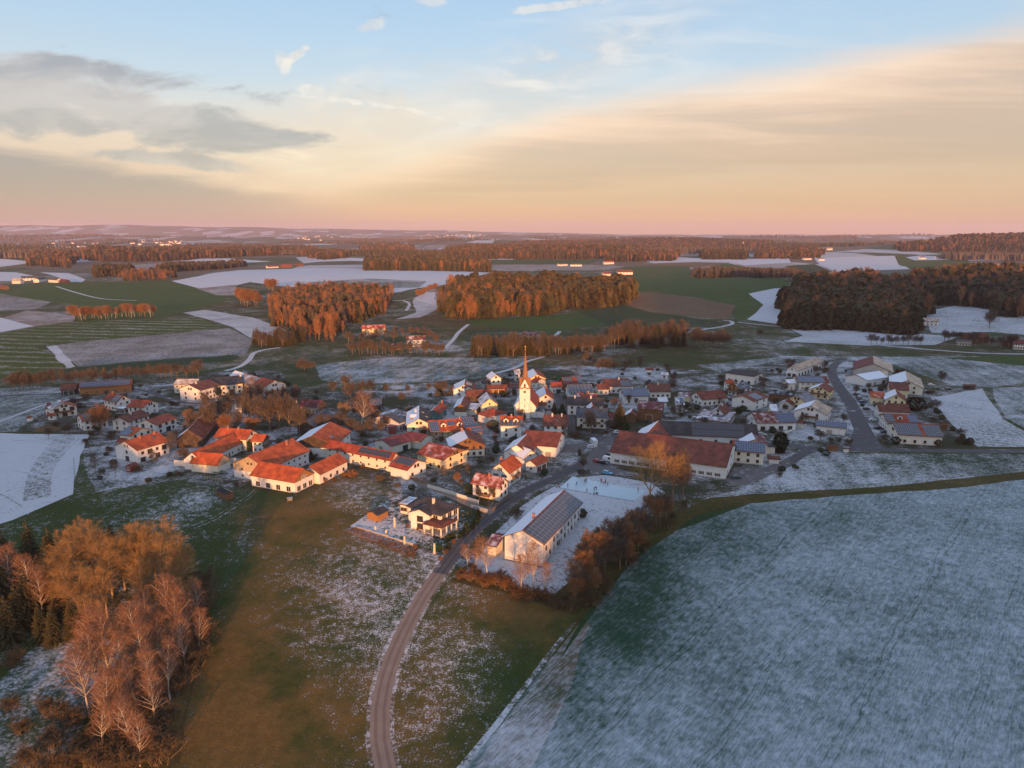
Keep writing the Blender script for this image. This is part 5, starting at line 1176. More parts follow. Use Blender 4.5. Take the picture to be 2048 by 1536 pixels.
# ------------------------------------------------------------------ the villa at the lane
v = B('H', (1170, 200), (1315, 240), (1120, 373), 8.6, 5.7, 'white', 'dark', (.10, .02), 'new white villa with dark hipped roof and pillared porch in the last sun', 'villa', 'villa', GF, hip=5.4, win='z', nwin=(4, 3), ch=(('e', .8, .3),))
B('H', (1072, 352), (1160, 290), (945, 385), 7.8, 6.0, 'white', 'dark', (.3, .1), '', into=v, nwin=(0, 1), win='x', rows=2, og=.5)
B('H', (885, 238), (1005, 258), (870, 292), 3.7, 3.7, 'white', 'slate', (.55, .55), '', into=v, flatroof=True, win='b', nwin=(2, 1))
def porch():
    P = [flat(*px('H', *q), v.location.z + 2.9) for q in ((1110, 532), (1350, 590), (1545, 482), (1225, 455))]
    inv = (Matrix.Translation(v.location) @ Matrix.Rotation(v.rotation_euler.z, 4, 'Z')).inverted()
    P = [inv @ p for p in P]; zz = P[0].z
    c = sum(P, Vector()) / 4
    b = MB()
    up = [Vector((q.x, q.y, zz + .25)) for q in P]; top = [p.lerp(Vector((c.x, c.y, p.z)), .35) + Vector((0, 0, .75)) for p in up]
    b.add(P + up + top, [(3, 2, 1, 0)] + [(i, (i + 1) % 4, 4 + (i + 1) % 4, 4 + i) for i in range(4)] + [(4 + i, 4 + (i + 1) % 4, 8 + (i + 1) % 4, 8 + i) for i in range(4)] + [(8, 9, 10, 11)])
    b.build('porch_roof', roof('brown', .05), v)
    for q0, q1, ts in ((P[0], P[1], (.06, .5, .95)), (P[1], P[2], (.3, .62, .95))):
        for t_ in ts:
            p = q0.lerp(q1, t_).lerp(c, .06); b = MB(); b.box((p.x, p.y, zz / 2 - .3), (.36, .36, zz + .55)); b.build('pillar', W['white'], v)
    b = MB(); q = [p.lerp(c, -.06) for p in P]; b.prism([(p.x, p.y, .02) for p in q], (0, 0, .16)); b.build('terrace', simple('terrace_slabs', (.42, .38, .34)), v)
porch()
B('H', (500, 381), (645, 313), (640, 398), 3.4, 2.4, 'orange', 'dark', (.1, .3), 'small orange boarded garden house beside the villa', 'garden_house', 'hut', win='w', nwin=(2, 0), og=.35, oe=.35)
B('A', (1758, 1015), (1842, 1052), (1770, 1062), 3.2, 2.3, 'wood', 'black', (.1, .45), 'small dark roofed field hut above the wood with a snow patch on top', 'field_hut', 'hut', nwin=(0, 0), og=.3, oe=.3)
B('G', (432, 1046), (514, 1050), (470, 1056), 2.3, 2.3, 'white', 'grey', (.2, .2), 'plain white container beside the bus shelter', 'container', 'container', flatroof=True, nwin=(0, 0))
def stele(key, x, y, hh, lab):
    g = at(*px(key, x, y)); r = empty('garden_stele', (g.x, g.y, float(h(g.x, g.y)))); tag(r, lab, 'garden stele', 'pale steles in the villa garden')
    b = MB(); b.prism([(-.3, -.25, 0), (.35, -.2, 0), (.28, .25, 0), (-.25, .22, 0)], (.06, .05, hh * .55)); b.prism([(-.22, -.2, hh * .55), (.34, -.15, hh * .55), (.3, .25, hh * .55), (-.18, .22, hh * .55)], (.0, .04, hh * .45))
    b.build('shaft', simple('pale_stone', (.56, .47, .34), .9, .2, 1.5), r); b = MB(); b.box((.03, .02, -.1), (1.0, .9, .36)); b.build('base', simple('grey_stone', (.3, .28, .26)), r)
for x, y, hh, lab in ((778, 568, 3.6, 'pale stone stele between garden house and villa'), (897, 772, 2.8, 'pale stone stele on top of the planted bank'), (1257, 888, 3.6, 'pale stone stele at the stone steps near the road'), (675, 652, 1.6, 'short pale stele before the garden house'), (547, 600, 1.4, 'shortest pale stele at the far corner of the bank')): stele('H', x, y, hh, lab)
# planted bank of the villa: rows of low dry grasses
def bank():
    b = MB(); L0, L1 = at(*px('H', 190, 620)), at(*px('H', 1010, 960)); U0, U1 = at(*px('H', 300, 575)), at(*px('H', 1060, 840))
    for i in range(46):
        for j in range(8):
            p = (L0.lerp(L1, (i + rnd.random() * .5) / 46)).lerp(U0.lerp(U1, (i + rnd.random() * .5) / 46), (j + rnd.random() * .4) / 8)
            hh = rnd.uniform(.35, .8)
            for k in range(5):
                a = rnd.uniform(0, 6.28); d = Vector((math.cos(a), math.sin(a), 0)); q = Vector((-d.y, d.x, 0))
                o = Vector((p.x, p.y, p.z - .05)); b.add([o - q * .12, o + q * .12, o + d * .35 + Vector((0, 0, hh))], [(0, 1, 2)])
    tag(b.build('dry_grass', M_BROWNLEAF), kind='stuff')
bank()

# ------------------------------------------------------------------ walls and fences
def lowwall(pts, hh, th, mat, label, name='garden_wall', cap=None):
    w = [at(*px(*p)) for p in pts]; b = MB()
    c = w[0].copy(); r = empty(name, (c.x, c.y, float(h(c.x, c.y)))); tag(r, label, 'wall')
    b2 = MB()
    for p, q in zip(w, w[1:]):
        n = max(1, int((q - p).length / 6))
        for i in range(n):
            a, e = p.lerp(q, i / n) - r.location, p.lerp(q, (i + 1) / n) - r.location
            m = (a + e) / 2; ang = math.atan2(e.y - a.y, e.x - a.x)
            b.box((m.x, m.y, m.z + hh / 2 - .2), ((e - a).length + .02 * (i % 2), th + .01 * (i % 2), hh + .4), 0, ang)
            b2.box((m.x, m.y, m.z + hh + .04), ((e - a).length + .02 * (i % 2), th + .12 + .01 * (i % 2), .08 + .004 * (i % 2)), 0, ang)
    b.build('wall_body', mat, r); b2.build('coping', cap or simple('coping_stone', (.5, .47, .44)), r)
lowwall([('C', 1330, 1330), ('C', 1700, 1440), ('C', 2030, 1560)], 1.3, .35, W['cream'], 'pale retaining wall along the side lane above the villa')
lowwall([('H', 1700, 330), ('H', 1895, 400)], 1.2, .35, W['stone'], 'end of the lane wall at the road corner')
lowwall([('N', 85, 1040), ('N', 330, 1055), ('N', 620, 1065)], 2.6, .4, W['cream'], 'cream yard wall before the low cross wing')
lowwall([('N', 1090, 1000), ('N', 1240, 1000)], 2.6, .4, W['cream'], 'cream wall linking the two orange roofed farms')
lowwall([('F', 1440, 1255), ('F', 1660, 1180)], 1.1, .3, W['cream'], 'cream garden wall before the hedge of the rust roofed long house')
lowwall([('F', 1780, 1140), ('F', 1860, 1110)], 1.2, .3, W['cream'], 'short cream wall next to the balcony house')
lowwall([('H', 300, 572), ('H', 700, 690), ('H', 1000, 790)], .5, .3, W['tan'], 'low pale kerb wall on top of the planted bank')
lowwall([('D', 1440, 905), ('D', 1660, 890)], 2.0, .4, W['stone'], 'stone churchyard wall with dark niches')
M_POST = wood_mat('fence_wood', (.22, .16, .11)); M_WIRE = simple('fence_wire', (.3, .3, .3), .5)
def fence(pts, hh, step, label, rails=2, mat=None, slat=False):
    w = [at(*px(*p)) for p in pts]; r = empty('fence', w[0]); tag(r, label, 'fence')
    pb = MB(); rb = MB()
    for p, q in zip(w, w[1:]):
        L = (q - p).length; n = max(1, int(L / step)); ang = math.atan2(q.y - p.y, q.x - p.x)
        for i in range(n + 1):
            a = p.lerp(q, i / n) - r.location; pb.box((a.x, a.y, a.z + hh / 2 - .1), (.12, .12, hh + .3), 0, ang)
            if i < n:
                e = p.lerp(q, (i + 1) / n) - r.location; m = (a + e) / 2
                for k in range(rails): rb.box((m.x, m.y, m.z + hh * (.35 + .5 * k / max(1, rails - 1))), ((e - a).length, .05, .09), 0, ang)
                if slat:
                    for j in range(7):
                        s_ = a.lerp(e, (j + .5) / 7); rb.box((s_.x, s_.y + .05, s_.z + hh / 2), (.16, .03, hh), 0, ang)
    pb.build('post', mat or M_POST, r).__setitem__('kind', 'stuff'); rb.build('rail', mat or M_POST, r)
fence([('C', 1000, 1185), ('C', 1330, 1300), ('C', 1700, 1420)], 1.5, 2.0, 'slatted grey fence above the lane beside the orchard', 2, None, True)
fence([('A', 590, 800), ('A', 600, 960)], 1.2, 3.0, 'thin post fence along the edge of the snow field')
fence([('H', 1590, 440), ('H', 1660, 420), ('H', 1700, 400)], 1.2, 1.5, 'short garden fence by the villa driveway')
fence([('I', 600, 690), ('I', 430, 840)], 1.2, 2.0, 'garden fence of the frosted roof house along the road', 2, None, True)
fence([('A', 1640, 955), ('A', 1770, 970)], 1.6, 1.2, 'pale wooden board screen beside the trampoline', 4, W['tan'])
fence([('G', 1180, 500), ('G', 1500, 470)], 1.3, 2.5, 'garden fence behind the yellow gabled house')
fence([('Q', 190, 560), ('Q', 455, 335)], .35, 2.5, 'low board edging on the short side of the ice rink', 1)
fence([('Q', 200, 575), ('Q', 700, 665), ('Q', 1100, 745), ('Q', 1690, 845)], .35, 2.5, 'low board edging on the long near side of the ice rink', 1)

# ------------------------------------------------------------------ small things
def heap():
    g = at(*px('K', 340, 920)); n, m = 28, 10; V = []; F = []
    for j in range(m + 1):
        for i in range(n):
            a = 2 * math.pi * i / n; t_ = j / m; r_ = (1 - t_) * (1 + .18 * math.sin(3 * a + 1) + .1 * math.sin(7 * a))
            V.append((7.0 * r_ * math.cos(a), 4.6 * r_ * math.sin(a), -.3 + 3.0 * (t_ ** .8) * (1 + .05 * math.sin(9 * a + 5 * t_))))
    for j in range(m):
        for i in range(n): F.append((j * n + i, j * n + (i + 1) % n, (j + 1) * n + (i + 1) % n, (j + 1) * n + i))
    o = link('earth_heap', mesh_np('earth_heap', V, F, [simple('bare_earth', (.13, .085, .045), .95, .4, .5, .1, 0, .3)], smooth=True), None, (g.x, g.y, float(h(g.x, g.y))))
    tag(o, 'brown heap of bare earth beside the snow field', 'earth heap')
heap()
def trampoline():
    g = at(*px('A', 1745, 905)); r = empty('trampoline', g); tag(r, 'round dark trampoline in the snowy farm garden', 'trampoline')
    b = MB(); b.lathe([(0, .82), (1.8, .82), (1.8, .88), (0, .88)], k=24); b.build('mat', simple('trampoline_black', (.02, .02, .022)), r)
    b = MB(); b.lathe([(1.8, .78), (2.15, .78), (2.15, .92), (1.8, .92)], k=24); b.build('rim', simple('trampoline_green', (.10, .22, .16)), r)
    for i in range(6):
        a = i * math.pi / 3; b = MB(); b.cyl((2 * math.cos(a), 2 * math.sin(a), -.1), (2 * math.cos(a), 2 * math.sin(a), .8), .04, .04, 6); b.build('leg', M_METAL, r)
trampoline()
def hayrack():
    g = at(*px('B', 955, 1385)); r = empty('hay_rack', g, .4); tag(r, 'small pale wooden hay rack on the sunlit meadow', 'hay rack')
    b = MB()
    for x in (-.8, .8):
        for y in (-.5, .5): b.box((x, y, .6), (.12, .12, 1.4))
    b.build('frame', M_POST, r); b = MB()
    for x in np.linspace(-.75, .75, 9): b.box((x, -.5, .75), (.06, .05, .9)); b.box((x, .5, .75), (.06, .05, .9))
    b.build('rack', W['tan'], r); b = MB(); b.prism([(-1, -.8, 1.3), (-1, 0, 1.75), (-1, .8, 1.3), (-1, .8, 1.22), (-1, 0, 1.66), (-1, -.8, 1.22)], (2, 0, 0)); b.build('roof', M_METAL, r)
hayrack()
def lamp(key, x, y, lab, hh=6.0):
    g = at(*px(key, x, y)); r = empty('street_lamp', g, rnd.uniform(0, 6)); tag(r, lab, 'street lamp', 'street lamps of the village')
    b = MB(); b.cyl((0, 0, -.2), (0, 0, hh), .09, .055, 8); b.cyl((0, 0, hh - .1), (.9, 0, hh + .15), .04, .04, 6); b.build('pole', M_METAL, r)
    b = MB(); b.box((1.1, 0, hh + .14), (.7, .26, .12)); b.build('lamp_head', simple('lamp_grey', (.25, .25, .26)), r)
for k, x, y, l in (('G', 385, 1005, 'grey street lamp at the road junction by the bus shelter'), ('I', 1395, 270, 'grey street lamp by the village square'), ('G', 560, 500, 'grey street lamp on the curve of the side street'), ('E', 600, 1090, 'grey street lamp before the inn'), ('D', 1385, 1015, 'tall dark pole on the church square'), ('I', 880, 215, 'grey pole before the white hall')): lamp(k, x, y, l, 6 if 'tall' not in l else 9)
def chimney_mast(key, x, y, hh, w, lab):
    g = at(*px(key, x, y)); r = empty('silo_tower', g); tag(r, lab, 'tower')
    b = MB(); b.cyl((0, 0, -2), (0, 0, hh), w, w * .9, 14); b.build('shaft', simple('tower_concrete', (.5, .4, .32)), r)
    b = MB(); b.lathe([(w * 1.2, hh), (w * 1.2, hh + w * .5), (0, hh + w * 1.6)], k=14); b.build('cap', simple('tower_cap', (.3, .2, .15)), r)
chimney_mast('T', 509, 187, 38, 4, 'pale tower standing before the long forest'); chimney_mast('T', 1138, 100, 90, 6, 'thin pale tower on the right skyline')

# ------------------------------------------------------------------ vehicles
M_TYRE = simple('tyre_rubber', (.02, .02, .02), .9); M_RIM = simple('wheel_rim', (.4, .4, .42), .4, .1, 2, .5, .7); M_LIGHT = simple('headlight_glass', (.7, .7, .68), .2); M_TAIL = simple('tail_light', (.35, .02, .02), .3)
def paint(name, c):
    m = simple(name, c, .3, .05, 1, .5); m.node_tree.nodes['Principled BSDF'].inputs['Coat Weight'].default_value = .5; return m
PAINT = dict(white=paint('paint_white', (.72, .73, .74)), black=paint('paint_black', (.015, .016, .018)), blue=paint('paint_blue', (.02, .05, .18)), sky=paint('paint_sky_blue', (.08, .35, .55)),
             teal=paint('paint_teal', (.015, .06, .075)), red=paint('paint_red', (.30, .02, .03)), grey=paint('paint_grey', (.12, .125, .13)), silver=paint('paint_silver', (.45, .46, .48)))
def car_proto(kind):
    L, Wd, H1, H2 = dict(car=(4.3, 1.78, .92, 1.48), van=(5.2, 2.0, 1.15, 2.25), estate=(4.7, 1.82, .95, 1.52))[kind]
    hw = Wd / 2; x0, x1 = -L / 2, L / 2
    if kind == 'van': cab = [(x0 + .05, H1), (x0 + .1, H2 - .1), (x0 + .4, H2), (x1 - 1.5, H2), (x1 - .75, H1 + .1), (x1 - .7, H1)]
    elif kind == 'estate': cab = [(x0 + .1, H1), (x0 + .5, H2 - .05), (x0 + .8, H2), (.35, H2), (1.15, H1 + .02), (1.2, H1)]
    else: cab = [(x0 + .12, H1), (x0 + .62, H2 - .06), (x0 + 1.0, H2), (.25, H2), (1.05, H1 + .02), (1.1, H1)]
    low = [(x0 + .12, .32), (x0, .5), (x0 + .02, H1 - .12), (x0 + .12, H1), (x1 - 1.0 if kind != 'van' else x1 - .7, H1), (x1 - .12, H1 - .22), (x1, .55), (x1 - .08, .32)]
    bm = MB()
    def shell(poly, wl, wh, zl, zh, mi=0):
        n = len(poly); vs = []
        for sy in (-1, 1):
            for x, z in poly:
                w_ = wl + (wh - wl) * min(1, max(0, (z - zl) / max(zh - zl, .01)))
                vs.append((x, sy * w_, z))
        bm.add(vs, [tuple(range(n)), tuple(range(2 * n - 1, n - 1, -1))] + [(i, n + i, n + (i + 1) % n, (i + 1) % n) for i in range(n)], mi)
    shell(low, hw, hw * .97, .3, H1); shell(cab, hw * .95, hw * .80, H1, H2)
    out = {}
    def mk(nm, mb, mats, sm=False):
        me = bpy.data.meshes.new(nm); me.from_pydata(mb.v, [], mb.f)
        for m in mats: me.materials.append(m)
        for p, i in zip(me.polygons, mb.m): p.material_index = i
        return me
    out['body'] = mk('body', bm, [PAINT['white']])
    g = MB()
    fx = cab[-3][0]; 
    for sy in (-1, 1):   # side glass
        y0, y1 = sy * (hw * .945 + .012), sy * (hw * .82 + .012)
        a, bb = cab[0][0] + .25, cab[-1][0] - .25; c, d = cab[2][0] + .05, cab[-3][0] - .08
        if kind == 'van': a = x1 - 2.6; c = x1 - 2.5
        g.prism([(a, y0, H1 + .06), (bb, y0, H1 + .06), (d, y1, H2 - .14), (c, y1, H2 - .14)], (0, sy * .012, 0))
    p, q = cab[-2], cab[-3]
    g.prism([(p[0] + .015, -hw * .86, p[1] + .06), (p[0] + .015, hw * .86, p[1] + .06), (q[0] + .06, hw * .74, q[1] - .09), (q[0] + .06, -hw * .74, q[1] - .09)], (.015, 0, .008))
    p, q = cab[0], cab[1]
    g.prism([(p[0] - .012 + .1, -hw * .84, p[1] + .14), (p[0] - .012 + .1, hw * .84, p[1] + .14), (q[0] - .025, hw * .76, q[1] - .05), (q[0] - .025, -hw * .76, q[1] - .05)], (-.015, 0, .008))
    out['glass'] = mk('glass', g, [M_GLASS])
    w = MB(); w.cyl((0, -.11, 0), (0, .11, 0), .33, .33, 16); w.cyl((0, -.125, 0), (0, .125, 0), .2, .2, 10, 1)
    out['wheel'] = mk('wheel', w, [M_TYRE, M_RIM])
    l = MB(); l.box((0, 0, 0), (.06, .36, .14)); out['headlight'] = mk('headlight', l, [M_LIGHT])
    l = MB(); l.box((0, 0, 0), (.06, .26, .2)); out['tail_light'] = mk('tail_light', l, [M_TAIL])
    out['dim'] = (L, hw, H1); return out
CP = {k: car_proto(k) for k in ('car', 'van', 'estate')}
def car(kind, col, key, x, y, deg, lab):
    g = at(*px(key, x, y)); P = CP[kind]; L, hw, H1 = P['dim']
    r = empty('parked_van' if kind == 'van' else 'parked_car', (g.x, g.y, float(h(g.x, g.y)) + .01), R(deg)); tag(r, lab, 'van' if kind == 'van' else 'car', 'cars parked in the village')
    o = link('body', P['body'], r); o.material_slots[0].link = 'OBJECT'; o.material_slots[0].material = PAINT[col]
    link('window_glass', P['glass'], r)
    for sx in (-.31, .31):
        for sy in (-1, 1): link('wheel', P['wheel'], r, (sx * L, sy * (hw - .1), .33))
    for sy in (-1, 1): link('headlight', P['headlight'], r, (L / 2 - .05, sy * (hw - .3), .68)); link('tail_light', P['tail_light'], r, (-L / 2 - .0, sy * (hw - .2), H1 - .25))
for a in (('estate', 'white', 'I', 1455, 182, 12, 'white car parked before the white camper on the square'), ('van', 'white', 'J', 190, 525, -35, 'white van between dark cars beside the big hall'), ('van', 'black', 'J', 225, 495, -35, 'black van nearest the hall wall'),
          ('estate', 'black', 'J', 135, 552, -30, 'long black car on the square next to the white van'), ('car', 'red', 'J', 80, 535, -30, 'dark red car at the outer end of the parked row'), ('car', 'sky', 'J', 175, 655, -28, 'light blue car parked above the ice rink'),
          ('estate', 'teal', 'J', 1495, 700, 8, 'dark teal car in front of the gable of the big hall'), ('estate', 'blue', 'G', 640, 592, 5, 'dark blue car beside the side street, uppermost of its row'), ('car', 'black', 'G', 682, 662, 5, 'black car in front of the dark brown long roof'),
          ('car', 'white', 'G', 745, 775, 5, 'white car beside the red solar roof'), ('estate', 'black', 'G', 805, 862, 5, 'black car left of the big solar house'), ('car', 'teal', 'G', 868, 900, 5, 'teal car at the corner of the big solar house'), ('estate', 'grey', 'G', 865, 942, 5, 'grey car nearest the main road junction'),
          ('van', 'grey', 'G', 600, 560, 80, 'grey van by the snowy side street'), ('car', 'white', 'G', 1345, 415, 0, 'white car near the bare tree at the eastern edge'), ('car', 'teal', 'G', 1400, 455, 0, 'teal car below the bare tree at the eastern edge'), ('estate', 'black', 'G', 1520, 460, 5, 'black car on the lane to the lone field shed'),
          ('car', 'grey', 'F', 232, 930, 20, 'grey car in the yard with evergreen shrubs'), ('car', 'silver', 'F', 350, 1012, 0, 'silver car at the end of the pink flat roof'), ('estate', 'white', 'E', 415, 580, 15, 'white car before the carport by the bend'), ('car', 'black', 'L', 1545, 785, 30, 'black car beside the rust roofed white house'),
          ('car', 'white', 'L', 1530, 860, 30, 'white car beside the rust roofed white house'), ('estate', 'black', 'L', 830, 268, -5, 'black car behind the bright red roof'), ('car', 'silver', 'L', 905, 270, -5, 'silver car behind the bright red roof'), ('car', 'silver', 'J', 1755, 258, -20, 'silver car behind the rear inn wing'),
          ('car', 'white', 'E', 1190, 1135, 20, 'white car at the top of the village square'), ('estate', 'red', 'F', 1640, 275, 0, 'red car on the snowy field next to the tan hall'), ('estate', 'grey', 'E', 1880, 930, 10, 'grey car behind the boarded barn')): car(*a)
def camper():
    g = at(*px('I', 1470, 150)); r = empty('camper_van', (g.x, g.y, float(h(g.x, g.y))), R(100)); tag(r, 'tall white camper van on the village square', 'camper van')
    b = MB(); b.prism([(-3.2, -1.1, .5), (2.6, -1.1, .5), (3.1, -1.1, 1.3), (2.3, -1.1, 1.6), (2.6, -1.1, 2.3), (2.2, -1.1, 2.9), (-3.2, -1.1, 2.95)], (0, 2.2, 0)); b.build('body', PAINT['white'], r)
    for y in (-1.13, 1.1): b = MB(); b.box((-1, y + .015, 1.9), (1.2, .04, .6)); b.build('window', M_GLASS, r)
    b = MB(); b.prism([(2.96, -.95, 1.4), (2.96, .95, 1.4), (2.36, .95, 1.64), (2.36, -.95, 1.64)], (.02, 0, .05)); b.build('windscreen', M_GLASS, r)
    for x in (-1.9, 2.0):
        for y in (-1, 1): link('wheel', CP['van']['wheel'], r, (x, y, .36))
    b = MB(); b.box((-.5, 0, 3.0), (4.6, 2.0, .06)); b.build('snow_cover', M_SNOWCAP, r)
camper()
def trailer():
    g = at(*px('I', 1340, 440)); r = empty('trailer', (g.x, g.y, float(h(g.x, g.y))), R(15)); tag(r, 'dark loaded trailer at the road edge above the ice rink', 'trailer')
    b = MB(); b.box((0, 0, .7), (3.2, 1.7, .15)); b.box((0, .82, 1.0), (3.2, .06, .5)); b.box((0, -.82, 1.0), (3.2, .06, .5)); b.box((2.3, 0, .6), (1.6, .1, .1)); b.build('bed', W['dark'], r)
    b = MB(); b.prism([(-1.4, -.7, .8), (1.4, -.7, .8), (1.1, -.7, 1.5), (-.9, -.7, 1.7)], (0, 1.4, 0)); b.build('tarpaulin', simple('tarpaulin_dark', (.03, .035, .03)), r)
    for y in (-.8, .8): link('wheel', CP['van']['wheel'], r, (-.3, y, .33))
trailer()

# ------------------------------------------------------------------ people on the ice
M_SKIN = simple('skin', (.45, .27, .19), .6, .05); M_HAIR = simple('hair_brown', (.06, .035, .02), .8)
CLOTH = {k: simple('cloth_' + k, c, .9, .12, 6) for k, c in dict(black=(.012, .013, .018), navy=(.015, .025, .07), red=(.35, .015, .03), pink=(.50, .06, .16), yellow=(.60, .58, .05), teal=(.02, .10, .12), grey=(.10, .11, .12), rose=(.45, .20, .22)).items()}
def skin_mesh(name, pts, edges, mats, k=1.0):
    me = bpy.data.meshes.new(name + '_cage'); me.from_pydata([p[:3] for p in pts], edges, [])
    o = bpy.data.objects.new(name + '_cage', me); COL.objects.link(o)
    o.modifiers.new('skin', 'SKIN'); sd = o.modifiers.new('sub', 'SUBSURF'); sd.levels = 1
    for sv_, p in zip(me.skin_vertices[0].data, pts): sv_.radius = (p[3] * k, p[3] * k)
    me.skin_vertices[0].data[0].use_root = True
    dg = bpy.context.evaluated_depsgraph_get()
    r = bpy.data.meshes.new_from_object(o.evaluated_get(dg)); r.name = name
    bpy.data.objects.remove(o); bpy.data.meshes.remove(me)
    r.materials.clear(); r.materials.append(mats)
    for p in r.polygons: p.use_smooth = True
    return r
def pose(bend=0.0, stride=0.0, arm=0.0):
    """joints of a standing figure 1.75 m tall, facing +X; bend leans the trunk forward, stride parts the legs"""
    hip = Vector((0, 0, .92 - .08 * abs(stride))); c, s_ = math.cos(bend), math.sin(bend)
    up = lambda d: hip + Vector((s_ * d, 0, c * d))
    def J(v, r): return (v.x, v.y, v.z, r)
    sh = up(.50); Y = Vector((0, 1, 0))
    pts = [J(hip, .13), J(up(.25), .125), J(sh, .14), J(up(.60), .06), J(up(.70) + Vector((.01, 0, 0)), .095), J(up(.82) + Vector((.01, 0, 0)), .085)]
    ed = [(0, 1), (1, 2), (2, 3), (3, 4), (4, 5)]
    idx = dict(arms=[], legs=[])
    for sy in (-1, 1):
        f = stride * sy
        kn = Vector((.05 + .22 * f, sy * .10, .50)); an = Vector((.02 + .38 * f, sy * .11, .10 + .06 * max(0, -f))); toe = an + Vector((.17, sy * .03, -.06))
        b = len(pts); pts += [J(hip + Vector((0, sy * .09, -.05)), .095), J(kn, .062), J(an, .042), J(toe, .035)]; ed += [(0, b), (b, b + 1), (b + 1, b + 2), (b + 2, b + 3)]; idx['legs'].append(b)
        fa = -f * .8 + arm
        el = sh + Vector((.10 + .22 * fa, sy * .30, -.26)); wr = el + Vector((.16 + .1 * fa, -sy * .03, -.18)); hd = wr + Vector((.07, 0, -.05))
        b = len(pts); pts += [J(sh + Vector((0, sy * .19, -.02)), .062), J(el, .048), J(wr, .034)]; ed += [(2, b), (b, b + 1), (b + 1, b + 2)]; idx['arms'].append(b)
        w_ = b + 2
        for j, dy in enumerate((-.028, -.010, .010, .028)):      # fingers, then the thumb
            ln = (.075, .09, .085, .065)[j]; pts += [J(wr + Vector((.05, dy, -.035)), .012), J(wr + Vector((.05 + ln, dy * 1.2, -.06 - .02 * j)), .008)]
            ed += [(w_, len(pts) - 2), (len(pts) - 2, len(pts) - 1)]
        pts += [J(wr + Vector((.03, -sy * .035, -.01)), .011), J(wr + Vector((.075, -sy * .055, -.02)), .009)]; ed += [(w_, len(pts) - 2), (len(pts) - 2, len(pts) - 1)]
    return pts, ed, idx, up
POSES = {}
for nm, a in dict(stand=(.05, .08, 0), skate=(.45, .75, .1), bent=(.95, .35, .35), walk=(.12, .45, 0)).items():
    pts, ed, idx, up = pose(*a)
    d = dict(body=skin_mesh('body', pts, ed, M_SKIN))
    jp = [pts[0], pts[1], pts[2]]; je = [(0, 1), (1, 2)]
    for b in idx['arms']: n = len(jp); jp += [pts[b], pts[b + 1], pts[b + 2]]; je += [(2, n), (n, n + 1), (n + 1, n + 2)]
    d['jacket'] = skin_mesh('jacket', jp, je, CLOTH['black'], 1.28)
    tp = [pts[0]]; te = []
    for b in idx['legs']: n = len(tp); tp += [pts[b], pts[b + 1], pts[b + 2]]; te += [(0, n), (n, n + 1), (n + 1, n + 2)]
    d['trousers'] = skin_mesh('trousers', tp, te, CLOTH['black'], 1.25)
    top = up(.80); m = MB(); m.lathe([(.108, -.03), (.112, .02), (.095, .085), (.05, .125), (0, .135)], (top.x + .0, top.y, top.z), 14); 
    hm = bpy.data.meshes.new('hat'); hm.from_pydata(m.v, [], m.f); hm.materials.append(CLOTH['black']); d['hat'] = hm
    m = MB()
    for b in idx['legs']: p = pts[b + 2]; m.box((p[0] + .06, p[1], p[2] - .05), (.29, .10, .10)); m.box((p[0] + .06, p[1], p[2] - .105), (.33, .012, .03), 1)
    sm = bpy.data.meshes.new('skate'); sm.from_pydata(m.v, [], m.f); sm.materials.append(CLOTH['black']); sm.materials.append(M_METAL)
    for p, i in zip(sm.polygons, m.m): p.material_index = i
    d['skate'] = sm
    fm = MB(); hc = up(.74) + Vector((.02, 0, 0))
    for sy in (-1, 1): fm.box((hc.x + .088, sy * .034, hc.z + .02), (.012, .022, .014), 1)
    fm.prism([(hc.x + .085, -.012, hc.z - .02), (hc.x + .085, .012, hc.z - .02), (hc.x + .085, 0, hc.z + .015)], (.028, 0, -.004)); fm.box((hc.x + .082, 0, hc.z - .05), (.012, .045, .01), 1)
    fc = bpy.data.meshes.new('face'); fc.from_pydata(fm.v, [], fm.f); fc.materials.append(M_SKIN); fc.materials.append(M_HAIR)
    for p, i in zip(fc.polygons, fm.m): p.material_index = i
    d['face'] = fc; POSES[nm] = d
def person(x, y, ps, jac, tro, hat, deg, sc, lab, key='Q'):
    g = at(*px(key, x, y)); r = empty('person', (g.x, g.y, float(h(g.x, g.y)) + .0), R(deg)); r.scale = (sc, sc, sc); tag(r, lab, 'person', 'skaters on the ice rink')
    d = POSES[ps]; link('body', d['body'], r); link('face', d['face'], r); link('skate', d['skate'], r)
    for nm, c in (('jacket', jac), ('trousers', tro), ('hat', hat)):
        o = link(nm, d[nm], r); o.material_slots[0].link = 'OBJECT'; o.material_slots[0].material = CLOTH[c]
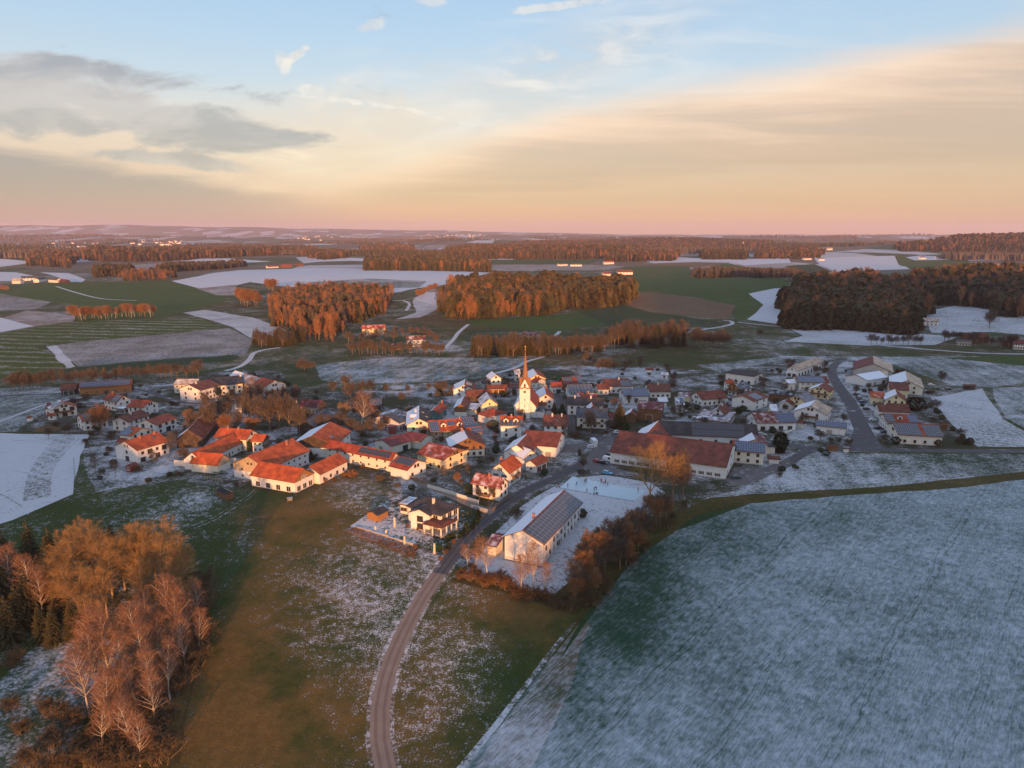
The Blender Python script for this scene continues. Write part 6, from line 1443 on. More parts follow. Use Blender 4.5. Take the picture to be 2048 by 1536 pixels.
for a in ((362, 556, 'stand', 'black', 'pink', 'black', 20, 1.0, 'person in black jacket and pink trousers near the short rink edge'), (540, 518, 'skate', 'black', 'navy', 'navy', -60, 1.0, 'dark clothed skater leaning forward in the left part of the rink'),
          (712, 456, 'stand', 'yellow', 'black', 'yellow', -80, 1.0, 'person in yellow jacket on the far rink edge'), (742, 445, 'stand', 'grey', 'black', 'black', -120, .95, 'person in grey jacket standing beside the yellow jacket'),
          (1045, 462, 'stand', 'red', 'navy', 'red', -70, 1.1, 'tall person in red jacket on the far rink edge'), (1092, 486, 'bent', 'pink', 'rose', 'pink', 160, .8, 'child in pink bending down in the group'), (1118, 488, 'stand', 'pink', 'red', 'red', -100, .72, 'smallest child in pink in the group'),
          (1140, 470, 'stand', 'navy', 'black', 'black', 180, 1.05, 'person in navy jacket at the back of the group'), (1183, 520, 'skate', 'teal', 'black', 'black', 190, .9, 'skater in teal jacket just beside the group'), (955, 602, 'bent', 'red', 'teal', 'red', 200, 1.0, 'bending person in red jacket in the middle of the ice'),
          (903, 616, 'bent', 'teal', 'teal', 'black', 20, 1.0, 'bending person in teal in the middle of the ice'), (752, 655, 'walk', 'rose', 'red', 'black', 0, 1.0, 'slim person in rose near the long edging'), (900, 715, 'stand', 'grey', 'black', 'black', 60, .85, 'person in grey at the long edging of the rink'),
          (1805, 650, 'stand', 'black', 'teal', 'black', 180, .95, 'lone dark skater at the far end of the rink')): person(*a)
def bag():
    g = at(*px('Q', 960, 688)); r = empty('sports_bag', g, .3); tag(r, 'dark sports bag lying on the ice near the edging', 'bag')
    b = MB(); b.cyl((-.5, 0, .2), (.5, 0, .2), .22, .22, 10); b.build('bag_body', CLOTH['navy'], r, smooth=True); b = MB(); b.box((0, 0, .46), (.5, .05, .05)); b.build('handle', CLOTH['black'], r)
bag()
def goal():
    g = at(*px('Q', 165, 560)); r = empty('bench', g, .5); tag(r, 'reddish wooden bench at the corner of the rink', 'bench')
    b = MB(); b.box((0, 0, .45), (1.8, .4, .06)); b.build('seat', W['redwood'], r)
    for x in (-.7, .7): b = MB(); b.box((x, 0, .2), (.08, .36, .46)); b.build('leg', W['redwood'], r)
goal()
# ------------------------------------------------------------------ trees
def tubes(segs, k=3):
    """segs: array (n,8) p0 p1 r0 r1 -> open k-sided prisms"""
    s = np.asarray(segs, dtype=np.float64); n = len(s)
    p0, p1, r0, r1 = s[:, 0:3], s[:, 3:6], s[:, 6], s[:, 7]
    d = p1 - p0; d /= np.maximum(np.linalg.norm(d, axis=1), 1e-6)[:, None]
    ref = np.where(np.abs(d[:, 2:3]) < .9, np.array([[0, 0, 1.0]]), np.array([[1.0, 0, 0]]))
    a = np.cross(d, ref); a /= np.linalg.norm(a, axis=1)[:, None]; b = np.cross(d, a)
    V = np.zeros((n, 2 * k, 3))
    for i in range(k):
        t = 2 * math.pi * i / k; v = a * math.cos(t) + b * math.sin(t)
        V[:, i] = p0 + v * r0[:, None]; V[:, k + i] = p1 + v * r1[:, None]
    f = np.array([[i, (i + 1) % k, k + (i + 1) % k, k + i] for i in range(k)])
    F = (np.arange(n) * 2 * k)[:, None, None] + f[None]
    return V.reshape(-1, 3), F.reshape(-1, 4)

def grow(seed, H, style, n1, n2, n3, tw):
    """branch skeleton of a leafless tree: returns wood and twig segments"""
    g = random.Random(seed); wood = []; twig = []
    U = lambda a, b: g.uniform(a, b)
    def path(p, d, L, n, r0, r1, up, wob, out):
        pts = [(p, r0)]
        for i in range(n):
            d = (d + Vector((U(-wob, wob), U(-wob, wob), U(-wob, wob) + up))).normalized()
            q = p + d * (L / n); ra = r0 + (r1 - r0) * i / n; rb = r0 + (r1 - r0) * (i + 1) / n
            out.append((*p, *q, ra, rb)); p = q; pts.append((p, rb))
        return pts, d
    def along(pts, t):
        x = t * (len(pts) - 1); i = min(int(x), len(pts) - 2); f = x - i
        return pts[i][0].lerp(pts[i + 1][0], f), (pts[i + 1][0] - pts[i][0]).normalized(), pts[i][1]
    def side(d, ang, az):
        o = d.orthogonal().normalized(); o = Matrix.Rotation(az, 3, d) @ o
        return (d * math.cos(ang) + o * math.sin(ang)).normalized()
    rt = H * (.014 if style == 'birch' else .019)
    if style == 'birch':
        stems, _ = path(Vector((0, 0, -.3)), Vector((U(-.06, .06), U(-.06, .06), 1)), H * .97, 14, rt, .02, .03, .06, wood); mains = [stems]; h0 = .30
    else:
        stems, d0 = path(Vector((0, 0, -.3)), Vector((U(-.05, .05), U(-.05, .05), 1)), H * U(.26, .34), 5, rt, rt * .75, .05, .04, wood); mains = []
        m = g.randint(4, 6)
        for i in range(m):
            dd = side(Vector((0, 0, 1)), U(.18, .62) if i else .08, i * 6.28 / m + U(-.4, .4))
            q, _ = path(stems[-1 - (i % 2)][0], dd, H * U(.55, .72), 9, rt * U(.4, .6), .025, .035, .10, wood); mains.append(q)
        h0 = .12
    for mp in mains:
        for i in range(n1 if len(mains) == 1 else max(5, n1 // len(mains) * 2)):
            N = n1 if len(mains) == 1 else max(5, n1 // len(mains) * 2)
            t = h0 + (1 - h0) * (i + U(0, .8)) / N * .98
            p, d, r = along(mp, t)
            if style == 'birch':
                L = H * (.36 * (1 - t) ** .7 + .06) * U(.65, 1.25); ang = U(.5, .95)
            else: L = H * (.30 * (1 - t) ** .6 + .07) * U(.7, 1.2); ang = U(.55, 1.1)
            q, _ = path(p, side(d, ang, i * 2.4 + U(-.5, .5)), L, 5, max(.025, r * .55), .018, .07, .14, wood)
            for j in range(n2):
                t2 = .2 + .8 * (j + U(0, .9)) / n2
                p2, d2, r2 = along(q, min(t2, .99)); L2 = L * U(.28, .5) * (1.15 - t2 * .6)
                q2, _ = path(p2, side(d2, U(.4, .95), j * 2.4 + U(-.6, .6)), L2, 2, tw * 1.5, tw, .08 if style != 'birch' else -.02, .18, twig)
                for k in range(n3):
                    p3, d3, _ = along(q2, U(.15, .99))
                    path(p3, side(d3, U(.3, 1.0), U(0, 6.28)), U(.5, 1.25) * (H / 18) ** .5, 2 if n3 > 5 else 1, tw, tw * .45, .05 if style != 'birch' else -.12, .22, twig)
    return np.array(wood), np.array(twig)

def shrub_segs(seed, H, n, tw):
    g = random.Random(seed); wood = []; twig = []
    for i in range(n):
        a, l = g.uniform(0, 6.28), g.uniform(.15, .75); p = Vector((g.uniform(-.25, .25) * H, g.uniform(-.25, .25) * H, -.1)); d = Vector((math.cos(a) * l, math.sin(a) * l, 1)).normalized()
        L = H * g.uniform(.6, 1.05); pts = [p]
        for s_ in range(4):
            d = (d + Vector((g.uniform(-.2, .2), g.uniform(-.2, .2), .05))).normalized(); q = p + d * L / 4
            wood.append((*p, *q, .035 * (1 - s_ * .2), .03 * (1 - s_ * .22))); p = q; pts.append(p)
        for j in range(14):
            o = pts[g.randint(1, 3)].lerp(pts[4], g.random()); dd = Vector((g.uniform(-1, 1), g.uniform(-1, 1), g.uniform(.1, 1.2))).normalized(); e = o + dd * g.uniform(.3, .8) * (H / 3) ** .6
            twig.append((*o, *e, tw, tw * .5))
            for _ in range(3):
                o2 = o.lerp(e, g.uniform(.3, 1)); d3 = (dd + Vector((g.uniform(-.8, .8), g.uniform(-.8, .8), g.uniform(-.3, .6)))).normalized(); twig.append((*o2, *(o2 + d3 * g.uniform(.2, .5) * (H / 3) ** .5), tw * .8, tw * .4))
    return np.array(wood), np.array(twig)

def spruce_geo(seed, H, nw, nb, ns, spread=.2, droop=.35):
    """needle sprays on whorled branches: returns V, F(quads)"""
    g = random.Random(seed); V = []; F = []
    for i in range(nw):
        t = (i + g.uniform(0, .6)) / nw; z = H * (.06 + .94 * t ** .9); R0 = H * spread * (1 - t) ** .85 + .18
        for j in range(nb if t < .8 else max(4, nb // 2)):
            a = j * 6.283 / nb + i * 1.7 + g.uniform(-.25, .25); L = R0 * g.uniform(.72, 1.15); ca, sa = math.cos(a), math.sin(a)
            for s_ in range(ns):
                f0, f1 = s_ / ns, (s_ + 1.15) / ns
                w = (.16 + .55 * (1 - f0) * .7) * L * .42 + .06; tz = lambda f: z - droop * L * f * f + .12 * L * f
                tw = g.uniform(-.35, .35); b = len(V)
                for f, ww in ((f0, w * .8), (f1, w * .45)):
                    for sg in (-1, 1): V.append((ca * L * f - sa * sg * ww, sa * L * f + ca * sg * ww, tz(f) + sg * tw * ww - abs(ww) * .35))
                F.append((b, b + 1, b + 3, b + 2))
                # a hanging spray below the branch
                b = len(V)
                for f in (f0, f1): V.append((ca * L * f, sa * L * f, tz(f))); V.append((ca * L * f + g.uniform(-.1, .1), sa * L * f + g.uniform(-.1, .1), tz(f) - .25 * w - .25))
                F.append((b, b + 1, b + 3, b + 2))
    return np.array(V), np.array(F)

PROTO = {}
def proto_tree(kind, seed, style, H, n1, n2, n3, tw, bk, tg):
    w, t = grow(seed, H, style, n1, n2, n3, tw)
    big = w[:, 6] > .05
    Vt, Ft = tubes(w, 5); Vc, Fc = tubes(t, 3)
    PROTO.setdefault(kind, []).append((mesh_np('trunk', Vt, Ft, [bk], smooth=True), mesh_np('crown', Vc, Fc, [tg]), H))
def proto_spruce(kind, seed, H, nw, nb, ns, spread=.2):
    V, F = spruce_geo(seed, H, nw, nb, ns, spread); Vt, Ft = tubes([(0, 0, -.5, 0, 0, H * .5, H * .014, H * .009), (0, 0, H * .5, 0, 0, H * .99, H * .009, .02)], 6)
    PROTO.setdefault(kind, []).append((mesh_np('trunk', Vt, Ft, [M_BARK]), mesh_np('crown', V, F, [M_SPRUCE]), H))
for i in range(3): proto_tree('beech', 10 + i, 'round', 18, 50, 9, 6, .017, M_BARKG, M_TWIGGOLD)
for i in range(4): proto_tree('birch', 20 + i, 'birch', 20, 40, 9, 6, .017, M_BIRCH, M_TWIGP)
for i in range(4): proto_tree('bare_tree', 30 + i, 'round', 13, 40, 7, 5, .036, M_BARK, M_TWIGG)
for i in range(2): proto_tree('brown_tree', 40 + i, 'round', 13, 44, 8, 6, .034, M_BARK, M_TWIG)
for i in range(2): proto_tree('slender_tree', 50 + i, 'birch', 14, 34, 7, 5, .034, M_BARK, M_TWIGG)
for i in range(3): proto_spruce('spruce', 60 + i, 18, 26, 10, 5)
proto_spruce('broad_spruce', 70, 14, 26, 12, 5, .30)
for i in range(2):
    w, t = shrub_segs(80 + i, 3, 26, .028); Vt, Ft = tubes(w, 4); Vc, Fc = tubes(t, 3)
    PROTO.setdefault('shrub', []).append((mesh_np('trunk', Vt, Ft, [M_BARK]), mesh_np('crown', Vc, Fc, [M_SCRUB]), 3))
    PROTO.setdefault('leafy_shrub', []).append((mesh_np('trunk', Vt, Ft, [M_BARK]), mesh_np('crown', Vc, Fc, [M_BROWNLEAF]), 3))
def leafball(seed, n, fx):
    g = random.Random(seed); V = []; F = []
    for i in range(n):
        th, cz = g.uniform(0, 6.283), g.uniform(-1, 1); r = fx(cz) * g.uniform(.55, 1.05) * (1 + .12 * math.sin(3 * th + 4 * cz)); c = Vector((r * math.cos(th), r * math.sin(th), .5 + .5 * cz))
        d1 = Vector((g.uniform(-1, 1), g.uniform(-1, 1), g.uniform(-1, 1))).normalized(); d2 = d1.orthogonal().normalized(); s_ = g.uniform(.04, .085); b = len(V)
        V += [c - d1 * s_ - d2 * s_ * .6, c + d1 * s_ - d2 * s_ * .6, c + d1 * s_ + d2 * s_ * .6, c - d1 * s_ + d2 * s_ * .6]; F.append((b, b + 1, b + 2, b + 3))
    return np.array([tuple(v) for v in V]), np.array(F)
def leafy(kind, seed, n, fx, mat):
    V, F = leafball(seed, n, fx); Vt, Ft = tubes([(0, 0, -.1, 0, 0, .3, .03, .02), (0, 0, .25, 0, 0, .8, .02, .008)], 5)
    PROTO[kind] = [(mesh_np('trunk', Vt, Ft, [M_BARK]), mesh_np('crown', V, F, [mat]), 1.0)]
leafy('thuja', 90, 420, lambda c: .26 * (1 - max(c, -.6) * .75) * (1 if c < .9 else .5), M_LEAF)
leafy('clipped_tree', 91, 700, lambda c: .36 * math.sqrt(max(0, 1 - c * c)) + .03, M_LEAF)
leafy('evergreen_bush', 92, 600, lambda c: .62 * math.sqrt(max(0, 1 - c * c * .9)), M_LEAF)
leafy('brown_bush', 93, 600, lambda c: .55 * math.sqrt(max(0, 1 - c * c * .9)), M_BROWNLEAF)
leafy('olive_bush', 94, 700, lambda c: .55 * math.sqrt(max(0, 1 - c * c * .9)), M_OLIVE)

def tree(kind, key, x, y, H, label, group, cat='tree', sx=1.0, name=None):
    g = at(*px(key, x, y)); tr, cr, H0 = rnd.choice(PROTO[kind])
    r = empty(name or kind, (g.x, g.y, float(h(g.x, g.y))), rnd.uniform(0, 6.283)); s_ = H / H0; r.scale = (s_ * sx * rnd.uniform(.9, 1.1), s_ * sx * rnd.uniform(.9, 1.1), s_)
    tag(r, label, cat, group); link('trunk', tr, r); link('crown', cr, r); return r
def trees(kind, key, lst, label, group, cat='tree', sx=1.0, name=None):
    for x, y, H in lst: tree(kind, key, x, y, H * rnd.uniform(.94, 1.06), label, group, cat, sx, name)

# wood at the lower left
trees('spruce', 'W', [(15, 1165, 19), (68, 1162, 19), (108, 1165, 18), (40, 1200, 18), (95, 1210, 16), (10, 1235, 18), (60, 1250, 17), (122, 1240, 14), (20, 1290, 15), (85, 1285, 12), (-25, 1250, 18), (-30, 1195, 19), (150, 1275, 12), (-10, 1150, 19), (-50, 1290, 17), (40, 1265, 15), (110, 1290, 11), (-40, 1150, 18), (-60, 1220, 18), (228, 1130, 16)], 'dark spruce among the wood at the lower left', 'spruces of the lower left wood', sx=1.15)
trees('beech', 'W', [(190, 1168, 19), (312, 1160, 18.5), (140, 1195, 18), (250, 1178, 17.5), (362, 1170, 14), (160, 1235, 16), (215, 1235, 15), (290, 1215, 14), (345, 1205, 14), (270, 1150, 16), (225, 1195, 17), (120, 1230, 14), (180, 1262, 12), (335, 1180, 16), (285, 1182, 16.5), (160, 1150, 17), (375, 1225, 10)], 'broad bare beech with golden brown twigs in the lower left wood', 'beeches of the lower left wood', sx=1.12)
trees('birch', 'W', [(30, 1215, 18), (65, 1225, 18), (10, 1200, 17), (85, 1240, 16), (352, 1314, 23), (364, 1320, 21), (366, 1312, 16), (284, 1360, 22), (297, 1352, 18), (232, 1388, 21), (216, 1378, 23), (276, 1424, 15), (250, 1452, 15), (196, 1402, 18), (328, 1345, 17), (280, 1532, 15), (212, 1452, 14), (300, 1420, 16), (238, 1480, 13), (320, 1310, 18), (385, 1290, 16), (395, 1250, 15), (205, 1500, 12), (260, 1400, 18), (310, 1455, 14), (340, 1400, 15), (180, 1430, 17), (225, 1470, 15), (372, 1345, 16), (300, 1385, 19), (245, 1345, 18), (400, 1310, 14), (190, 1345, 15), (265, 1500, 14)], 'slender bare birch with pale trunk in the lower left wood', 'birches of the lower left wood', sx=1.1)
trees('shrub', 'W', [(380, 1335, 6), (402, 1290, 6.5), (392, 1250, 7), (345, 1392, 5), (332, 1442, 4), (302, 1482, 5), (322, 1522, 5), (110, 1492, 4), (90, 1422, 3.5), (60, 1532, 4), (180, 1532, 4.5), (242, 1502, 5), (150, 1452, 4), (410, 1215, 6), (370, 1370, 5), (270, 1460, 5), (215, 1540, 5), (120, 1440, 4), (395, 1330, 5), (350, 1340, 6), (310, 1390, 5), (255, 1545, 5), (160, 1500, 4), (405, 1180, 6), (30, 1330, 4), (20, 1420, 3.5), (100, 1545, 5), (290, 1440, 5), (240, 1425, 4), (335, 1490, 4), (140, 1545, 4), (385, 1200, 7), (195, 1480, 4), (280, 1500, 5), (40, 1465, 3), (360, 1300, 6), (230, 1410, 4)], 'brown undergrowth shrub beneath the birches', 'shrubs under the birches', 'shrub', 1.25)
# hedge and trees round the solar roofed hall and the ice rink
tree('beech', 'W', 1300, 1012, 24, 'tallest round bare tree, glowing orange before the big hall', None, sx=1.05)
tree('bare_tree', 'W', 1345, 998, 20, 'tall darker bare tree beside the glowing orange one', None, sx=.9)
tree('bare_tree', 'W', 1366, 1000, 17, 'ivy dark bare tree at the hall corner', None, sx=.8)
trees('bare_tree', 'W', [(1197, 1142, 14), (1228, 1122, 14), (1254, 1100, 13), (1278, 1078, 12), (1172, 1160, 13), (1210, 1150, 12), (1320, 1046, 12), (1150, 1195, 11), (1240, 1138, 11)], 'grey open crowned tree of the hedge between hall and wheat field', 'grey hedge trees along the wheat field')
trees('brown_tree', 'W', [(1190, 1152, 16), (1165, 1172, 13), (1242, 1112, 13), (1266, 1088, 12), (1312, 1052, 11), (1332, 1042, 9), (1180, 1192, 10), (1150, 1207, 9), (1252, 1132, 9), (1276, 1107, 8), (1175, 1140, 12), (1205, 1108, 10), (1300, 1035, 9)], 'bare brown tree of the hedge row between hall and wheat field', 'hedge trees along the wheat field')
trees('leafy_shrub', 'W', [(940, 1160, 3.2), (955, 1150, 2.6), (970, 1172, 3.2), (990, 1168, 3), (1010, 1178, 3.4), (1030, 1182, 3), (1050, 1190, 3.2), (925, 1150, 2.5), (1000, 1155, 2.4), (1075, 1196, 3.2), (945, 1140, 2.4), (1095, 1200, 3.4), (1062, 1202, 3), (1035, 1196, 2.6), (980, 1160, 2.4), (918, 1158, 2), (1015, 1166, 2.6), (960, 1165, 3)], 'rusty orange shrub on the bank below the hall', 'rusty shrubs below the hall', 'shrub', 1.35)
trees('shrub', 'W', [(1142, 1220, 4), (1190, 1210, 4.5), (1215, 1185, 4), (1265, 1130, 4), (1290, 1100, 4), (1335, 1058, 3.5), (1110, 1215, 3.5), (1160, 1190, 4.5), (1200, 1165, 5), (1130, 1210, 4), (1175, 1208, 4), (1305, 1060, 4), (1345, 1040, 3), (1290, 1050, 4), (1255, 1100, 4.5), (1370, 1015, 3), (1225, 1120, 5)], 'dark brown thicket shrub under the hedge trees', 'thicket shrubs along the wheat field', 'shrub', .95)
trees('birch', 'W', [(975, 1158, 14), (952, 1142, 10), (936, 1136, 9), (1042, 1188, 13), (1068, 1180, 15), (1090, 1190, 11)], 'thin sunlit tree before the blank gable of the hall', 'thin trees before the hall gable', sx=1.2)
tree('shrub', 'I', 680, 905, 4, 'small dark bare tree on the snow between road and hall', None, 'shrub'); tree('evergreen_bush', 'I', 1350, 890, 3, 'dark green bush at the far corner of the hall', None, 'bush')
# orchard and gardens of the near edge
trees('slender_tree', 'C', [(1570, 1225, 6), (1910, 1180, 6)], 'dark small fruit tree in the snowy orchard', 'dark fruit trees of the orchard', sx=1.5); tree('brown_tree', 'C', 1740, 1275, 4.5, 'reddish fruit tree alone in the snowy orchard', None)
trees('bare_tree', 'I', [(300, 725, 5), (440, 720, 5.5)], 'espaliered bare fruit tree before the frosted roof house', 'fruit trees before the frosted roof house'); tree('evergreen_bush', 'I', 200, 640, 3.2, 'tall clipped green bush beside the frosted roof house', None, 'bush')
tree('evergreen_bush', 'I', 965, 460, 2.6, 'round green bush at the garage by the road', None, 'bush'); tree('olive_bush', 'I', 1325, 265, 3.2, 'narrow brown bush on the snowy corner of the square', None, 'bush', .5); tree('brown_bush', 'B', 1800, 1040, 2.6, 'golden low bush at the end of the orange roofed wing', None, 'bush', 1.6)
trees('brown_bush', 'B', [(1560, 1110, 1.6), (1440, 1120, 1.4), (1700, 1040, 1.6), (1950, 930, 1.6)], 'small orange bush at the foot of the farm walls', 'small bushes along the farm walls', 'bush')
trees('thuja', 'H', [(1785, 460, 3.5), (1765, 520, 3), (1712, 580, 2.6), (1640, 625, 3.2), (1560, 690, 2.4), (1485, 700, 2.4), (1450, 715, 2.4), (1420, 735, 2.4)], 'little dark conifer in the row between villa and road', 'conifer row between villa and road', 'conifer'); trees('evergreen_bush', 'H', [(1590, 670, 2.2), (1430, 830, 2), (1320, 850, 2)], 'round dark bush at the villa road bank', 'round bushes at the villa', 'bush'); trees('brown_bush', 'H', [(1490, 760, 1.4), (1400, 880, 1.4), (1330, 960, 1.2), (1030, 820, 1.2), (935, 565, 1.2), (1060, 600, 1)], 'small orange garden bush round the villa', 'orange bushes round the villa', 'bush')
tree('brown_tree', 'A', 815, 606, 16, 'lone golden round tree among the white houses', None, sx=1.15)
trees('slender_tree', 'A', [(770, 905, 8), (925, 940, 7), (1250, 850, 7), (1360, 760, 10), (1400, 720, 10)], 'thin bare garden tree round the tall orange roofed house', 'thin garden trees by the orange roofed house', sx=1.3)
# trees of the village
trees('bare_tree', 'W', [(390, 872, 13.8), (420, 868, 16.2), (440, 852, 16.2), (460, 842, 15.0), (476, 872, 13.8), (500, 852, 17.5), (520, 858, 18.8), (540, 862, 18.8), (560, 858, 20.0), (580, 862, 18.8), (600, 872, 16.2), (500, 822, 15.0), (522, 812, 15.0), (440, 808, 11.2), (412, 832, 13.8), (380, 884, 10.0), (590, 822, 15.0), (545, 835, 16.2), (570, 830, 16.2), (485, 838, 15.0)], 'grey bare tree in the clump north of the orange roofed farms', 'bare tree clump of the farms', sx=.85)
trees('brown_tree', 'W', [(450, 868, 11), (505, 872, 11), (532, 850, 13), (604, 850, 10), (405, 855, 10), (378, 850, 9)], 'brownish bare tree in the clump north of the orange roofed farms', 'brown trees in the clump of the farms')
tree('birch', 'M', 1300, 640, 14, 'thin reddish birch in front of the dark roofed barn', None)
trees('bare_tree', 'W', [(622, 855, 9), (642, 864, 9), (662, 872, 10), (682, 868, 11), (702, 874, 10), (740, 873, 10), (762, 873, 9), (772, 862, 8), (645, 838, 9), (720, 878, 9), (755, 852, 9)], 'dark bare tree round the glowing orange tree of the village', 'dark trees round the orange tree')
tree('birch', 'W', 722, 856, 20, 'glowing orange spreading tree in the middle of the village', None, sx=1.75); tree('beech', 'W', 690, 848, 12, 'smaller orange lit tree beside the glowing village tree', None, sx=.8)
trees('bare_tree', 'W', [(702, 802, 11), (722, 792, 10), (742, 786, 9), (816, 790, 7), (772, 790, 8), (665, 790, 9), (690, 780, 10)], 'grey bare tree on the slope above the orange tree', 'trees above the orange tree')
tree('bare_tree', 'E', 830, 1170, 13, 'bare linden with full crown before the inn', None); trees('slender_tree', 'E', [(490, 1215, 6)], 'pruned pale tree at the corner of the white house with two chimneys', None, sx=1.5)
tree('broad_spruce', 'E', 1222, 1060, 14.5, 'tall broad dark spruce beside the inn', None); tree('spruce', 'E', 330, 885, 8, 'dark spruce below the white house next to the church', None, sx=1.3); tree('thuja', 'E', 440, 870, 5.5, 'slim black conifer at the churchyard road', None, 'conifer')
tree('clipped_tree', 'F', 1500, 1470, 9.5, 'clipped egg shaped dark evergreen at the junction', None); tree('spruce', 'W', 879, 790, 8, 'dark conifer at the western field edge of the village', None, sx=1.4); tree('evergreen_bush', 'N', 1550, 745, 5, 'big round evergreen at the small farmhouse', None, 'bush'); tree('broad_spruce', 'B', 1245, 812, 5, 'little dark fir in the farmyard', None)
tree('evergreen_bush', 'G', 978, 1010, 3.4, 'yellow green bush at the corner of the big solar house', None, 'bush'); tree('olive_bush', 'G', 1180, 660, 7, 'large olive bush mass beside the yellow gabled house', None, 'bush', 1.4); trees('evergreen_bush', 'F', [(940, 930, 3.6), (1000, 900, 3), (215, 850, 3.2), (370, 880, 3), (1250, 1150, 2.4), (1400, 1200, 3), (1690, 860, 2.5)], 'dark evergreen garden shrub in the eastern village', 'evergreen shrubs of the eastern village', 'bush')
trees('bare_tree', 'G', [(1440, 410, 10)], 'bare round tree alone at the eastern village edge', None)
trees('olive_bush', 'G', [(1410, 1030, 3), (1250, 1010, 2.2), (1330, 640, 3), (1450, 770, 3), (1560, 880, 2.4), (1740, 1020, 3.4), (1620, 1010, 2.6), (1390, 690, 2.6), (1660, 960, 2.4)], 'brown hedge bush round the big solar house', 'brown bushes of the eastern edge', 'bush')
trees('slender_tree', 'F', [(1250, 590, 7), (760, 720, 6), (480, 1500, 6), (700, 830, 5), (130, 960, 7), (60, 1000, 7), (1500, 440, 5), (1760, 1080, 5), (1850, 1060, 5)], 'thin bare garden tree in the eastern village', 'garden trees of the eastern village', sx=1.5)
trees('bare_tree', 'E', [(1600, 560, 7), (1950, 480, 9), (1050, 300, 10), (1080, 310, 9), (980, 290, 9), (930, 300, 8), (1300, 300, 8), (1500, 270, 8), (760, 190, 8), (1960, 560, 8), (1350, 740, 6), (1450, 760, 5)], 'bare shrubby tree on the upper edge of the village', 'trees on the upper village edge')
trees('bare_tree', 'D', [(110, 620, 9), (180, 610, 9), (140, 590, 8), (300, 620, 6), (880, 1300, 6), (920, 1380, 6), (680, 1370, 6), (800, 1120, 6), (1250, 600, 5), (1060, 640, 5)], 'bare garden tree in the western village', 'garden trees of the western village')
trees('evergreen_bush', 'D', [(860, 1080, 4.5), (900, 1400, 3.2), (1000, 640, 3), (1150, 620, 3), (140, 850, 2.2)], 'evergreen garden shrub in the western village', 'evergreen shrubs of the western village', 'bush')
# tree row on the left and clumps of the valley
def scatter(kinds, key, pts, n, H, label, group, spread=6, sx=1.15, cat='tree'):
    """n trees along a polyline of the photograph"""
    for i in range(n):
        t = (i + rnd.uniform(.1, .9)) / n * (len(pts) - 1); j = min(int(t), len(pts) - 2); f = t - j
        x = pts[j][0] + (pts[j + 1][0] - pts[j][0]) * f; y = pts[j][1] + (pts[j + 1][1] - pts[j][1]) * f + rnd.uniform(-spread, spread) * .4
        k = rnd.choice(kinds); tree(k, key, x, y, H * rnd.uniform(.75, 1.15), label[kinds.index(k)] if isinstance(label, (list, tuple)) else label, group if not isinstance(group, list) else group[kinds.index(k)], cat, sx)
scatter(['bare_tree', 'slender_tree'], 'W', [(28, 783), (90, 776), (200, 768), (300, 760), (400, 752)], 34, 11, ['spreading bare tree in the long row before the left fields', 'slim bare tree in the long row before the left fields'], ['spreading trees of the long row', 'slim trees of the long row'], 6)
scatter(['brown_tree', 'birch'], 'W', [(148, 640), (220, 636), (310, 632)], 26, 15, ['round orange tree in the sunlit field row on the left', 'slim orange birch in the sunlit field row on the left'], ['round trees of the sunlit field row', 'birches of the sunlit field row'], 5)
scatter(['brown_tree'], 'W', [(478, 606), (500, 612), (520, 610)], 9, 22, 'round reddish tree in the pair of clumps above the snowy slope', 'first clump above the snowy slope', 6); scatter(['brown_tree'], 'W', [(535, 582), (548, 584)], 4, 22, 'round reddish tree in the smaller clump above the snowy slope', 'smaller clump above the snowy slope', 4)
scatter(['bare_tree', 'spruce'], 'W', [(505, 692), (545, 692), (575, 690), (610, 684)], 22, 15, ['dark bare tree in the thicket at the stream bend', 'dark spruce in the thicket at the stream bend'], ['bare trees at the stream bend', 'spruces at the stream bend'], 8); scatter(['bare_tree'], 'W', [(596, 742), (626, 743)], 5, 8, 'dark bush tree alone between the pale fields', 'bush trees between the pale fields', 3)
scatter(['bare_tree', 'slender_tree'], 'W', [(700, 706), (760, 709), (830, 708), (890, 709)], 24, 11, ['grey bare tree along the stream below the hollow farm', 'slim bare tree along the stream below the hollow farm'], ['grey trees along the stream', 'slim trees along the stream'], 6)
scatter(['bare_tree', 'slender_tree'], 'W', [(690, 690), (760, 680), (840, 672), (880, 690)], 20, 10, ['bare tree around the hollow farmhouse', 'slim bare tree around the hollow farmhouse'], ['trees around the hollow farm', 'slim trees around the hollow farm'], 14)
scatter(['spruce', 'bare_tree', 'spruce'], 'W', [(945, 711), (1000, 711), (1050, 709), (1095, 710)], 34, 17, ['dark spruce in the stream wood just behind the village', 'dark bare tree in the stream wood just behind the village', ''], ['spruces of the stream wood', 'bare trees of the stream wood', ''], 8)
scatter(['spruce', 'bare_tree'], 'W', [(1098, 706), (1150, 705), (1210, 702)], 24, 15, ['spruce in the small wood right of the spire', 'bare tree in the small wood right of the spire'], ['spruces right of the spire', 'bare trees right of the spire'], 8)
scatter(['spruce', 'bare_tree', 'slender_tree'], 'W', [(1215, 692), (1270, 692), (1320, 692), (1372, 689)], 40, 20, ['dark spruce in the dense block of trees past the village', 'dark bare tree in the dense block of trees past the village', 'slim tree in the dense block of trees past the village'], ['spruces of the dense block', 'bare trees of the dense block', 'slim trees of the dense block'], 12)
